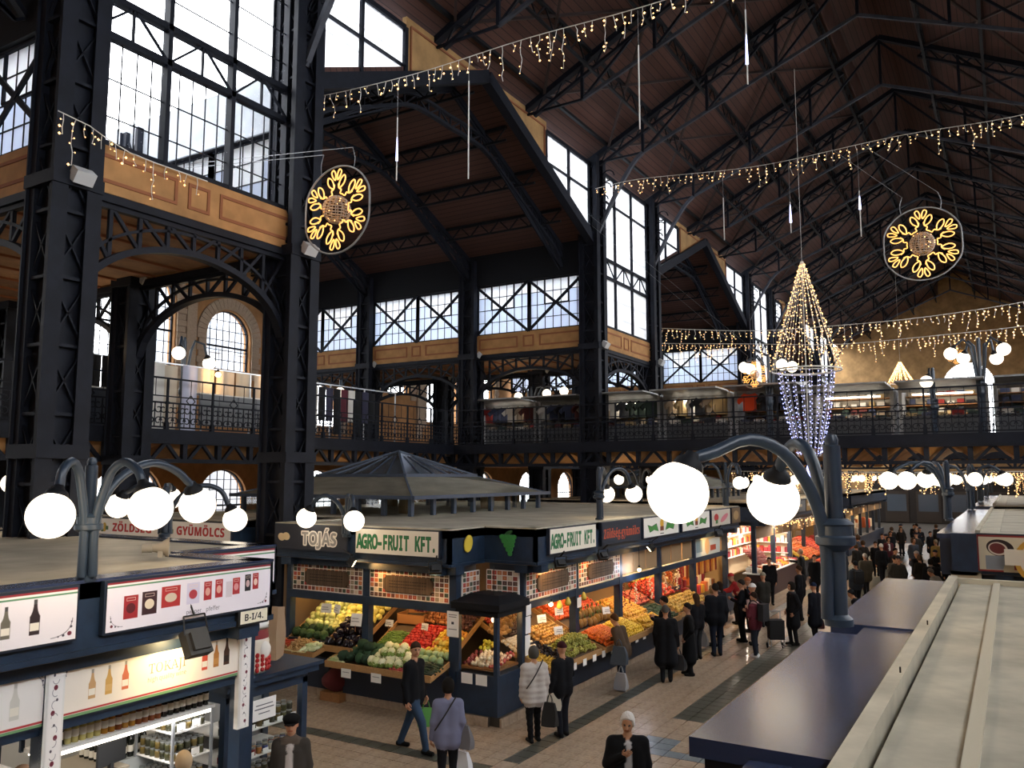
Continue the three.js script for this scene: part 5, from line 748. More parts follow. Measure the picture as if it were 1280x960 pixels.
// --- front, section under the green lettered sign
{
  let q = FZ(-12.6, -9.85, -13.35, 0.9, -14.15, 1.12); tray('long front tray of broccoli, cauliflower and kohlrabi', FZ(-12.6, -9.85, -13.35, 0.88, -14.15, 1.1));
  heap('leek', 'pale leek lying at the end of the long front tray', 'leek', 'cuke', 0.022, [0xc9cfa8, 0x9fb07a], FZ(-12.6, -12.2, -13.4, 0.9, -13.9, 1.0), { wide: 3, align: 0.2 });
  heap('broccoli', 'dark green broccoli in the long front tray', 'broccoli', 'broc', 0.11, [0x25422a, 0x2c4c30, 0x1f3824], FZ(-12.3, -11.5, -13.4, 0.92, -14.1, 1.1), { layers: 2, rough: 0.85 });
  heap('cauliflower', 'white cauliflower with green leaves in the long front tray', 'cauliflower', 'cauli', 0.095, [0xd9d8b0, 0xcfd3a0, 0xe0dfc0], FZ(-11.55, -10.65, -13.4, 0.94, -14.15, 1.15), { layers: 2, upright: 1, wrap: 1, rough: 0.8 });
  heap('green_kohlrabi', 'round green kohlrabi at the end of the long front tray', 'kohlrabi', 'ball', 0.085, [0x8fa878, 0xa0b68a, 0x7c9668], FZ(-10.7, -9.9, -13.75, 1.02, -14.15, 1.15), { layers: 2 });
  heap('cucumber', 'dark green cucumber in the front corner tray', 'cucumber', 'cuke', 0.024, [0x1c2f1c, 0x253c22, 0x16261a], FZ(-10.7, -9.88, -13.4, 0.92, -13.8, 1.05), { wide: 4.5, align: 0.1, layers: 2 });
  heap('red_radish', 'red radish scattered behind the cauliflower', 'radish', 'ball', 0.03, [0x9c2a34, 0xa83c40], FZ(-10.9, -10.5, -13.36, 0.92, -13.55, 0.96), {});
  tray('steep display under the green lettered sign', FZ(-11.9, -9.9, -14.15, 1.15, -15.6, 1.95), { mat: M.navyDark });
  heap('green_bean', 'green bean in the heap left of the tomatoes', 'beans', 'cuke', 0.014, [0x5b7a2a, 0x6a8a34, 0x4c6a24], FZ(-11.85, -11.25, -14.15, 1.2, -14.6, 1.4), { wide: 4, align: 0.5, layers: 3, mound: 0.06 });
  heap('tomato', 'red tomato on the steep display', 'tomato', 'ball', 0.042, [0xb3261e, 0xa8201c, 0xc03628], FZ(-11.3, -10.45, -14.15, 1.18, -14.85, 1.55), { layers: 2 });
  heap('plum', 'dark red plum next to the tomatoes', 'plum', 'ball', 0.035, [0x6a1c20, 0x7c2a26], FZ(-10.75, -10.5, -14.4, 1.3, -14.9, 1.55), {});
  heap('yellow_pepper', 'yellow pepper beside the tomatoes', 'pepper', 'bell', 0.05, [0xd9b838, 0xcfc060, 0xc98a2c], FZ(-10.55, -9.9, -14.15, 1.18, -14.75, 1.5), { layers: 2 });
  heap('brown_onion', 'brown onion high on the steep display', 'onion', 'onion', 0.042, [0xa8693a, 0x955a32, 0xb87c4a], FZ(-11.2, -10.4, -14.9, 1.6, -15.55, 1.95), { layers: 2 });
  heap('beetroot', 'dark beetroot high on the steep display', 'beetroot', 'ball', 0.045, [0x4a2426, 0x3c2022, 0x5a3430], FZ(-10.4, -9.95, -14.8, 1.55, -15.5, 1.95), { layers: 1 });
  const box = thing('cardboard_box', 'open cardboard box of mushrooms on the steep display', 'box', [-11.55, 1.55, -15.1], 0.1); mb().mm(-0.35, 0, -0.2, 0.35, 0.02, 0.25).mm(-0.35, 0, 0.23, 0.35, 0.2, 0.25).mm(-0.35, 0, -0.2, 0.35, 0.24, -0.18).mm(-0.35, 0, -0.2, -0.33, 0.22, 0.25).mm(0.33, 0, -0.2, 0.35, 0.22, 0.25).mesh('carton', std(0xb07a48, 0.85), box);
  heap('purple_garlic', 'purple garlic bag above the cardboard box', 'garlic', 'onion', 0.04, [0x6a2a44, 0x7c3a50], FZ(-11.55, -11.2, -15.0, 1.8, -15.3, 1.9), {});
  for (const [x, y, z, a, l] of [[-11.65, 1.5, -14.25, 0.1, 'price card above the green beans'], [-11.05, 1.85, -14.75, 0.3, 'price card over the onions'], [-10.75, 1.5, -14.3, -0.2, 'price card over the tomatoes'], [-10.65, 1.9, -14.9, 0.3, 'price card at the top of the steep display'], [-10.1, 1.88, -14.8, 0.1, 'price card beside the beetroots']]) card(x, y, z, a, 'white ' + l);
  for (const [x, l] of [[-12.0, 'white paper note hanging from the long front tray, by the broccoli'], [-11.2, 'white paper note hanging from the long front tray, by the cauliflower']]) { const t = thing('paper_note', l, 'note', [x, 0.75, -13.33], 0, 'notes on the tray edge'); mb().box(0, 0, 0, 0.26, 0.18, 0.006).mesh('sheet', M.paper, t); mb().box(0, 0.02, 0.004, 0.18, 0.012, 0.002).mesh('ink_lines', std(0x8a8a90, 0.9), t); }
  const n = thing('paper_notice', 'tall white notice hung on the corner post of the stall', 'notice', [-9.75, 1.85, -13.93]); mb().box(0, 0, 0, 0.28, 0.5, 0.008).mesh('sheet', M.paper, n); mb().box(0, 0.02, 0.006, 0.06, 0.05, 0.002).box(0, 0.14, 0.006, 0.18, 0.012, 0.002).box(0, 0.18, 0.006, 0.2, 0.012, 0.002).box(0, -0.1, 0.006, 0.2, 0.012, 0.002).mesh('print', std(0x3a3a40, 0.9), n);
  for (const [x, l] of [[-9.42, 'white note on the kiosk front, first'], [-9.08, 'white note on the kiosk front, second']]) { const t = thing('paper_note', l, 'note', [x, 0.84, -13.955], 0, 'notes on the kiosk'); mb().box(0, 0, 0, 0.26, 0.2, 0.006).mesh('sheet', M.paper, t); }
  // red net sacks under the tray
  const s = thing('net_sack', 'red net sack of onions under the tray gap', 'sack', [-12.78, 0, -14.0]); put('net', lumpy(ell(0.3, 0.26, 0.4, 14, 10), 0.25, 9).translate(0, 0.42, 0), std(0x5c1f22, 0.9), s); mb().mm(-0.28, 0, -0.3, 0.28, 0.18, 0.3).mesh('pallet', M.wood, s);
}
// --- inside the corner kiosk
heap('white_onion', 'white onion in the glazed corner kiosk', 'onion', 'onion', 0.048, [0xd9d2c4, 0xe2dccf, 0xcfc5b4], FZ(-9.42, -8.98, -14.08, 1.05, -14.6, 1.2), { layers: 2, upright: 1 });
heap('red_onion', 'red onion in the glazed corner kiosk', 'onion', 'onion', 0.042, [0x6a1f2c, 0x7a2834], FZ(-9.63, -9.42, -14.08, 1.05, -14.6, 1.2), { layers: 2, upright: 1 });
heap('pink_radish', 'pink radish in the glazed corner kiosk', 'radish', 'ball', 0.032, [0xa83c4a, 0xb85a5c, 0xd9c9b8], FZ(-9.0, -8.8, -14.08, 1.05, -14.8, 1.2), { layers: 2 });
heap('potato', 'brown potato in the bin behind the corner kiosk', 'potato', 'potato', 0.05, [0xa37a4c, 0x94703f, 0xb38c5c], [[-9.6, 1.5, -14.95], [-9.1, 1.5, -14.95], [-9.2, 1.95, -15.7], [-9.7, 1.95, -15.7]], { layers: 2 });
heap('green_pepper', 'yellow green pepper behind the corner kiosk', 'pepper', 'bell', 0.045, [0xb7b83c, 0x8fa040, 0xd0c048], FZ(-9.65, -9.35, -14.7, 1.2, -14.95, 1.35), { layers: 2 });
// --- side displays along the main aisle: quad from front (aisle) to back
const SX = (z0, z1, x0, y0, x1, y1) => [[x0, y0, z0], [x0, y0, z1], [x1, y1, z1], [x1, y1, z0]];
{
  tray('sloping tray of grapes, bananas and dates along the aisle', SX(-15.05, -17.4, -8.1, 0.9, -9.0, 1.15)); tray('upper bed of apples and dark fruit along the aisle', SX(-15.2, -17.4, -9.0, 1.2, -10.6, 2.0), { mat: M.navyDark });
  heap('grape_bunch', 'yellow green grape bunch in the sloping tray', 'grapes', 'grapes', 0.085, [0x9a9a42, 0xa8a650, 0x8b8c3c], SX(-15.9, -17.3, -8.15, 0.93, -8.75, 1.1), { layers: 2, mound: 0.1 });
  heap('black_grape_bunch', 'black grape bunch in the sloping tray', 'grapes', 'grapes', 0.075, [0x1c141c, 0x241a24], SX(-15.5, -15.95, -8.15, 0.93, -8.9, 1.12), { layers: 2 });
  heap('banana', 'yellow banana in the sloping tray', 'banana', 'banana', 0.022, [0xc9a53a, 0xd4b44a, 0xb8922e], SX(-15.1, -15.55, -8.15, 0.95, -8.95, 1.15), { wide: 3.5, align: 0.4, layers: 3 });
  heap('brown_pear', 'golden brown pear behind the grapes', 'pear', 'pear', 0.05, [0xb58a42, 0xa87c3a, 0xc29a50], SX(-16.0, -17.3, -8.8, 1.15, -9.4, 1.4), { layers: 2 });
  heap('mushroom', 'white mushroom behind the bananas', 'mushroom', 'apple', 0.035, [0xd9cdb8, 0xe2d8c6], SX(-15.1, -15.9, -8.95, 1.15, -9.35, 1.35), { layers: 2 });
  heap('date', 'dark brown date in the middle of the display', 'date', 'potato', 0.034, [0x3c2218, 0x4a2c1e], SX(-15.4, -16.4, -9.3, 1.4, -9.7, 1.6), { layers: 2 });
  heap('red_apple', 'red apple at the top of the first side display', 'apple', 'apple', 0.042, [0xa82a20, 0xb84028, 0x93221c], SX(-15.3, -16.0, -9.5, 1.5, -10.4, 1.95), { layers: 1 });
  heap('dark_plum', 'black plum beside the red apples', 'plum', 'ball', 0.04, [0x1c1418, 0x2a1c20], SX(-15.9, -16.9, -9.6, 1.55, -10.1, 1.85), { layers: 1 });
  heap('blood_orange', 'orange red fruit at the top of the first side display', 'orange', 'ball', 0.042, [0xc9582a, 0xb84a26, 0xd0683a], SX(-16.1, -17.4, -9.9, 1.72, -10.6, 2.02), { layers: 2 });
  tray('sloping tray of tangerines and lemons along the aisle', SX(-17.5, -20.0, -8.05, 0.9, -9.0, 1.2)); tray('upper bed of oranges and pineapples along the aisle', SX(-17.5, -19.9, -9.0, 1.25, -10.7, 2.1), { mat: M.navyDark });
  heap('tangerine', 'bright orange tangerine in the front tray', 'tangerine', 'ball', 0.036, [0xe0701c, 0xd8641a, 0xe87e28], SX(-17.7, -18.8, -8.1, 0.93, -8.8, 1.15), { layers: 2, mound: 0.06 });
  heap('lemon', 'yellow lemon in the front tray', 'lemon', 'lemon', 0.038, [0xe0b62c, 0xd8aa24, 0xe8c440], SX(-18.85, -19.95, -8.1, 0.93, -8.8, 1.15), { layers: 2, mound: 0.06 });
  heap('pineapple', 'pineapple with a green crown standing on the display', 'pineapple', 'pine', 0.1, [0x8a6a34, 0x7c5e30], SX(-18.1, -19.8, -8.85, 1.15, -9.35, 1.4), { upright: 1, crown: 1, rough: 0.8, pitch: 2 });
  heap('large_orange', 'large orange on the upper bed', 'orange', 'ball', 0.048, [0xd8581e, 0xe06a26, 0xcc4e1c], SX(-17.5, -19.0, -9.3, 1.4, -10.4, 1.95), { layers: 2 });
  heap('persimmon', 'orange red persimmon on the upper bed', 'persimmon', 'apple', 0.045, [0xc24420, 0xb53a1e, 0xd0562a], SX(-19.0, -19.9, -9.3, 1.42, -10.0, 1.75), { layers: 1 });
  heap('yellow_banana', 'banana bunch piece at the top of the upper bed', 'banana', 'banana', 0.024, [0xd0ac34, 0xc49c2c], SX(-18.7, -19.9, -10.0, 1.8, -10.6, 2.1), { wide: 3.5, align: 1.2, layers: 2 });
  heap('chestnut', 'brown chestnut at the top of the upper bed', 'chestnut', 'potato', 0.03, [0x6a2c1c, 0x5a2418], SX(-17.9, -18.7, -10.3, 1.95, -10.7, 2.1), { layers: 2 });
  for (const [z, y] of [[-16.55, 1.98], [-16.95, 2.0], [-17.75, 2.02]]) { const t = thing('hanging_pomelo', 'yellow green pomelo hanging from the side lintel', 'pomelo', [-8.72, y - 0.02, z], 0, 'hanging pomelos'); put('fruit', shapes.pear, pm(0xc2b24a), t).scale.set(0.09, 0.1, 0.09); mb().beam([0, 0.1, 0], [0, 0.2, 0], 0.008).mesh('string', M.black, t); }
  tray('tray of yellow fruit farther along the aisle', SX(-20.1, -22.6, -8.1, 0.9, -9.2, 1.3)); tray('upper bed farther along the aisle', SX(-20.1, -25.6, -9.2, 1.3, -10.6, 1.9), { mat: M.navyDark });
  heap('mirabelle', 'yellow orange plum in the farther tray', 'plum', 'ball', 0.048, [0xd89a2c, 0xe0ac3c, 0xcc8a24], SX(-20.2, -21.6, -8.6, 1.05, -9.6, 1.45), { layers: 2 });
  heap('bell_pepper', 'yellow bell pepper in the farther tray', 'pepper', 'bell', 0.05, [0xd9aa2a, 0xcc9a24], SX(-20.2, -21.5, -8.15, 0.93, -8.6, 1.05), { layers: 2 });
  heap('courgette', 'dark green courgette in the farther tray', 'courgette', 'cuke', 0.024, [0x2a3c24, 0x34482c], SX(-21.4, -22.5, -8.2, 0.95, -8.9, 1.2), { wide: 4, align: 0.6, layers: 2 });
  heap('red_pepper', 'red pepper on the farther upper bed', 'pepper', 'bell', 0.05, [0xc03420, 0xb02a1c, 0xc84a28], SX(-22.9, -24.6, -9.0, 1.25, -9.8, 1.6), { layers: 2 });
  heap('green_apple', 'yellow green apple on the farther upper bed', 'apple', 'apple', 0.045, [0x9aa03c, 0xb0b048, 0xc0b450], SX(-23.4, -25.4, -9.8, 1.6, -10.4, 1.85), { layers: 2 });
  heap('pink_apple', 'pink apple in the farther tray', 'apple', 'apple', 0.042, [0xb84a3c, 0xc46a4a], SX(-21.7, -22.6, -9.0, 1.25, -9.6, 1.5), { layers: 2 });
  tray('tray near the queue of people', SX(-22.9, -25.6, -8.2, 0.9, -9.0, 1.2)); heap('squash', 'pale squash in the tray near the queue', 'squash', 'pear', 0.07, [0xb08a3c, 0xc2a04a], SX(-22.9, -25.5, -8.25, 0.95, -8.9, 1.18), {});
  for (const [x, y, z, l] of [[-8.9, 1.55, -16.1, 'price card over the dates'], [-8.9, 1.6, -16.9, 'price card over the pears'], [-8.6, 1.3, -16.3, 'price card over the grapes'], [-9.3, 1.7, -15.6, 'price card by the apples'], [-8.7, 1.35, -19.0, 'price card among the pineapples']]) card(x, y, z, PI / 2 - 0.4, 'white ' + l, 0.24, 0.17);
  for (let k = 0; k < 10; k++) { const z = -15.5 - k * 0.48, t = thing('paper_note', 'white paper slip on the tray edge along the aisle', 'note', [-8.07, 0.83, z], PI / 2, 'paper slips along the aisle trays'); mb().box(0, 0, 0, 0.17, 0.14, 0.006).mesh('sheet', M.paper, t); }
  for (const [y, z, h] of [[1.75, -15.12, 0.34], [1.35, -15.1, 0.4], [2.05, -15.14, 0.22], [1.9, -17.48, 0.22]]) { const t = thing('paper_notice', 'white notice pinned to a navy post of the fruit stall', 'notice', [-8.7, y, z], PI / 2, 'notices on the posts'); mb().box(0, 0, 0, 0.2, h, 0.008).mesh('sheet', M.paper, t); }
  // strings of dried peppers and garlic
  for (let k = 0; k < 14; k++) { const z = -20.3 - k * 0.37, red = k % 3; const t = thing(red ? 'pepper_string' : 'garlic_string', red ? 'dark red string of dried peppers under the transom' : 'pale garlic string under the transom', red ? 'peppers' : 'garlic', [-8.95, 2.0, z], 0, red ? 'hanging strings of peppers' : 'hanging strings of garlic'), b = mb(), r = rng(k + 50); for (let j = 0; j < 14; j++) b.at(red ? shapes.lemon : shapes.onion, (r() - 0.5) * 0.09, -0.05 - j * 0.045, (r() - 0.5) * 0.09, r() * 6, r() * 6, r() * 6, red ? 0.022 : 0.03); b.mesh(red ? 'peppers' : 'bulbs', red ? pm(0x5c1a18) : pm(0xcfc6b4), t); mb().beam([0, -0.6, 0], [0, 0.08, 0], 0.008).mesh('string', M.wood, t); }
}
// ---------------------------------------------------------------- wine stall: frame, shelves, bottles, jars
{
  const k = thing('market_stall', 'navy wine stall frame with wide glazed openings under white signs', 'stall', [0, 0, 0], 0, 'wine stall');
  for (const [x, z] of [[-8.5, -5.03], [-8.5, -7.52], [-8.5, -2.6]]) mb().mm(x - 0.1, 0, z - 0.1, x + 0.1, 3.05, z + 0.1).mesh('post', M.navy, k);
  mb().mm(-8.6, 2.86, -7.6, -8.42, 3.2, -2.5).mm(-8.58, 2.22, -7.5, -8.46, 2.33, -2.6).mesh('lintel', M.navy, k);
  mb().mm(-8.6, 0, -7.5, -8.5, 0.85, -2.6).mesh('counter_panel', M.navyDark, k); mb().mm(-9.0, 0.85, -7.45, -8.45, 0.9, -2.6).mesh('counter_top', M.steel, k);
  mb().mm(-12.2, 0, -7.6, -12.1, 3, 3).mm(-12.1, 0, -7.66, -9.95, 3, -7.58).mesh('back_wall', std(0xcfcfcb, 0.6), k);
  const bot = new THREE.LatheGeometry([[0.001, 0], [0.037, 0], [0.038, 0.18], [0.03, 0.215], [0.014, 0.25], [0.013, 0.3], [0.001, 0.3]].map((q) => new THREE.Vector2(...q)), 10), lab = new THREE.CylinderGeometry(0.0388, 0.0388, 0.08, 10, 1, true).translate(0, 0.1, 0), cap = new THREE.CylinderGeometry(0.0155, 0.0155, 0.05, 8).translate(0, 0.285, 0);
  const labM = std(0xe9e4d6, 0.7), capM = [std(0x2a2a2c, 0.4), std(0xe2ded2, 0.4), std(0x6a2a2a, 0.4)], bm = [0x1c1f1a, 0x241a18, 0xb07a28, 0xc9a83a, 0x3a2a1a, 0x8a4a22, 0xcfc27a, 0x2c3a26, 0xa8b85a].map((c) => std(c, 0.12)), r = rng(21);
  const bottle = (x, y, z, c, label, group, cp = 0) => { const o = thing('wine_bottle', label, 'bottle', [x, y, z], r() * 6, group); put('glass_body', bot, bm[c], o); put('label', lab, labM, o); put('cap', cap, capM[cp], o); };
  // hanging lit shelf along the opening
  const sh = thing('bottle_shelf', 'long white lit shelf of bottles under the wine panel', 'shelf', [0, 0, 0]); mb().mm(-9.12, 1.9, -7.35, -8.78, 1.94, -5.15).mesh('board', M.white, sh); mb().mm(-9.1, 1.855, -7.3, -8.8, 1.9, -5.2).mesh('light_strip', M.tubeLamp, sh).userData.label = 'glowing white light strip'; mb().mm(-9.14, 1.9, -7.38, -9.1, 2.9, -7.34).mm(-9.14, 1.9, -5.16, -9.1, 2.9, -5.12).mesh('bracket', M.navy, sh); areaLight(-8.95, 1.84, -6.25, -8.95, 0, -6.249, 0.25, 2, 0xf4f6ff, 7);
  for (let j = 0; j < 25; j++) for (let i = 0; i < 2; i++) { const z = -5.22 - j * 0.085, c = j < 3 ? 0 : j < 8 ? (i ? 3 : 6) : j < 13 ? [2, 5, 2][j % 3] : j < 17 ? 5 : j % 2; bottle(-8.86 - i * 0.12, 1.94, z, c, j < 3 || j > 17 ? 'dark wine bottle on the long lit shelf' : 'amber wine bottle on the long lit shelf', 'bottles on the lit shelf', j > 17 ? 0 : 1); }
  const s2 = thing('bottle_shelf', 'lit shelf of yellow and clear bottles left of the flowered strip', 'shelf', [0, 0, 0]); mb().mm(-9.12, 1.82, -4.9, -8.78, 1.86, -2.7).mesh('board', M.white, s2); mb().mm(-9.1, 1.775, -4.85, -8.8, 1.82, -2.75).mesh('light_strip', M.tubeLamp, s2); mb().mm(-9.14, 1.82, -4.92, -9.1, 2.9, -4.88).mesh('bracket', M.navy, s2); areaLight(-8.95, 1.76, -3.8, -8.95, 0, -3.799, 0.25, 2, 0xf4f6ff, 7);
  for (let j = 0; j < 20; j++) bottle(-8.9, 1.86, -2.95 - j * 0.095, [3, 8, 6, 3][j % 4], 'yellow wine bottle on the shelf beyond the flowered strip', 'bottles on the second shelf', 1);
  // jar rack
  const jar = new THREE.LatheGeometry([[0.001, 0], [0.04, 0], [0.042, 0.07], [0.034, 0.085], [0.001, 0.085]].map((q) => new THREE.Vector2(...q)), 10), lid = new THREE.CylinderGeometry(0.037, 0.037, 0.02, 10).translate(0, 0.094, 0), jm = [0x4a4a30, 0x3a3a2a, 0x6a5a30].map((c) => std(c, 0.15)), lidM = std(0x9fa2a0, 0.35, { metalness: 0.6 });
  const rack = thing('shelf_rack', 'grey rack of jars beside the end post of the wine stall', 'rack', [0, 0, 0]); for (const y of [0.6, 0.96, 1.32, 1.66]) mb().mm(-9.62, y, -7.42, -8.92, y + 0.02, -6.85).mesh('shelf', M.white, rack); for (const [x, z] of [[-9.62, -7.42], [-8.92, -7.42], [-9.62, -6.85], [-8.92, -6.85]]) mb().mm(x - 0.015, 0, z - 0.015, x + 0.015, 1.85, z + 0.015).mesh('upright', M.grey, rack);
  const nm = ['bottom', 'second', 'third', 'top'];
  [0.6, 0.96, 1.32, 1.66].forEach((y, s) => { for (let i = 0; i < 7; i++) for (let j = 0; j < 5; j++) for (let l = 0; l < (s ? 2 : 1); l++) { const o = thing('preserve_jar', `dark preserve jar on the ${nm[s]} shelf of the grey rack`, 'jar', [-8.97 - i * 0.095, y + 0.02 + l * 0.106, -6.9 - j * 0.1], 0, 'jars on the grey rack'); put('glass_body', jar, jm[(i + j + s) % 3], o); put('lid', lid, lidM, o); } for (let n = 0; n < 2; n++) { const t = thing('price_label', `white price label on the ${nm[s]} shelf of the jar rack`, 'price card', [-8.9, y + 0.08, -6.95 - n * 0.22], PI / 2, 'labels on the jar rack'); mb().box(0, 0, 0, 0.12, 0.08, 0.004).mesh('card', M.paper, t); } });
  // counter block, cash register screen, crate of bottles
  const cb = thing('sales_counter', 'dark wooden counter block inside the wine stall', 'counter', [-9.7, 0, -6.0]); mb().mm(-0.5, 0, -0.55, 0.35, 1.3, 0.4).mesh('cabinet', std(0x3a3028, 0.6), cb); mb().mm(-0.52, 1.3, -0.57, 0.37, 1.33, 0.42).mesh('counter_top', std(0x8a8274, 0.4), cb);
  const sc = thing('display_screen', 'black customer display on the wine stall counter', 'screen', [-9.3, 1.33, -6.3], PI / 2 + 0.2); mb().box(0, 0.22, 0, 0.42, 0.26, 0.03).mesh('panel', M.black, sc); mb().box(0, 0.05, 0, 0.05, 0.12, 0.05).box(0, 0.01, 0, 0.18, 0.02, 0.14).mesh('foot', M.black, sc);
  const sd = thing('bottle_stand', 'stepped glass stand of dark bottles inside the wine stall', 'stand', [-9.9, 0, -6.75]); mb().mm(-0.3, 0, -0.35, 0.3, 1.3, 0.35).mesh('base', std(0xb0b4b2, 0.3), sd);
  for (let i = 0; i < 5; i++) for (let j = 0; j < 7; j++) bottle(-9.7 - i * 0.1, 1.3, -6.45 - j * 0.095, 0, 'dark wine bottle standing on the stepped glass stand', 'bottles on the glass stand');
  pointLight(-10.4, 2.75, -6.2, 0xfff2e0, 3, 10); pointLight(-10.4, 2.75, -3.8, 0xfff2e0, 3, 10);
  // floodlight hung before the cream panel
  const f = thing('floodlight', 'grey floodlight hung in front of the cream wine panel', 'lamp', [-7.98, 2.93, -6.38]); mb().obox([0, 0, 0], [0.05, 0.03, 0], [-0.07, 0.13, 0], [0, 0, 0.15]).obox([0.06, 0.03, 0], [0.03, 0.02, 0], [-0.05, 0.09, 0], [0, 0, 0.11]).mesh('housing', std(0x3c3a36, 0.6), f); mb().obox([-0.052, -0.03, 0], [0.004, 0.003, 0], [-0.06, 0.11, 0], [0, 0, 0.13]).mesh('lamp_glass', M.bulb, f); mb().beam([0, 0.1, -0.16], [-0.05, 0.3, -0.14], 0.015).beam([0, 0.1, 0.16], [-0.05, 0.3, 0.14], 0.015).beam([-0.05, 0.3, -0.14], [-0.05, 0.3, 0.14], 0.015).beam([-0.05, 0.3, 0], [-0.1, 0.42, 0.02], 0.015).mesh('bracket', M.black, f);
  const l = new THREE.SpotLight(0xffe2a4, 2.2, 0, 1.25, 0.9); l.position.set(-8.06, 2.9, -6.38); l.target.position.set(-8.42, 2.62, -6.3); l.castShadow = true; l.name = 'floodlight_beam'; scene.add(l, l.target);
  // glass end cabinet with jars, giant paprika jar on top
  const c = thing('glass_cabinet', 'navy framed glass cabinet of jars at the end of the wine stall', 'cabinet', [0, 0, 0]);
  for (const [x, z] of [[-9.02, -7.72], [-9.02, -9.1], [-9.8, -9.1]]) mb().mm(x - 0.05, 0, z - 0.05, x + 0.05, 1.9, z + 0.05).mesh('post', M.navy, c);
  mb().mm(-9.82, 1.82, -9.15, -8.97, 1.98, -7.68).mm(-9.9, 1.98, -9.25, -8.85, 2.07, -7.6).mm(-9.95, 2.07, -9.3, -8.8, 2.12, -7.6).mesh('cornice', M.navy, c); mb().mm(-9.8, 0, -9.1, -9.02, 0.25, -7.72).mesh('plinth', M.navyDark, c); mb().mm(-9.84, 0.2, -9.1, -9.8, 1.9, -7.7).mesh('back_panel', M.grey, c);
  mb().quad([-9.0, 0.25, -7.75], [-9.0, 0.25, -9.05], [-9.0, 1.85, -9.05], [-9.0, 1.85, -7.75]).mesh('pane', M.glass, c);
  for (const y of [0.25, 0.62, 0.98, 1.34]) { mb().mm(-9.78, y, -9.05, -9.06, y + 0.02, -7.76).mesh('shelf', M.white, c); for (let j = 0; j < 11; j++) for (let i = 0; i < 2; i++) for (let q = 0; q < (y === 0.98 ? 1 : 2); q++) { const o = thing('preserve_jar', 'small jar behind the glass of the end cabinet', 'jar', [-9.12 - i * 0.12, y + 0.02 + q * 0.106, -7.85 - j * 0.11], 0, 'jars in the glass cabinet'); put('glass_body', jar, y === 0.98 ? std([0x8c2a2a, 0xa86a2a, 0x3a4a8a, 0xb0a890][j % 4], 0.4) : jm[(i + j) % 3], o); put('lid', lid, lidM, o); } for (let n = 0; n < 5; n++) { const t = thing('price_label', 'white price label inside the glass cabinet', 'price card', [-9.04, y + 0.06, -7.95 - n * 0.25], PI / 2, 'labels in the glass cabinet'); mb().box(0, 0, 0, 0.1, 0.06, 0.004).mesh('card', M.paper, t); } }
  const nt = thing('paper_notice', 'white notice stuck on the glass cabinet', 'notice', [-8.985, 1.62, -8.35], PI / 2); mb().box(0, 0, 0, 0.42, 0.28, 0.006).mesh('sheet', M.paper, nt); mb().box(0, 0.06, 0.005, 0.3, 0.012, 0.002).box(0, 0.01, 0.005, 0.34, 0.014, 0.002).box(0, -0.05, 0.005, 0.2, 0.012, 0.002).mesh('print', std(0x55555c, 0.9), nt);
  pointLight(-9.3, 1.78, -8.4, 0xfff4e6, 0.6, 6);
  const j = thing('giant_paprika_jar', 'giant white lidded paprika jar on the glass cabinet', 'jar', [-9.15, 2.12, -8.2]);
  j.scale.setScalar(1.05); put('jar_body', new THREE.LatheGeometry([[0.001, 0], [0.22, 0], [0.25, 0.05], [0.25, 0.4], [0.22, 0.5], [0.001, 0.5]].map((q) => new THREE.Vector2(...q)), 28), std(0xe6dccb, 0.3), j); put('neck_band', new THREE.CylinderGeometry(0.225, 0.245, 0.12, 28).translate(0, 0.5, 0), std(0x8a2f33, 0.4), j); put('lid', new THREE.LatheGeometry([[0.001, 0.66], [0.2, 0.66], [0.24, 0.63], [0.24, 0.56], [0.001, 0.56]].map((q) => new THREE.Vector2(...q)).reverse(), 28), std(0xe9e7e4, 0.35), j);
  const pep = mb(); for (let q = 0; q < 26; q++) { const a = -0.9 + (q % 7) * 0.3, y = 0.06 + Math.floor(q / 7) * 0.06; pep.at(shapes.lemon, Math.cos(a) * 0.245, y, -Math.sin(a) * 0.245 * 1, 0, a, q, 0.035); } pep.mesh('pepper_picture', std(0xb3221f, 0.5), j); put('chef_figure', lumpy(ell(0.05, 0.11, 0.09), 0.2, 8).translate(0.24, 0.3, -0.04), std(0xefeae2, 0.5), j);
  const bg = thing('paper_bag', 'crumpled brown paper bag behind the giant jar', 'bag', [-9.6, 2.12, -8.95], 0.4); put('bag_body', lumpy(new THREE.BoxGeometry(0.4, 0.75, 0.3, 5, 7, 4), 0.12, 8).translate(0, 0.37, 0), std(0xa08468, 0.9), bg);
  const hn = thing('loudspeaker_horn', 'grey loudspeaker horn lying on the wine stall roof', 'loudspeaker', [-9.35, RY + 0.04, -7.0], 0.9); put('horn', new THREE.LatheGeometry([[0.13, 0], [0.07, 0.1], [0.045, 0.22], [0.001, 0.24]].map((q) => new THREE.Vector2(...q)), 16).rotateZ(PI / 2).translate(0, 0.12, 0), std(0x9a948a, 0.5), hn); mb().box(-0.1, 0.04, 0, 0.06, 0.08, 0.14).mesh('mount', std(0x8a857c, 0.5), hn); put('driver', new THREE.CylinderGeometry(0.06, 0.06, 0.12, 12).rotateZ(PI / 2).translate(-0.26, 0.12, 0), std(0x8a857c, 0.5), hn);
}
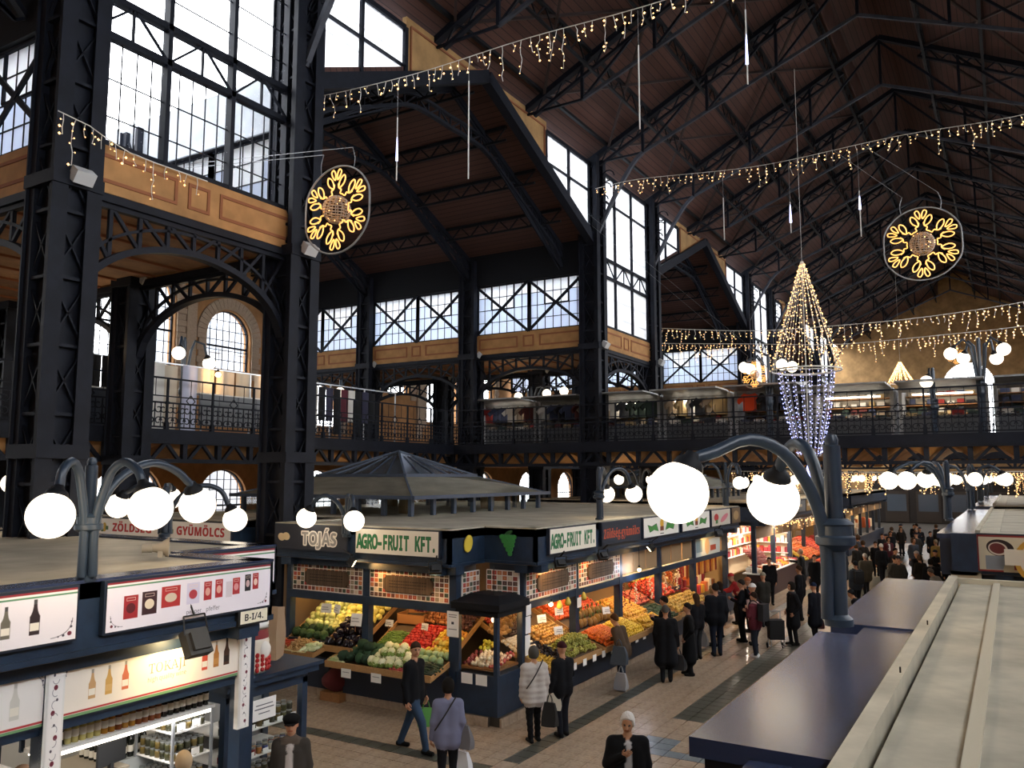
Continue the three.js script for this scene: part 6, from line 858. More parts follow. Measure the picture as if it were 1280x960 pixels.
// ---------------------------------------------------------------- the viewer's side: blue edge roofs and beige decks
{
  const b = thing('stall_roof', 'near blue painted roof strip below the viewer with a lamp post', 'roof', [0, 0, 0], 0, 'blue roof strips');
  mb().mm(-1.24, 3.62, -6.3, -0.62, 3.7, -3.52).mesh('deck', M.navyRoof, b); mb().mm(-1.2, 2.9, -6.25, -0.6, 3.62, -3.6).mesh('side_board', M.navyDark, b);
  const b0 = thing('stall_roof', 'small lower blue roof piece at the foot of the near strip', 'roof', [0, 0, 0], 0, 'blue roof strips'); mb().mm(-0.98, 3.58, -3.5, -0.62, 3.655, -2.4).mesh('deck', M.navyRoof, b0); mb().mm(-0.95, 2.9, -3.5, -0.62, 3.58, -2.4).mesh('side_board', M.navyDark, b0);
  const b2 = thing('stall_roof', 'blue roof strip beyond the near lamp post', 'roof', [0, 0, 0], 0, 'blue roof strips'); mb().mm(-1.24, 3.62, -9.9, -0.62, 3.7, -6.72).mesh('deck', M.navyRoof, b2); mb().mm(-1.2, 2.9, -9.85, -0.62, 3.62, -6.72).mesh('side_board', M.navyDark, b2); mb().mm(-1.0, 3.6, -6.72, -0.62, 3.69, -6.3).mesh('filler', M.navyRoof, b2);
  const d = thing('stall_roof', 'broad beige deck with raised ribs right below the viewer', 'roof', [0, 0, 0], 0, 'roofs of the stall islands'); mb().mm(-0.52, 3.55, -9.9, 6.6, 3.69, -1.2).mesh('roof_deck', M.beigeTrim, d); mb().mm(-0.63, 3.5, -9.92, -0.55, 3.76, -1.2).mesh('edge_curb', M.beigeTrim, d); for (const x of [-0.2, 0.75, 1.7, 2.65, 3.6]) { mb().mm(x - 0.03, 3.69, -9.9, x + 0.03, 3.715, -1.2).mesh('rib', M.beigeRib, d); } mb().mm(-0.6, 3.69, -9.95, 6.6, 3.74, -9.86).mesh('end_curb', M.beigeTrim, d);
  for (const [x, y, z] of [[-0.57, 3.77, -4.95], [-0.57, 3.77, -6.6]]) { const k = thing('roof_bolt', 'small bolt sticking up from the beige roof curb', 'bolt', [x, y - 0.01, z], 0, 'bolts on the curb'); put('pin', new THREE.CylinderGeometry(0.005, 0.005, 0.03, 6).translate(0, 0.015, 0), M.black, k); }
  const s = thing('market_stall', 'navy stall body under the blue roof strips', 'stall', [0, 0, 0]); mb().mm(-1.0, 0, -9.6, -0.7, 2.95, -2.6).mesh('shutter_wall', M.navy, s); mb().mm(-0.7, 0, -9.6, 6.5, 2.9, -9.5).mesh('end_wall', M.navy, s);
  for (const [z0, z1, l] of [[-17.85, -31, 'blue roof strip of the meat stall island'], [-34, -52, 'farthest blue roof strip along the aisle']]) { const q = thing('stall_roof', l, 'roof', [0, 0, 0], 0, 'blue roof strips'); mb().mm(-1.3, 3.62, z1, -0.64, 3.71, z0).mesh('deck', M.navyRoof, q); mb().mm(-1.26, 2.95, z1, -0.66, 3.62, z0).mesh('side_board', M.navyDark, q); mb().mm(-1.1, 0, z1 + 0.2, -0.75, 2.95, z0 - 0.25).mesh('stall_wall', M.navyDark, q); mb().mm(-0.66, 3.7, z1, -0.58, 3.79, z0).mesh('edge_curb', M.beigeTrim, q); }
}
// ---------------------------------------------------------------- glazed roof pavilion on the fruit island and one farther off
function pavilion(x0, x1, z0, z1, label) {
  const t = thing('roof_pavilion', label, 'pavilion', [0, 0, 0], 0, 'glazed pavilions on the stall roofs'), e = 4.22, m = 4.78, p = 5.58, cx = (x0 + x1) / 2, cz = (z0 + z1) / 2, hx = (x1 - x0) / 2, hz = (z0 - z1) / 2, a = 0.5;
  const Q = (s, y) => [[cx - hx * s, y, cz + hz * s], [cx + hx * s, y, cz + hz * s], [cx + hx * s, y, cz - hz * s], [cx - hx * s, y, cz - hz * s]], E = Q(1.05, e), T = Q(0.52, m), P = Q(0.53, m + 0.02), S = mb(), G = mb(), R = mb(), F = mb();
  for (let k = 0; k < 4; k++) { const n = (k + 1) % 4; S.quad(E[k], E[n], T[n], T[k]); S.quad(T[k], T[n], E[n], E[k]); G.add(tri3(P[k], P[n], [cx, p, cz])); R.beam(P[k], [cx, p, cz], 0.06).beam(P[k], P[n], 0.1); R.beam(E[k], T[k], 0.05); for (let j = 1; j < 5; j++) { const u = [lerp(P[k][0], P[n][0], j / 5), m + 0.03, lerp(P[k][2], P[n][2], j / 5)]; R.beam(u, [lerp(u[0], cx, 0.75), lerp(u[1], p, 0.75), lerp(u[2], cz, 0.75)], 0.04); } F.beam(E[k], E[n], 0.12, 0.1); }
  S.mesh('skirt_roof', std(0xb9b5a4, 0.6, { map: rep(mottled, 0.3) }), t); G.mesh('skylight_pane', std(0x4a515a, 0.15), t); R.mesh('skylight_bars', std(0x39465a, 0.5), t); F.mesh('eaves_rail', std(0x39465a, 0.5), t);
  const W = Q(0.97, 0); for (let k = 0; k < 4; k++) { const n = (k + 1) % 4; for (let j = 0; j < 7; j++) { const u = j / 7; mb().box(lerp(W[k][0], W[n][0], u), (RY + e) / 2, lerp(W[k][2], W[n][2], u), 0.12, e - RY, 0.12).mesh('post', std(0x2f3d52, 0.5), t); const v = (j + 1) / 7; mb().quad([lerp(W[k][0], W[n][0], u), RY, lerp(W[k][2], W[n][2], u)], [lerp(W[k][0], W[n][0], v), RY, lerp(W[k][2], W[n][2], v)], [lerp(W[k][0], W[n][0], v), e, lerp(W[k][2], W[n][2], v)], [lerp(W[k][0], W[n][0], u), e, lerp(W[k][2], W[n][2], u)]).mesh('pane', M.glass, t); } }
  const c2 = Q(0.6, 0), I = mb(); for (let k = 0; k < 4; k++) I.mm(c2[k][0] - 0.14, RY, c2[k][2] - 0.14, c2[k][0] + 0.14, e + 0.3, c2[k][2] + 0.14); I.mesh('inner_pillar', std(0x6a5a40, 0.7), t);
}
function tri3(a, b, c) { const g = new THREE.BufferGeometry(); g.setAttribute('position', new THREE.Float32BufferAttribute([...a, ...b, ...c], 3)); g.setAttribute('uv', new THREE.Float32BufferAttribute([0, 0, 1, 0, 0.5, 1], 2)); g.computeVertexNormals(); return g; }
pavilion(-20.2, -13.6, -17.5, -24.6, 'glazed beige roofed pavilion with a pyramid skylight on the fruit island'); pavilion(-18.5, -12.5, -38, -44.5, 'second glazed pavilion with a skylight beyond the tall column');
// ---------------------------------------------------------------- farther stalls along the aisle
{
  const r = rng(91);
  const mk = (z0, z1, label) => { const t = thing('market_stall', label, 'stall', [0, 0, 0], 0, 'farther stalls along the aisle'); for (let z = z0; z >= z1; z -= 3) mb().mm(-8.95, 0, z - 0.08, -8.78, 3, z + 0.08).mesh('post', M.navy, t); mb().mm(-9.1, 0, z1, -8.7, 0.85, z0).mesh('counter_panel', M.navyDark, t); mb().mm(-12, 0, z1, -11.9, 3, z0).mesh('back_wall', std(0xb08a58, 0.8), t); mb().mm(-8.9, 2.3, z1, -8.8, 2.75, z0).mesh('transom_board', std(0x8a6a44, 0.7), t); };
  mk(-33.2, -49.8, 'stall row with lit goods beyond the cross aisle'); mk(-53.7, -69.8, 'stall row far down the aisle under the bridge');
  // bright sweets stall beyond the cross aisle, open to the main aisle
  const d = thing('market_stall', 'brightly lit sweets stall beyond the cross aisle behind the queue', 'stall', [0, 0, 0]); mb().mm(-9.15, 0, -39.4, -8.55, 0.95, -33.1).mesh('counter_panel', std(0x3a2420, 0.7), d); mb().mm(-9.3, 0.95, -39.4, -8.45, 1.0, -33.0).mesh('counter_top', M.white, d); mb().mm(-10.9, 0.5, -39.5, -10.8, 3, -33.1).mm(-10.8, 0.5, -39.5, -8.8, 3, -39.4).mesh('back_wall', std(0xd9c2a0, 0.8), d); for (const y of [1.3, 1.75, 2.2, 2.6]) mb().mm(-10.8, y, -39.4, -10.45, y + 0.03, -33.2).mm(-10.8, y, -39.4, -8.9, y + 0.03, -39.05).mesh('shelf', M.white, d);
  const cols = [0xb8342c, 0xd9a23a, 0xe2d2b0, 0xc96a3a, 0x8c2a3a, 0xd8cfc4, 0x7a4a2a, 0xc7404a, 0xe6dfd6, 0xd8a8a0].map((c) => std(c, 0.6)), pk = mb().box(0, 0.5, 0, 1, 1, 1).box(0, 1.02, 0, 0.8, 0.06, 0.5).geo();
  for (const y of [1.33, 1.78, 2.23, 2.63]) { for (let k = 0; k < 28; k++) { const o = put('sweets_packet', pk, cols[Math.floor(r() * 10)]); o.scale.set(0.14, 0.18 + r() * 0.12, 0.16); o.position.set(-10.62, y, -33.35 - k * 0.21); tag(o, 'colourful packet on the back shelves of the bright sweets stall', 'packet', 'packets on the sweets stall shelves'); } for (let k = 0; k < 8; k++) { const o = put('sweets_packet', pk, cols[Math.floor(r() * 10)]); o.scale.set(0.16, 0.18 + r() * 0.12, 0.14); o.position.set(-10.3 + k * 0.19, y, -39.22); tag(o, 'colourful packet on the end shelves of the bright sweets stall', 'packet', 'packets on the sweets stall end shelves'); } }
  for (let k = 0; k < 28; k++) for (let j = 0; j < 3; j++) { const o = put('sweets_packet', pk, cols[Math.floor(r() * 10)]); o.scale.set(0.2, 0.06 + r() * 0.1 + j * 0.05, 0.16); o.position.set(-8.62 - j * 0.25, 1.0, -33.3 - k * 0.215); tag(o, 'low packet on the counter of the bright sweets stall', 'packet', 'packets on the sweets counter'); }
  heap('dried_sausage', 'dark red sausage heaped on the sweets stall counter', 'sausage', 'carrot', 0.03, [0x6a1c1c, 0x7c2a24], SX(-34.2, -36, -9.0, 1.2, -9.5, 1.75), { wide: 3, align: 0.2 });
  { const t = thing('tube_lamp', 'bright tube lamp in the sweets stall', 'lamp', [0, 0, 0], 0, 'tubes above the displays'); mb().beam([-9.2, 2.85, -33.4], [-9.2, 2.85, -39], 0.06).mesh('tube', M.tubeLamp, t); mb().beam([-9.2, 2.9, -33.4], [-9.2, 2.9, -39], 0.1, 0.06).mesh('batten', M.white, t); areaLight(-9.2, 2.8, -36.2, -9.6, 0, -36.2, 0.16, 5.6, 0xfff2e2, 70); }
  for (const z of [-34, -36, -38]) { const t = thing('hanging_bulb', 'bare bulb over the bright sweets stall', 'lamp', [-9.6, 2.35, z], 0, 'bulbs of the sweets stall'); put('bulb', sph(0.07, 12, 8), M.bulb, t); mb().beam([0, 0.06, 0], [0, 0.65, 0], 0.015).mesh('cord', M.black, t); pointLight(0, 0, 0, 0xffeed8, 6, 3, t); }
  // end bays of the fruit island: posters, sausages, goods
  const ps = sign('bright lit poster above the crowd', 2.6, 0.62, canvasTex(256, 64, (c, w, h) => { c.fillStyle = '#c9d2cf'; c.fillRect(0, 0, w, h); c.fillStyle = '#d8b88a'; c.beginPath(); c.arc(120, 36, 26, 0, 7); c.fill(); c.fillStyle = '#b5533f'; c.fillRect(150, 34, 60, 18); c.fillStyle = '#8aa0a8'; c.fillRect(10, 10, 60, 40); }), [-8.74, 2.52, -27.1], PI / 2);
  for (let k = 0; k < 16; k++) { const z = -26 - k * 0.2, t = thing('hanging_sausage', 'sausage hanging over the far counter of the fruit island', 'sausage', [-9.1, 2.05, z], 0, 'hanging sausages'); put('sausage', new THREE.CapsuleGeometry(0.035, 0.4, 3, 8).translate(0, -0.3, 0), pm([0x7a2f22, 0xb07a3a, 0xc99a5a][k % 3]), t); mb().beam([0, -0.08, 0], [0, 0.15, 0], 0.01).mesh('string', M.black, t); }
  for (let k = 0; k < 24; k++) { const o = put('sweets_packet', pk, cols[Math.floor(r() * 8)]); o.scale.set(0.2, 0.2 + r() * 0.25, 0.18); o.position.set(-9.2 - (k % 3) * 0.35, 0.9 + (k % 3) * 0.2, -26.1 - Math.floor(k / 3) * 0.38); tag(o, 'packet on the counter at the end of the fruit island', 'packet', 'packets at the island end'); }
  // heaps far down the row
  heap('far_orange', 'orange on a far stall past the sweets stall', 'orange', 'ball', 0.085, [0xe0601c, 0xd8701c], SX(-40.2, -43, -8.2, 0.95, -9.6, 1.6), { layers: 1 }); heap('far_apple', 'red apple on a far stall past the sweets stall', 'apple', 'ball', 0.085, [0xb8301f, 0xc84a20], SX(-43.2, -45.6, -8.2, 0.95, -9.6, 1.6), { layers: 1 });
  heap('far_lemon', 'yellow fruit on a far stall past the sweets stall', 'lemon', 'ball', 0.06, [0xd8b030], SX(-39.5, -40.1, -8.2, 0.95, -9.4, 1.5), {}); heap('far_squash', 'orange squash on a stand in the far aisle', 'squash', 'ball', 0.16, [0xd06a1c, 0xc85a1a], SX(-46, -48, -7.4, 0.95, -8.6, 1.4), {});
  const ob = thing('orange_stand', 'orange draped fruit stand jutting into the far aisle', 'stand', [-7.6, 0, -41.5]); mb().mm(-0.5, 0, -0.8, 0.5, 0.9, 0.8).mesh('drape', std(0xd04a1c, 0.8), ob);
  for (const [z, n] of [[-41, 30], [-44, 40], [-48, 30], [-56, 30], [-61, 40], [-66, 40]]) { const t = thing('tube_lamp', 'warm tube lamp in a farther stall', 'lamp', [0, 0, 0], 0, 'tubes of the farther stalls'); mb().beam([-9.4, 2.6, z + 1.4], [-9.4, 2.6, z - 1.4], 0.06).mesh('tube', M.tubeLamp, t); mb().beam([-9.4, 2.64, z + 1.4], [-9.4, 2.98, z + 1.4], 0.02).beam([-9.4, 2.64, z - 1.4], [-9.4, 2.98, z - 1.4], 0.02).mesh('hanger', M.black, t); areaLight(-9.4, 2.55, z, -9.2, 0, z, 0.15, 2.8, 0xffdca8, n); }
  for (let k = 0; k < 9; k++) { const z = -33.9 - k * 1.85; sign('dim picture sign on the fascia of the farther stall row, ' + ['brown', 'red', 'green', 'grey', 'ochre', 'wine red', 'pale', 'dark green', 'tan'][k], 1.7, 0.5, canvasTex(64, 24, (c, w, h) => { c.fillStyle = ['#6a4a36', '#7a2f2a', '#4a5a3c', '#777', '#9a7a44', '#5a2430', '#b8b0a0', '#2f4a36', '#a08a6a'][k]; c.fillRect(0, 0, w, h); c.fillStyle = '#cbb79a'; c.fillRect(8, 8, 30, 6); }), [-8.32, 3.42, z], PI / 2); }
  for (let k = 0; k < 40; k++) { const o = put('sweets_packet', pk, cols[Math.floor(r() * 8)]); o.scale.set(0.3, 0.3 + r() * 0.5, 0.3); o.position.set(-9.3 - r() * 1.2, 0.9 + r() * 0.2, -46 - k * 0.58); if (o.position.z < -49.5 && o.position.z > -54) o.position.z += 5.5; tag(o, 'stack of goods in a farther stall along the aisle', 'packet', 'goods in the farther stalls'); }
}
// ---------------------------------------------------------------- Christmas lights
const oct = new THREE.OctahedronGeometry(1, 0);
function garland(label, pts, seed, o = {}) {
  const t = thing('icicle_garland', label, 'garland', [0, 0, 0], 0, 'icicle garlands across the hall'), r = rng(seed), curve = new THREE.CatmullRomCurve3(pts.map((q) => V(...q))), L = curve.getLength(), wire = mb(), bulbs = mb(), wr = o.wire || 0.012, br = o.bulb ? o.bulb * 0.72 : 0.019;
  wire.add(new THREE.TubeGeometry(curve, Math.ceil(L * 1.5), wr, 4));
  for (let s = 0.1; s < L; s += (o.gap || 0.24) * (0.7 + r() * 0.6)) {
    const p = curve.getPointAt(s / L), len = (r() < 0.3 ? 0.75 : 0.35) * (0.5 + r() * 0.7) * (o.long || 1), n = Math.max(2, Math.round(len / 0.13)); let q = p.clone();
    for (let k = 0; k < n; k++) { const e = V(q.x + (r() - 0.5) * 0.1, q.y - len / n, q.z + (r() - 0.5) * 0.08); wire.beam(q.toArray(), e.toArray(), wr * 0.9); if (r() < 0.85) { const d = r() * 6, b = [e.x + Math.cos(d) * 0.05, e.y + 0.01, e.z + Math.sin(d) * 0.05]; wire.beam(e.toArray(), b, wr * 0.8); bulbs.at(oct, ...b, 0, 0, 0, br * (r() < 0.3 ? 1.5 : 0.9)); } q = e; }
  }
  stuff(wire.mesh('wires', M.whiteWire, t)); stuff(bulbs.mesh('light_bulbs', M.warmBulb, t)); return t;
}
garland('long warm icicle garland crossing the nave by the near snowflake', [[-17.9, 15.2, -15.25], [-16.03, 14.83, -15.25], [-12.09, 14.49, -15.2], [-8.72, 14.5, -15.2], [-5.6, 14.4, -15.2], [-1, 14.6, -15.2], [6.6, 15.6, -15.2]], 1);
garland('icicle garland hanging inside the transept behind the near snowflake', [[-27, 17.5, -29.6], [-20.5, 17.1, -30.6], [-15.7, 16.85, -31.0]], 2);
garland('long warm icicle garland carrying the second snowflake', [[-14.5, 16.9, -31.0], [-12.9, 17.0, -31.1], [-7.64, 16.62, -31.2], [-2.78, 16.75, -31.2], [1, 16.66, -31.2], [6.6, 17.2, -31.2]], 3, { bulb: 0.03 });
garland('distant icicle garland over the bridge, upper one', [[-15.2, 12.2, -39], [-10.1, 11.6, -39], [-6.4, 11.5, -39], [-3.2, 11.52, -39], [0.8, 11.8, -39], [6.6, 12.6, -39]], 4, { bulb: 0.036, wire: 0.016, long: 1.2 });
garland('distant icicle garland over the bridge, lower one', [[-17.9, 12.6, -46], [-12.2, 12.1, -46], [-7.6, 11.7, -46], [-3.2, 11.75, -46], [0.9, 11.9, -46], [6.6, 12.5, -46]], 5, { bulb: 0.042, wire: 0.018, long: 1.2 });
garland('far garland before the end gable', [[-14.5, 11.6, -78], [-4, 11.2, -78], [6.6, 12, -78]], 6, { bulb: 0.06, wire: 0.02, long: 1.3 });
garland('short garland along the top of the near orange panel', [[-14.3, 11.3, -8.0], [-14.35, 11.25, -8.7], [-14.75, 11.22, -9.6], [-14.75, 11.2, -11.6]], 7);
for (const [z, y, k] of [[-55.0, 5.1, 8], [-48, 5.05, 9], [-62.5, 5.0, 10]]) garland(['light curtain under the second bridge', 'light curtain above the far stall roofs', 'light curtain behind the second bridge'][k - 8], [[-14, y, z], [-6, y - 0.1, z], [6.6, y, z]], k, { bulb: 0.04, wire: 0.012, long: 1.5, gap: 0.16 });
garland('string of warm lights along the farther stall fascia', [[-8.1, 2.95, -33.2], [-8.1, 2.9, -42], [-8.1, 2.95, -50]], 12, { bulb: 0.03, long: 0.5 });
// snowflakes: rope-light petals in a tubular frame with a wire ball
function snowflake(label, x, y, z, R, wires, ry = 0) {
  const t = thing('light_snowflake', label, 'snowflake', [x, y, z], ry, 'light snowflakes'), fr = []; const n = 32; for (let k = 0; k < n; k++) { const a = k / n * PI * 2, c = Math.cos(a), s = Math.sin(a), q = R * (1 + 0.03 * Math.cos(2 * a)); fr.push(V(Math.max(-0.98, Math.min(0.98, c * 1.03)) * q * 0.97, s * q * 1.06, 0)); }
  mb().tube(fr, R * 0.022, 64, 6, true).mesh('frame', M.grey, t);
  const loop = (a, pts, parent) => { const c = Math.cos(a), s = Math.sin(a); return mb().tube(pts.map(([u, v]) => V((u * c - v * s) * R, (u * s + v * c) * R, 0.03)), R * 0.017, 40, 5, true).geo(); };
  for (let k = 0; k < 6; k++) { const a = PI / 2 + k * PI / 3, b = mb();
    for (const d of [-1, 1]) { b.add(loop(a, [[0.5, 0.08 * d], [0.56, 0.2 * d], [0.68, 0.27 * d], [0.78, 0.25 * d], [0.74, 0.16 * d], [0.62, 0.09 * d]])); b.add(loop(a, [[0.7, 0.04 * d], [0.8, 0.12 * d], [0.9, 0.15 * d], [0.94, 0.09 * d], [0.84, 0.03 * d]])); b.add(new THREE.TubeGeometry(new THREE.CatmullRomCurve3([[0.33, 0.2 * d], [0.37, 0.12 * d], [0.45, 0.15 * d], [0.5, 0.08 * d], [0.6, 0.06 * d]].map(([u, v]) => V((u * Math.cos(a) - v * Math.sin(a)) * R, (u * Math.sin(a) + v * Math.cos(a)) * R, 0.03))), 12, R * 0.017, 5)); }
    b.mesh('petal', M.ropeLight, t).userData.label = 'glowing amber rope light petal'; }
  const w = mb(), rr = R * 0.32; for (let k = 0; k < 7; k++) w.add(new THREE.TorusGeometry(rr, R * 0.012, 4, 22), mat4(0, 0, 0, 0, k / 7 * PI, 0)); for (let k = -4; k <= 4; k++) { const yy = k / 5 * rr; w.add(new THREE.TorusGeometry(Math.sqrt(rr * rr - yy * yy), R * 0.012, 4, 22), mat4(0, yy, 0, PI / 2, 0, 0)); } w.mesh('wire_ball', std(0x8b8a88, 0.6), t);
  const lb = mb(), r = rng(x * 7); for (let k = 0; k < 16; k++) { const a = r() * 6, e = r() * 2 - 1; lb.at(oct, Math.cos(a) * rr * Math.sqrt(1 - e * e), e * rr, Math.sin(a) * rr * Math.sqrt(1 - e * e), 0, 0, 0, R * 0.018); } stuff(lb.mesh('light_bulbs', M.warmBulb, t));
  const b = mb(); for (const d of [-1, 1]) { b.tube([[d * R * 0.5, R * 0.93, 0], [d * R * 0.52, R * 1.15, 0], [d * R * 0.45, R * 1.4, 0]], R * 0.012, 8, 4); b.beam([d * R * 0.45, R * 1.4, 0], [wires[0] + d * R * 0.4, wires[1] - y, wires[2] - z], R * 0.014); } b.mesh('hanging_wires', M.grey, t);
  pointLight(0, 0, 0.25, 0xffa640, 1.5, 12, t);
}
snowflake('near amber light snowflake beside the tall column', -12.72, 10.75, -13.5, 0.98, [-12.6, 14.5, -15.2]);
snowflake('amber light snowflake hanging high in the nave centre', -2.18, 12.6, -30.6, 1.22, [-2.35, 16.7, -31.1]);
snowflake('small amber light snowflake in front of the bridge railing', -7.95, 8.5, -30.6, 0.5, [-7.9, 16.6, -31.2]);
snowflake('tiny far light snowflake before the end window', -3.6, 15.0, -80, 0.75, [-3.6, 20, -80]);
// meteor tubes
for (const [x, z, top, y0, y1, lit0, lit1] of [[-12.4, -15.2, 14.45, 13.5, 11.9, 13.0, 12.4], [-10.3, -15.2, 14.45, 13.9, 11.55, 0, 0], [-6.1, -15.2, 14.35, 13.6, 11.8, 0, 0], [-3.9, -15.2, 14.4, 13.7, 12.2, 13.2, 12.6], [-6.58, -31.2, 16.5, 15.0, 13.8, 14.9, 14.2], [-4.16, -31.2, 16.6, 15.0, 13.3, 14.8, 14.3], [-9.1, -31.2, 16.6, 15.6, 13.9, 0, 0]]) {
  const t = thing('meteor_tube', lit0 ? 'hanging meteor tube with a bluish lit drop' : 'unlit grey meteor tube hanging from a garland', 'light tube', [x, 0, z], 0, lit0 ? 'lit meteor tubes' : 'unlit meteor tubes'), big = z < -20 ? 1.5 : 1; mb().beam([0, y1, 0], [0, y0, 0], 0.022 * big).mesh('tube', M.whiteWire, t); mb().beam([0, y0, 0], [0, top, 0], 0.008 * big).mesh('wire', M.grey, t);
  if (lit0) mb().cyl(0, lit1, 0, 0.03 * big, 0.012 * big, lit0 - lit1, 8).mesh('light_drop', M.meteor, t);
}
// hanging light tree: amber cone above, blue tail below
function lightTree(label, x, z, top, base, bottom, R, dense, size) {
  const t = thing('light_tree', label, 'light tree', [x, 0, z], 0, 'hanging light trees'), w = mb(), a = mb(), b = mb(), n = dense, r = rng(n);
  w.add(new THREE.TorusGeometry(R, 0.025, 5, 32), mat4(0, base, 0, PI / 2, 0, 0)).add(new THREE.TorusGeometry(R * 0.8, 0.02, 5, 32), mat4(0, base - 0.05, 0, PI / 2, 0, 0)).beam([0, bottom, 0], [0, top, 0], 0.02).beam([0, top, 0], [0, top + 6, 0], 0.01);
  for (let k = 0; k < n; k++) { const g = k / n * PI * 2, c = Math.cos(g), s = Math.sin(g); w.beam([c * R, base, s * R], [c * 0.04, top, s * 0.04], 0.008); for (let j = 0; j < 20; j++) { const u = (j + r() * 0.6) / 20, q = R * (1 - u) + 0.04; a.at(oct, c * q + (r() - 0.5) * 0.04, lerp(base, top, u), s * q, 0, 0, 0, size * (0.7 + r() * 0.6)); }
    if (bottom < base - 0.5) { const rb = R * 0.32, f = (u) => lerp(R * 0.8, rb, u * u * 0.6 + u * 0.4); w.beam([c * R * 0.8, base, s * R * 0.8], [c * rb, bottom, s * rb], 0.008); for (let j = 0; j < 17; j++) { const u = (j + r() * 0.5) / 17; b.at(oct, c * f(u), lerp(base - 0.05, bottom, u), s * f(u), 0, 0, 0, size * (0.7 + r() * 0.6)); } } }
  stuff(w.mesh('wires', M.whiteWire, t)); stuff(a.mesh('light_bulbs', M.warmBulb, t)).userData.label = 'warm amber bulbs'; if (b.p.length) stuff(b.mesh('light_bulbs', M.blueBulb, t)).userData.label = 'blue white bulbs';
  for (let k = 0; k < 4; k++) b.p.length && k === 0 && mb().at(oct, 0, bottom - 0.35, 0, 0, 0, 0, 0.1, 0.3, 0.1).mesh('light_tip', M.blueBulb, t);
}
lightTree('hanging light tree with amber cone and blue tail in the nave', -5.0, -25, 11.1, 7.85, 5.35, 0.98, 20, 0.019);
lightTree('small far amber light tree near the end gable', -6.0, -60, 12.3, 10.9, 10.9, 0.75, 12, 0.045);
// ---------------------------------------------------------------- people: signed distance figures meshed with surface nets
const smin = (a, b, k) => { const h = Math.max(k - Math.abs(a - b), 0) / k; return Math.min(a, b) - h * h * k * 0.25; };
function capD(p, a, b, r0, r1) { const bx = b[0] - a[0], by = b[1] - a[1], bz = b[2] - a[2], px = p[0] - a[0], py = p[1] - a[1], pz = p[2] - a[2]; const t = Math.max(0, Math.min(1, (px * bx + py * by + pz * bz) / (bx * bx + by * by + bz * bz + 1e-9))); return Math.hypot(px - bx * t, py - by * t, pz - bz * t) - lerp(r0, r1, t); }
function nets(f, lo, hi, c) {   // returns positions, indices
  const nx = Math.ceil((hi[0] - lo[0]) / c) + 1, ny = Math.ceil((hi[1] - lo[1]) / c) + 1, nz = Math.ceil((hi[2] - lo[2]) / c) + 1, v = new Float32Array(nx * ny * nz), id = new Int32Array(nx * ny * nz).fill(-1), P = [], I = [];
  for (let z = 0, n = 0; z < nz; z++) for (let y = 0; y < ny; y++) for (let x = 0; x < nx; x++, n++) v[n] = f([lo[0] + x * c, lo[1] + y * c, lo[2] + z * c]);
  const sx = 1, sy = nx, sz = nx * ny, E = [[0, 1], [2, 3], [4, 5], [6, 7], [0, 2], [1, 3], [4, 6], [5, 7], [0, 4], [1, 5], [2, 6], [3, 7]], O = [0, sx, sy, sx + sy, sz, sz + sx, sz + sy, sz + sx + sy];
  for (let z = 0; z < nz - 1; z++) for (let y = 0; y < ny - 1; y++) for (let x = 0; x < nx - 1; x++) {
    const n = x + y * sy + z * sz; let m = 0; for (let k = 0; k < 8; k++) if (v[n + O[k]] < 0) m |= 1 << k; if (m === 0 || m === 255) continue;
    let ax = 0, ay = 0, az = 0, q = 0; for (const [i, j] of E) { const a = v[n + O[i]], b = v[n + O[j]]; if ((a < 0) === (b < 0)) continue; const t = a / (a - b); ax += lerp(i & 1, j & 1, t); ay += lerp((i >> 1) & 1, (j >> 1) & 1, t); az += lerp(i >> 2, j >> 2, t); q++; }
    id[n] = P.length / 3; P.push(lo[0] + (x + ax / q) * c, lo[1] + (y + ay / q) * c, lo[2] + (z + az / q) * c);
  }
  for (let z = 1; z < nz - 1; z++) for (let y = 1; y < ny - 1; y++) for (let x = 1; x < nx - 1; x++) { const n = x + y * sy + z * sz, a = v[n] < 0;
    for (const [d, u, w] of [[sx, sy, sz], [sy, sz, sx], [sz, sx, sy]]) { const b = v[n + d] < 0; if (a === b) continue; const q = [id[n], id[n - u], id[n - u - w], id[n - w]]; if (q.some((k) => k < 0)) continue; a ? I.push(q[0], q[1], q[2], q[0], q[2], q[3]) : I.push(q[0], q[2], q[1], q[0], q[3], q[2]); } }
  return [P, I];
}
const skinM = new THREE.MeshPhysicalMaterial({ color: 0xffffff, roughness: 0.85, specularIntensity: 0.3, vertexColors: true });
const ARM = { down: [[0.05, -0.29, -0.03], [0.05, -0.55, 0.04]], bag: [[0.05, -0.29, -0.02], [0.08, -0.56, 0.05]], front: [[0.06, -0.27, 0.06], [-0.07, -0.2, 0.3]], chest: [[0.07, -0.27, 0.04], [-0.12, -0.12, 0.22]], reach: [[0.04, -0.18, 0.2], [0.02, -0.16, 0.47]], pocket: [[0.1, -0.28, -0.08], [0.04, -0.48, 0.08]], raise: [[0.08, -0.05, 0.24], [-0.04, 0.17, 0.26]], back: [[0.06, -0.28, -0.12], [0.03, -0.5, -0.05]] };
const C3 = (h) => { const c = new THREE.Color(h); return [c.r, c.g, c.b]; };
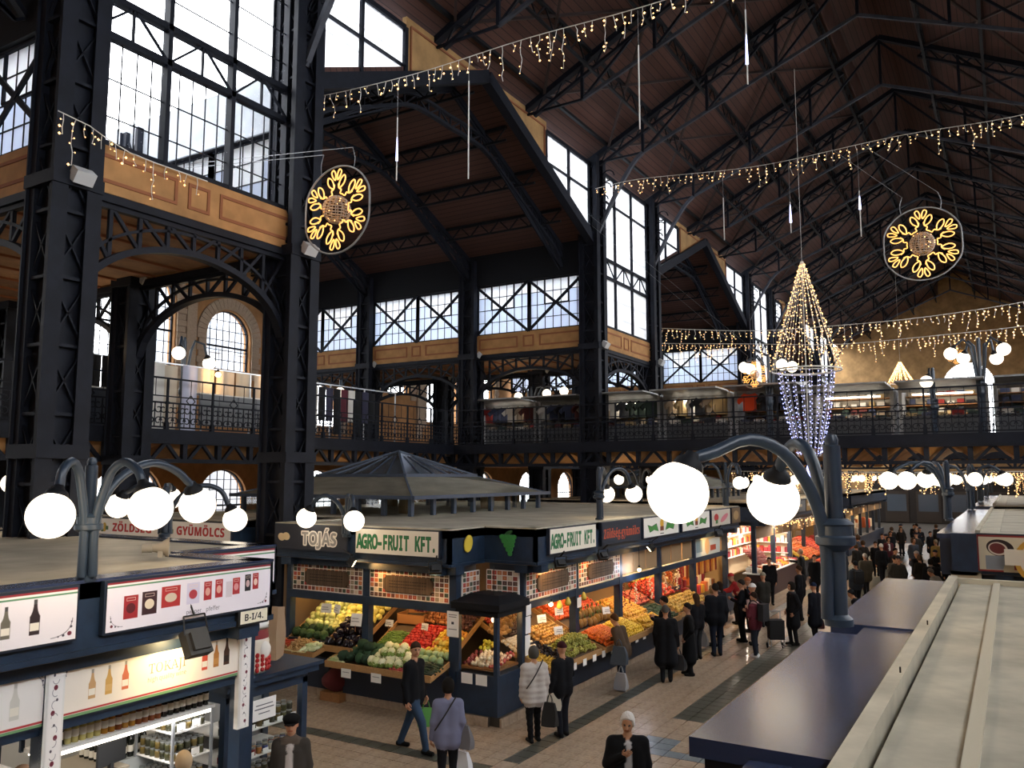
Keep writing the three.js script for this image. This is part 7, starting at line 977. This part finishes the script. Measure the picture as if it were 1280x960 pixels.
function figure(o) {   // merged body geometry plus places of hands and head
  const s = (o.h || 1.72) / 1.72, W = o.girth || 1, coat = C3(o.coat), pants = C3(o.pants ?? 0x17181c), shoe = C3(o.shoe ?? 0x141414), skin = C3(o.skin ?? 0xb98a6e), lean = o.lean || 0, st = o.stride || 0.04, len = o.len ?? 0.86;
  const hip = [0, 0.93, -Math.sin(lean) * 0.1], rot = ([x, y, z]) => [x, hip[1] + y * Math.cos(lean) - z * Math.sin(lean), hip[2] + y * Math.sin(lean) + z * Math.cos(lean)];
  const sh = [-1, 1].map((d) => rot([d * 0.168 * W, 0.45, 0])), neck = rot([0, 0.53, 0.0]), head = rot([0, 0.7, 0.03]), arms = (o.arms || ['down', 'down']).map((a, i) => { const d = i ? 1 : -1, [e, w] = ARM[a]; return [rot([d * (0.175 * W + e[0]), 0.47 + e[1], e[2]]), rot([d * (0.175 * W + w[0]), 0.47 + w[1], w[2]])]; });
  const pr = []; const add = (a, b, r0, r1, col, k = 0.05) => pr.push([a, b, r0, r1, col, k]);
  for (const d of [-1, 1]) { const f = d < 0 ? st : -st, kx = d * 0.09, an = [d * 0.085, 0.09, f], kn = [kx, 0.5 + Math.abs(st) * 0.02, f * 0.55 + (f < 0 ? 0.04 : 0.06)]; add([d * 0.085, 0.9, hip[2]], kn, 0.1 * W, 0.07, pants, 0.03); add(kn, an, 0.068, 0.055, pants, 0.02); add([an[0], 0.045, an[2] - 0.05], [an[0] * 1.2, 0.04, an[2] + 0.14], 0.045, 0.04, shoe, 0.015);
    add(rot([d * 0.085 * W, 0.36, 0]), rot([d * 0.075 * W, 0.05, 0.01]), 0.125 * W, 0.125 * W, coat); add(rot([d * 0.06, 0.46, -0.01]), sh[(d + 1) / 2], 0.085, 0.07 * W, coat); const [el, wr] = arms[(d + 1) / 2]; add(sh[(d + 1) / 2], el, 0.075 * W, 0.058 * W, coat, 0.04); add(el, wr, 0.058 * W, 0.044 * W, coat, 0.03);
    add([d * 0.07 * W, 0.93, hip[2]], [d * 0.075 * W + d * (0.93 - len) * 0.06, len, hip[2] + (st > 0.1 ? 0 : 0)], 0.135 * W, 0.125 * W + (0.93 - len) * 0.09, coat); }
  add(neck, rot([0, 0.6, 0.01]), 0.055, 0.052, o.collar ? C3(o.collar) : skin, 0.02); if (o.collar) add(rot([-0.06, 0.51, 0.03]), rot([0.06, 0.51, 0.03]), 0.062, 0.062, C3(o.collar), 0.02); if (o.shirt) add(rot([0, 0.45, 0.085]), rot([0, 0.2, 0.115]), 0.035, 0.045, C3(o.shirt), 0.01);
  const c = o.cell || 0.023; let lo = [9, 9, 9], hi = [-9, -9, -9]; for (const [a, b, r0, r1] of pr) for (const q of [a, b]) for (let k = 0; k < 3; k++) { lo[k] = Math.min(lo[k], q[k] - Math.max(r0, r1) - 2 * c); hi[k] = Math.max(hi[k], q[k] + Math.max(r0, r1) + 2 * c); } lo[1] = Math.max(lo[1], -2 * c);
  const field = (p) => { let d = 9; for (const [a, b, r0, r1, , k] of pr) { const e = capD(p, a, b, r0, r1); d = d > 8 ? e : smin(d, e, k); } return Math.max(d, -p[1]) - (o.puff ? 0.006 * Math.sin(p[1] * 60) : 0); };
  const [P, I] = nets(field, lo, hi, c), col = []; for (let n = 0; n < P.length; n += 3) { let best = 9, cc = coat; for (const [a, b, r0, r1, q] of pr) { const e = capD([P[n], P[n + 1], P[n + 2]], a, b, r0, r1); if (e < best) { best = e; cc = q; } } col.push(...cc); }
  const part = (f, l, h2, cell, M4, color) => { const [p, i] = nets(f, l, h2, cell), off = P.length / 3, v = V(); for (let n = 0; n < p.length; n += 3) { v.set(p[n], p[n + 1], p[n + 2]).applyMatrix4(M4); P.push(v.x, v.y, v.z); col.push(...(typeof color === 'function' ? color(p[n], p[n + 1], p[n + 2]) : color)); } for (const k of i) I.push(k + off); };
  // head
  const skull = (p) => { let d = Math.hypot(p[0] / 0.077, (p[1] - 0.015) / 0.105, (p[2] + 0.008) / 0.095) - 1; d *= 0.08; d = smin(d, Math.hypot(p[0] / 0.9, p[1] + 0.055, p[2] - 0.03) - 0.055, 0.04); return d; };
  const hd = (p) => { let d = skull(p); d = smin(d, capD(p, [0, 0.012, 0.088], [0, -0.022, 0.103], 0.011, 0.016), 0.015); for (const e of [-1, 1]) { d = smin(d, capD(p, [e * 0.078, 0.015, -0.005], [e * 0.08, -0.02, 0], 0.014, 0.011), 0.01); d = Math.max(d, -(Math.hypot(p[0] - e * 0.032, p[1] - 0.016, p[2] - 0.1) - 0.016)); } d = smin(d, capD(p, [-0.02, -0.052, 0.082], [0.02, -0.052, 0.082], 0.009, 0.009), 0.01); return smin(d, capD(p, [0, -0.07, -0.01], [0, -0.14, -0.02], 0.05, 0.052), 0.03); };
  const hm = new THREE.Matrix4().makeTranslation(...head).multiply(new THREE.Matrix4().makeRotationFromEuler(new THREE.Euler((o.tilt || 0) + lean * 0.35, o.turn || 0, 0)));
  part(hd, [-0.11, -0.16, -0.13], [0.11, 0.14, 0.14], o.far ? 0.016 : 0.0095, hm, (x, y, z) => z > 0.07 && Math.abs(Math.abs(x) - 0.032) < 0.014 && Math.abs(y - 0.016) < 0.01 ? [0.06, 0.05, 0.05] : z > 0.07 && y < -0.042 && y > -0.062 && Math.abs(x) < 0.03 ? [skin[0] * 0.75, skin[1] * 0.45, skin[2] * 0.42] : skin);
  // hands
  const hands = arms.map(([el, wr], i) => { const d = V(wr[0] - el[0], wr[1] - el[1], wr[2] - el[2]).normalize(), q = new THREE.Quaternion().setFromUnitVectors(V(0, -1, 0), d), M4 = new THREE.Matrix4().compose(V(...wr), q, V(1, 1, 1)), e = i ? -1 : 1, grip = (o.arms || [])[i] === 'bag' ? 0.05 : 0.02;
    if (!o.far) { const f = (p) => { let k = smin(capD(p, [0, 0, -0.018], [0, -0.075, -0.022], 0.021, 0.019), capD(p, [0, 0, 0.016], [0, -0.075, 0.022], 0.021, 0.019), 0.02); for (let j = 0; j < 4; j++) { const z = -0.03 + j * 0.02, L = [0.05, 0.065, 0.062, 0.052][j]; k = smin(k, Math.min(capD(p, [0, -0.075, z], [e * grip * 0.5, -0.075 - L * 0.55, z * 1.1], 0.0095, 0.009), capD(p, [e * grip * 0.5, -0.075 - L * 0.55, z * 1.1], [e * grip * 1.2, -0.075 - L, z * 1.1], 0.009, 0.008)), 0.006); } k = smin(k, Math.min(capD(p, [0, -0.025, 0.03], [e * 0.012, -0.055, 0.058], 0.012, 0.011), capD(p, [e * 0.012, -0.055, 0.058], [e * 0.02, -0.085, 0.062], 0.011, 0.009)), 0.01); return k; }; part(f, [-0.07, -0.17, -0.06], [0.07, 0.04, 0.09], 0.0078, M4, skin); }
    else part((p) => capD(p, [0, 0, 0], [0, -0.09, 0], 0.038, 0.026), [-0.06, -0.14, -0.06], [0.06, 0.06, 0.06], 0.022, M4, skin);
    return V(0, -0.09, 0).applyMatrix4(M4); });
  const g = new THREE.BufferGeometry(); g.setAttribute('position', new THREE.Float32BufferAttribute(P, 3)); g.setAttribute('color', new THREE.Float32BufferAttribute(col, 3)); g.setIndex(I); g.computeVertexNormals(); g.scale(s, s, s);
  // hair or headgear
  const hk = o.hair || ['short', 0x2a211c], kind = hk[0], parts = []; const cell = o.far ? 0.018 : 0.011;
  const bald = (p) => skull(p); const hf = { short: (p) => Math.max(bald(p) - 0.014, Math.min(0.02 - (p[1] - 0.03 + (p[2] - 0.03) * -0.55), 9) * 0.9 - 0.02, p[2] - 0.085), long: (p) => Math.min(Math.max(bald(p) - 0.018, 0.03 - p[1] + p[2] * 0.9 - 0.03, p[2] - 0.08), Math.max(capD(p, [0, 0.02, -0.045], [0, -0.17, -0.07], 0.085, 0.07), p[2] + 0.005)), wavy: (p) => Math.max(bald(p) - 0.02 - 0.004 * Math.sin(p[0] * 190) * Math.sin(p[1] * 170), p[2] - 0.045 - Math.max(0, p[1] - 0.06) * 0.6, -0.05 - p[1] + Math.max(0, p[2]) * 1.4), thin: (p) => Math.max(bald(p) - 0.012, p[2] - 0.04, 0.0 - p[1] - 0.05 + p[2] * 0.5), beanie: (p) => Math.max(bald(p) - 0.022, 0.035 - p[1] - 0.0), cap: (p) => Math.min(Math.max(Math.hypot(p[0] / 0.115, (p[1] - 0.085) / 0.06, (p[2] - 0.005) / 0.125) - 1, -9) * 0.06, Math.max(capD(p, [0, 0.05, 0], [0, 0.065, 0], 0.1, 0.105), Math.abs(p[1] - 0.05) - 0.03)), bob: (p) => Math.max(bald(p) - 0.026, p[2] - 0.055 + Math.min(0, (0.06 - p[1])) * 0.8, -0.085 - p[1]) };
  { const [p, i] = nets(hf[kind], [-0.15, -0.28, -0.2], [0.15, 0.19, 0.17], cell), gg = new THREE.BufferGeometry(); gg.setAttribute('position', new THREE.Float32BufferAttribute(p, 3)); gg.setIndex(i); gg.computeVertexNormals(); gg.applyMatrix4(hm).scale(s, s, s); parts.push([{ beanie: 'knit_hat', cap: 'peaked_cap' }[kind] || 'hair', gg, matt(hk[1], 0.9)]); }
  if (kind === 'cap') { const gg = ell(0.075, 0.008, 0.06, 12, 6).translate(0, 0.035, 0.12).applyMatrix4(hm).scale(s, s, s); parts.push(['cap_peak', gg, matt(hk[1], 0.9)]); }
  return { g, parts, hands: hands.map((h) => h.multiplyScalar(s)), chest: V(...rot([0, 0.35, 0])).multiplyScalar(s), back: V(...rot([0, 0.3, -0.17])).multiplyScalar(s), sh: sh.map((q) => V(...q).multiplyScalar(s)), s, hipz: hip[2] };
}
function person(label, x, z, ry, o) {
  const f = figure(o), t = thing('person', label, 'person', [x, 0, z], ry, o.group); put('body', f.g, skinM, t); for (const [n, g, m] of f.parts) put(n, g, m, t);
  if (o.scarf) { put('scarf', new THREE.TorusGeometry(0.075, 0.035, 8, 18).rotateX(PI / 2).translate(0, 1.47, 0.01).scale(f.s, f.s, f.s), std(o.scarf, 0.95), t); if (o.scarfTail) mb().obox([0.04, 1.2, 0.16], [0.05, 0, 0], [0, 0.28, 0.02], [0, 0, 0.015]).mesh('scarf_tail', std(o.scarf, 0.95), t); }
  if (o.strap) { const pts = []; for (let k = 0; k <= 14; k++) { const u = k / 14; pts.push([lerp(-0.12, 0.2, u), lerp(1.47, 0.98, u), -0.135 - 0.05 * Math.sin(u * PI)]); } mb().tube(pts, 0.012, 24, 5).mesh('bag_strap', M.black, t); }
  if (o.backpack) { const b = mb(); b.at(lumpy(new THREE.BoxGeometry(0.3, 0.44, 0.17, 4, 5, 3), 0.12, 7), 0, 1.2, -0.25); b.mesh('backpack', std(o.backpack, 0.9), t); const q = mb(); for (const d of [-1, 1]) q.tube([[d * 0.1, 1.4, -0.2], [d * 0.11, 1.49, -0.02], [d * 0.11, 1.38, 0.11], [d * 0.12, 1.15, 0.08], [d * 0.14, 1.02, -0.14]], 0.018, 18, 5); q.mesh('backpack_straps', std(o.backpack, 0.9), t); }
  t.updateMatrixWorld(); f.world = f.hands.map((h) => h.clone().applyMatrix4(t.matrixWorld)); f.root = t; return f;
}
function bag(label, p, w, h, d, m, o = {}) {   // soft bag hanging from the hand at p
  const t = thing('shopping_bag', label, 'bag', [p.x, p.y, p.z], o.ry || 0, 'bags carried by shoppers'), b = new THREE.BoxGeometry(w, h, d, 5, 6, 3), P = b.attributes.position; for (let k = 0; k < P.count; k++) { const u = (P.getY(k) + h / 2) / h, f = 0.75 + 0.35 * Math.sin((1 - u) * 2.2); P.setXYZ(k, P.getX(k) * f, P.getY(k), P.getZ(k) * (1.25 - 0.85 * u)); } put('bag_body', lumpy(b, 0.1, 11, w * 20).translate(0, -h / 2 - 0.13, 0), m, t);
  const q = mb(); for (const s of [-1, 1]) q.tube([[-w * 0.22, -0.14, s * 0.02], [-w * 0.12, -0.03, s * 0.012], [0, 0.02, 0], [w * 0.12, -0.03, s * 0.012], [w * 0.22, -0.14, s * 0.02]], 0.007, 12, 4); q.mesh('handles', o.hm || m, t); return t;
}
const away = (a = 0) => Math.atan2(-0.515, -0.857) + a, toward = (a = 0) => Math.atan2(0.515, 0.857) + a, BLK = 0x15161a, JEAN = 0x2f3e52;
{
  let f = person('man in a black jacket and blue jeans walking with a green bag', -9.3, -12.1, 1.6, { h: 1.82, coat: 0x121317, pants: 0x33455c, stride: 0.32, arms: ['bag', 'bag'], hair: ['short', 0x3a281c], turn: -0.6, tilt: 0.1, len: 0.82 }); bag('green and white shopping bag in the walking man\'s hand', f.world[1], 0.3, 0.32, 0.08, std(0x4e8a3c, 0.7), { ry: 0.95 });
  f = person('person in a lavender jacket seen from behind with a white bag', -7.6, -10.75, away(0.1), { h: 1.66, coat: 0x73768f, pants: 0x1a1b20, arms: ['down', 'bag'], hair: ['bob', 0x16120f], len: 0.82, strap: 1 }); bag('white plastic bag beside the lavender jacket', f.world[0], 0.28, 0.34, 0.14, std(0xd8d9de, 0.7)); bag('grey patterned shoulder bag against the lavender jacket', V(f.world[0].x + 0.05, 1.15, f.world[0].z + 0.05), 0.3, 0.34, 0.1, std(0x6f6f74, 0.9));
  f = person('woman in a quilted white jacket with a black strap at the fruit trays', -7.7, -13.6, away(0.35), { h: 1.64, coat: 0xb9b2ac, pants: 0x121214, puff: 1, girth: 1.12, arms: ['down', 'down'], hair: ['bob', 0x4c4a46], strap: 1, len: 0.8 });
  f = person('person in black with a dark red knit hat holding a striped bag', -7.4, -14.15, away(0.5), { h: 1.66, coat: BLK, pants: 0x1c1d24, arms: ['front', 'bag'], hair: ['beanie', 0x3a1a20] }); bag('white and black striped tote bag beside the knit hat', V(f.world[1].x, 1.05, f.world[1].z), 0.4, 0.42, 0.12, std(0xc9bfae, 0.9), { ry: 0.5 }); bag('black bag hanging below the white jacket', V(-7.35, 0.88, -13.55), 0.26, 0.4, 0.12, M.black);
  f = person('stooping shopper in a brown jacket reaching into the tangerines', -7.75, -17.75, -PI / 2 - 0.2, { h: 1.68, coat: 0x4a3c30, pants: 0x2c3440, lean: 0.35, arms: ['reach', 'bag'], hair: ['short', 0x4a3320], shoe: 0x8a8a8c, len: 0.85 }); bag('blue grey bag on the stooping shopper\'s arm', V(f.world[1].x + 0.05, 1.15, f.world[1].z), 0.34, 0.4, 0.14, std(0x3c4754, 0.8)); bag('pale plastic bag near the floor by the stooping shopper', V(-7.65, 0.6, -17.4), 0.26, 0.34, 0.16, std(0x8d8d90, 0.6));
  f = person('grey haired man in a long black coat seen from behind', -7.2, -19.0, away(-0.2), { h: 1.72, coat: 0x16171b, len: 0.5, arms: ['bag', 'down'], hair: ['short', 0x4c4a48], girth: 1.1 }); bag('dark plastic bag held by the man in the long black coat', f.world[0], 0.3, 0.34, 0.16, std(0x1e2228, 0.4));
  person('person in a long dark coat beside the grey haired man', -6.95, -19.9, -PI / 2 + 0.3, { h: 1.68, coat: 0x101114, len: 0.42, arms: ['pocket', 'pocket'], hair: ['short', 0x1c1714], girth: 1.08 });
  person('dark haired customer in black close to the pepper tray', -7.7, -20.3, -PI / 2, { h: 1.74, coat: 0x121216, arms: ['front', 'front'], hair: ['short', 0x1a1512] });
  person('long haired woman in a black top with a pale belt line', -7.35, -21.7, away(0.3), { h: 1.66, coat: 0x15151a, pants: 0x26282c, arms: ['front', 'front'], hair: ['long', 0x3c2a1c], len: 0.9 });
  f = person('tall man in a black coat seen from behind in the queue', -7.05, -22.4, away(0.0), { h: 1.86, coat: 0x14161c, pants: 0x1c2230, girth: 1.12, arms: ['down', 'down'], hair: ['short', 0x1c1815] }); bag('checked bag beside the tall man', V(-7.4, 0.75, -22.2), 0.3, 0.36, 0.14, std(0x6f6a66, 0.8));
  person('young person in a maroon and cream jacket with a pink scarf and white shoes', -6.1, -22.75, -PI / 2 - 0.3, { h: 1.66, coat: 0x5a2630, pants: 0x1e222c, shoe: 0xd9d9da, arms: ['front', 'chest'], hair: ['short', 0x241a14], scarf: 0xc9aeb0, scarfTail: 1, backpack: 0x1c1c20 });
  person('woman with a white knit hat raising her hand to it', -6.55, -24.3, -PI / 2, { h: 1.68, coat: 0x1e1a1c, len: 0.5, arms: ['raise', 'down'], hair: ['beanie', 0xd8d6d2], scarf: 0x7a2a2a });
  person('dark haired woman in a grey scarf facing the stalls', -5.6, -24.9, -PI / 2 + 0.7, { h: 1.72, coat: 0x17181c, len: 0.6, arms: ['pocket', 'pocket'], hair: ['bob', 0x1a1512], scarf: 0x3c3c40 });
  f = person('child-sized figure in a navy knit hat with a dark red bag', -5.2, -25.9, away(0.5), { h: 1.62, coat: 0x14161e, len: 0.55, arms: ['bag', 'down'], hair: ['beanie', 0x1c2740] }); bag('dark red handbag beside the navy knit hat', f.world[0], 0.26, 0.26, 0.12, std(0x4a1f22, 0.6));
  person('white haired man in a black coat and white scarf looking at his hand', -4.45, -10.3, toward(-0.05), { h: 1.72, coat: 0x0f1013, girth: 1.12, arms: ['chest', 'down'], hair: ['wavy', 0xcfcac4], shirt: 0xa9a9ac, tilt: 0.35, turn: -0.2, skin: 0xb08468 });
  person('man in a black peaked cap standing by the glass cabinet', -8.15, -8.05, toward(0.1), { h: 1.7, coat: 0x3c3834, collar: 0x5a5048, arms: ['down', 'down'], hair: ['cap', 0x0f0f11], shirt: 0xb0a8a4 });
  person('grey haired customer in black before the wine stall', -8.05, -6.35, -PI / 2 - 0.2, { h: 1.72, coat: 0x121215, arms: ['front', 'front'], hair: ['thin', 0xb09878], girth: 1.05 });
  person('vendor in a white smock inside the wine stall', -9.45, -5.2, PI / 2 + 0.4, { h: 1.68, coat: 0xd9d3d2, arms: ['front', 'front'], hair: ['bob', 0x5a4638], lean: 0.25 });
  person('vendor in a red hooded coat leaning over the far counter', -7.9, -27.4, -PI / 2 + 0.3, { h: 1.62, coat: 0x8c2426, lean: 0.3, arms: ['reach', 'reach'], hair: ['beanie', 0x9a2a2c] });
  person('figure with an orange brown hood in the queue', -7.2, -26.2, -PI / 2, { h: 1.62, coat: 0x2a2c38, arms: ['front', 'front'], hair: ['beanie', 0xb06a44] });
  person('person with a fur hood in the queue', -7.05, -27.4, away(0.2), { h: 1.66, coat: 0x2c2a26, arms: ['front', 'front'], hair: ['beanie', 0x8a8474] });
  person('woman in dark blue with blond hair in the queue', -7.5, -23.6, -PI / 2, { h: 1.64, coat: 0x1c2230, arms: ['front', 'pocket'], hair: ['bob', 0x8a6f4c] }); person('short haired man in a dark parka in the queue', -6.95, -24.6, -PI / 2 + 0.2, { h: 1.74, coat: 0x191b20, arms: ['chest', 'front'], hair: ['short', 0x2a2420] }); person('woman with a light scarf in the queue', -7.7, -24.9, away(0.6), { h: 1.6, coat: 0x232026, arms: ['front', 'front'], hair: ['long', 0x2a1e18], scarf: 0x8a8684 });
  person('person in black waiting at the corner of the sweets stall', -8.0, -32.0, 0.3, { h: 1.72, coat: 0x111114, arms: ['down', 'down'], hair: ['short', 0x171310] }); person('bald man in black at the sweets counter', -7.6, -35.6, -PI / 2, { h: 1.78, coat: 0x131316, len: 0.6, arms: ['reach', 'down'], hair: ['thin', 0x8a7866] }); person('man with a black jacket and dark hair near the sweets stall', -6.3, -29.2, -PI / 2 - 0.3, { h: 1.76, coat: 0x141418, arms: ['down', 'down'], hair: ['short', 0x3a281c] });
  person('person with a white capped head beside the blue lamp post', -4.75, -27.4, away(0.3), { h: 1.68, coat: 0x15161a, arms: ['chest', 'chest'], hair: ['beanie', 0xb0aca6] }); person('stooped dark figure under the lamp post', -3.9, -25.6, away(0.9), { h: 1.6, coat: 0x14161c, lean: 0.4, arms: ['pocket', 'down'], hair: ['short', 0x16181c] });
  // people farther down the aisle, each built from one of a few coarse figures
  const F = (label, x, z, ry, o) => person(label, x, z, ry, { far: 1, cell: 0.034, group: 'shoppers farther down the aisle', ...o });
  F('grey haired person in an olive parka walking away past the blue roof', -5.25, -36.2, away(0.1), { coat: 0x4a453a, h: 1.66, girth: 1.15, hair: ['short', 0xb0aca4], len: 0.75 }); F('person in a dark backpack beside the olive parka', -5.0, -32.2, away(0), { coat: 0x3a4048, hair: ['short', 0x16171a], backpack: 0x101114 });
  F('white haired man in black walking away in mid aisle', -5.2, -40.6, away(-0.1), { coat: 0x15161a, h: 1.74, stride: 0.16, hair: ['short', 0xc4c0ba] }); F('woman in a maroon sweater coming up the aisle', -5.5, -45.5, toward(0), { coat: 0x4a1f24, shirt: 0xcfcac6, hair: ['bob', 0x1c1613] }); F('person in a grey rain jacket walking away', -4.05, -35.2, away(0), { coat: 0x5c5850, girth: 1.15, hair: ['short', 0x2c2622], len: 0.7 });
  F('person with a pale bobble hat among dark coats', -3.5, -37.6, away(0.2), { coat: 0x17171b, hair: ['beanie', 0xb9b2ac] }); F('woman in a fur collared black coat', -2.75, -34.4, away(-0.2), { coat: 0x141417, girth: 1.2, collar: 0x6a5f54, hair: ['bob', 0x1a1613] }); F('man in a mustard jacket walking away by the meat stall', -3.3, -44.5, away(0), { coat: 0x8a713c, h: 1.74, hair: ['short', 0x7a6a58] }); f = F('bent person in a pale grey coat with a white bag', -2.3, -31.8, away(0.6), { coat: 0x8a8680, lean: 0.5, hair: ['short', 0x55504a] }); bag('big white plastic bag held by the bent person', V(-2.75, 0.95, -31.7), 0.34, 0.36, 0.2, std(0xd8d6d0, 0.6));
  const dk = [0x15161a, 0x1c1d22, 0x26221f, 0x1a2028, 0x2c2424, 0x33302c, 0x3c3f46], lbl = ['in a black coat', 'in a charcoal parka', 'in a dark brown jacket', 'in a navy anorak', 'in a wine dark coat', 'in an umber coat', 'in a slate jacket'], r = rng(63);
  const protos = dk.map((c, i) => figure({ far: 1, cell: 0.04, coat: c, h: 1.62 + i * 0.03, len: 0.6 + (i % 3) * 0.12, stride: i % 2 ? 0.15 : 0.04, arms: [['down', 'down'], ['front', 'pocket'], ['pocket', 'pocket']][i % 3], hair: [['short', 0x1c1714], ['beanie', 0x2c2f38], ['bob', 0x4a3828], ['short', 0x8a8680]][i % 4] }));
  for (let k = 0; k < 34; k++) { const i = Math.floor(r() * 7), z = -33.5 - k * 0.8 - r() * 0.6, x = -7.3 + r() * 5.2, t = thing('person', 'distant shopper ' + lbl[i] + ' down the aisle', 'person', [x, 0, z], r() < 0.5 ? away(r()) : toward(r() - 0.5), 'distant shoppers down the aisle'); put('body', protos[i].g, skinM, t); for (const [n, g, m] of protos[i].parts) put(n, g, m, t); }
  // wheeled basket by the queue
  const w = thing('shopping_trolley', 'wheeled black shopping basket standing in the queue', 'trolley', [-5.9, 0, -24.1], 0.5); mb().mm(-0.2, 0.28, -0.16, 0.2, 0.8, 0.16).mesh('bag_body', M.blackCloth, w); mb().beam([-0.18, 0.05, -0.16], [-0.18, 1.0, -0.2], 0.02).beam([0.18, 0.05, -0.16], [0.18, 1.0, -0.2], 0.02).beam([-0.18, 1.0, -0.2], [0.18, 1.0, -0.2], 0.03).beam([-0.18, 0.08, -0.16], [-0.18, 0.08, 0.16], 0.02).beam([0.18, 0.08, -0.16], [0.18, 0.08, 0.16], 0.02).beam([-0.18, 0.08, 0.16], [-0.18, 0.3, 0.14], 0.02).beam([0.18, 0.08, 0.16], [0.18, 0.3, 0.14], 0.02).mesh('frame', M.steel, w); for (const d of [-1, 1]) put('wheel', new THREE.TorusGeometry(0.06, 0.02, 6, 14).rotateY(PI / 2).translate(d * 0.21, 0.08, -0.16), M.black, w);
}
scene.traverse((o) => { if (o.isMesh) { o.castShadow = true; o.receiveShadow = true; } });
renderer.render(scene, camera);
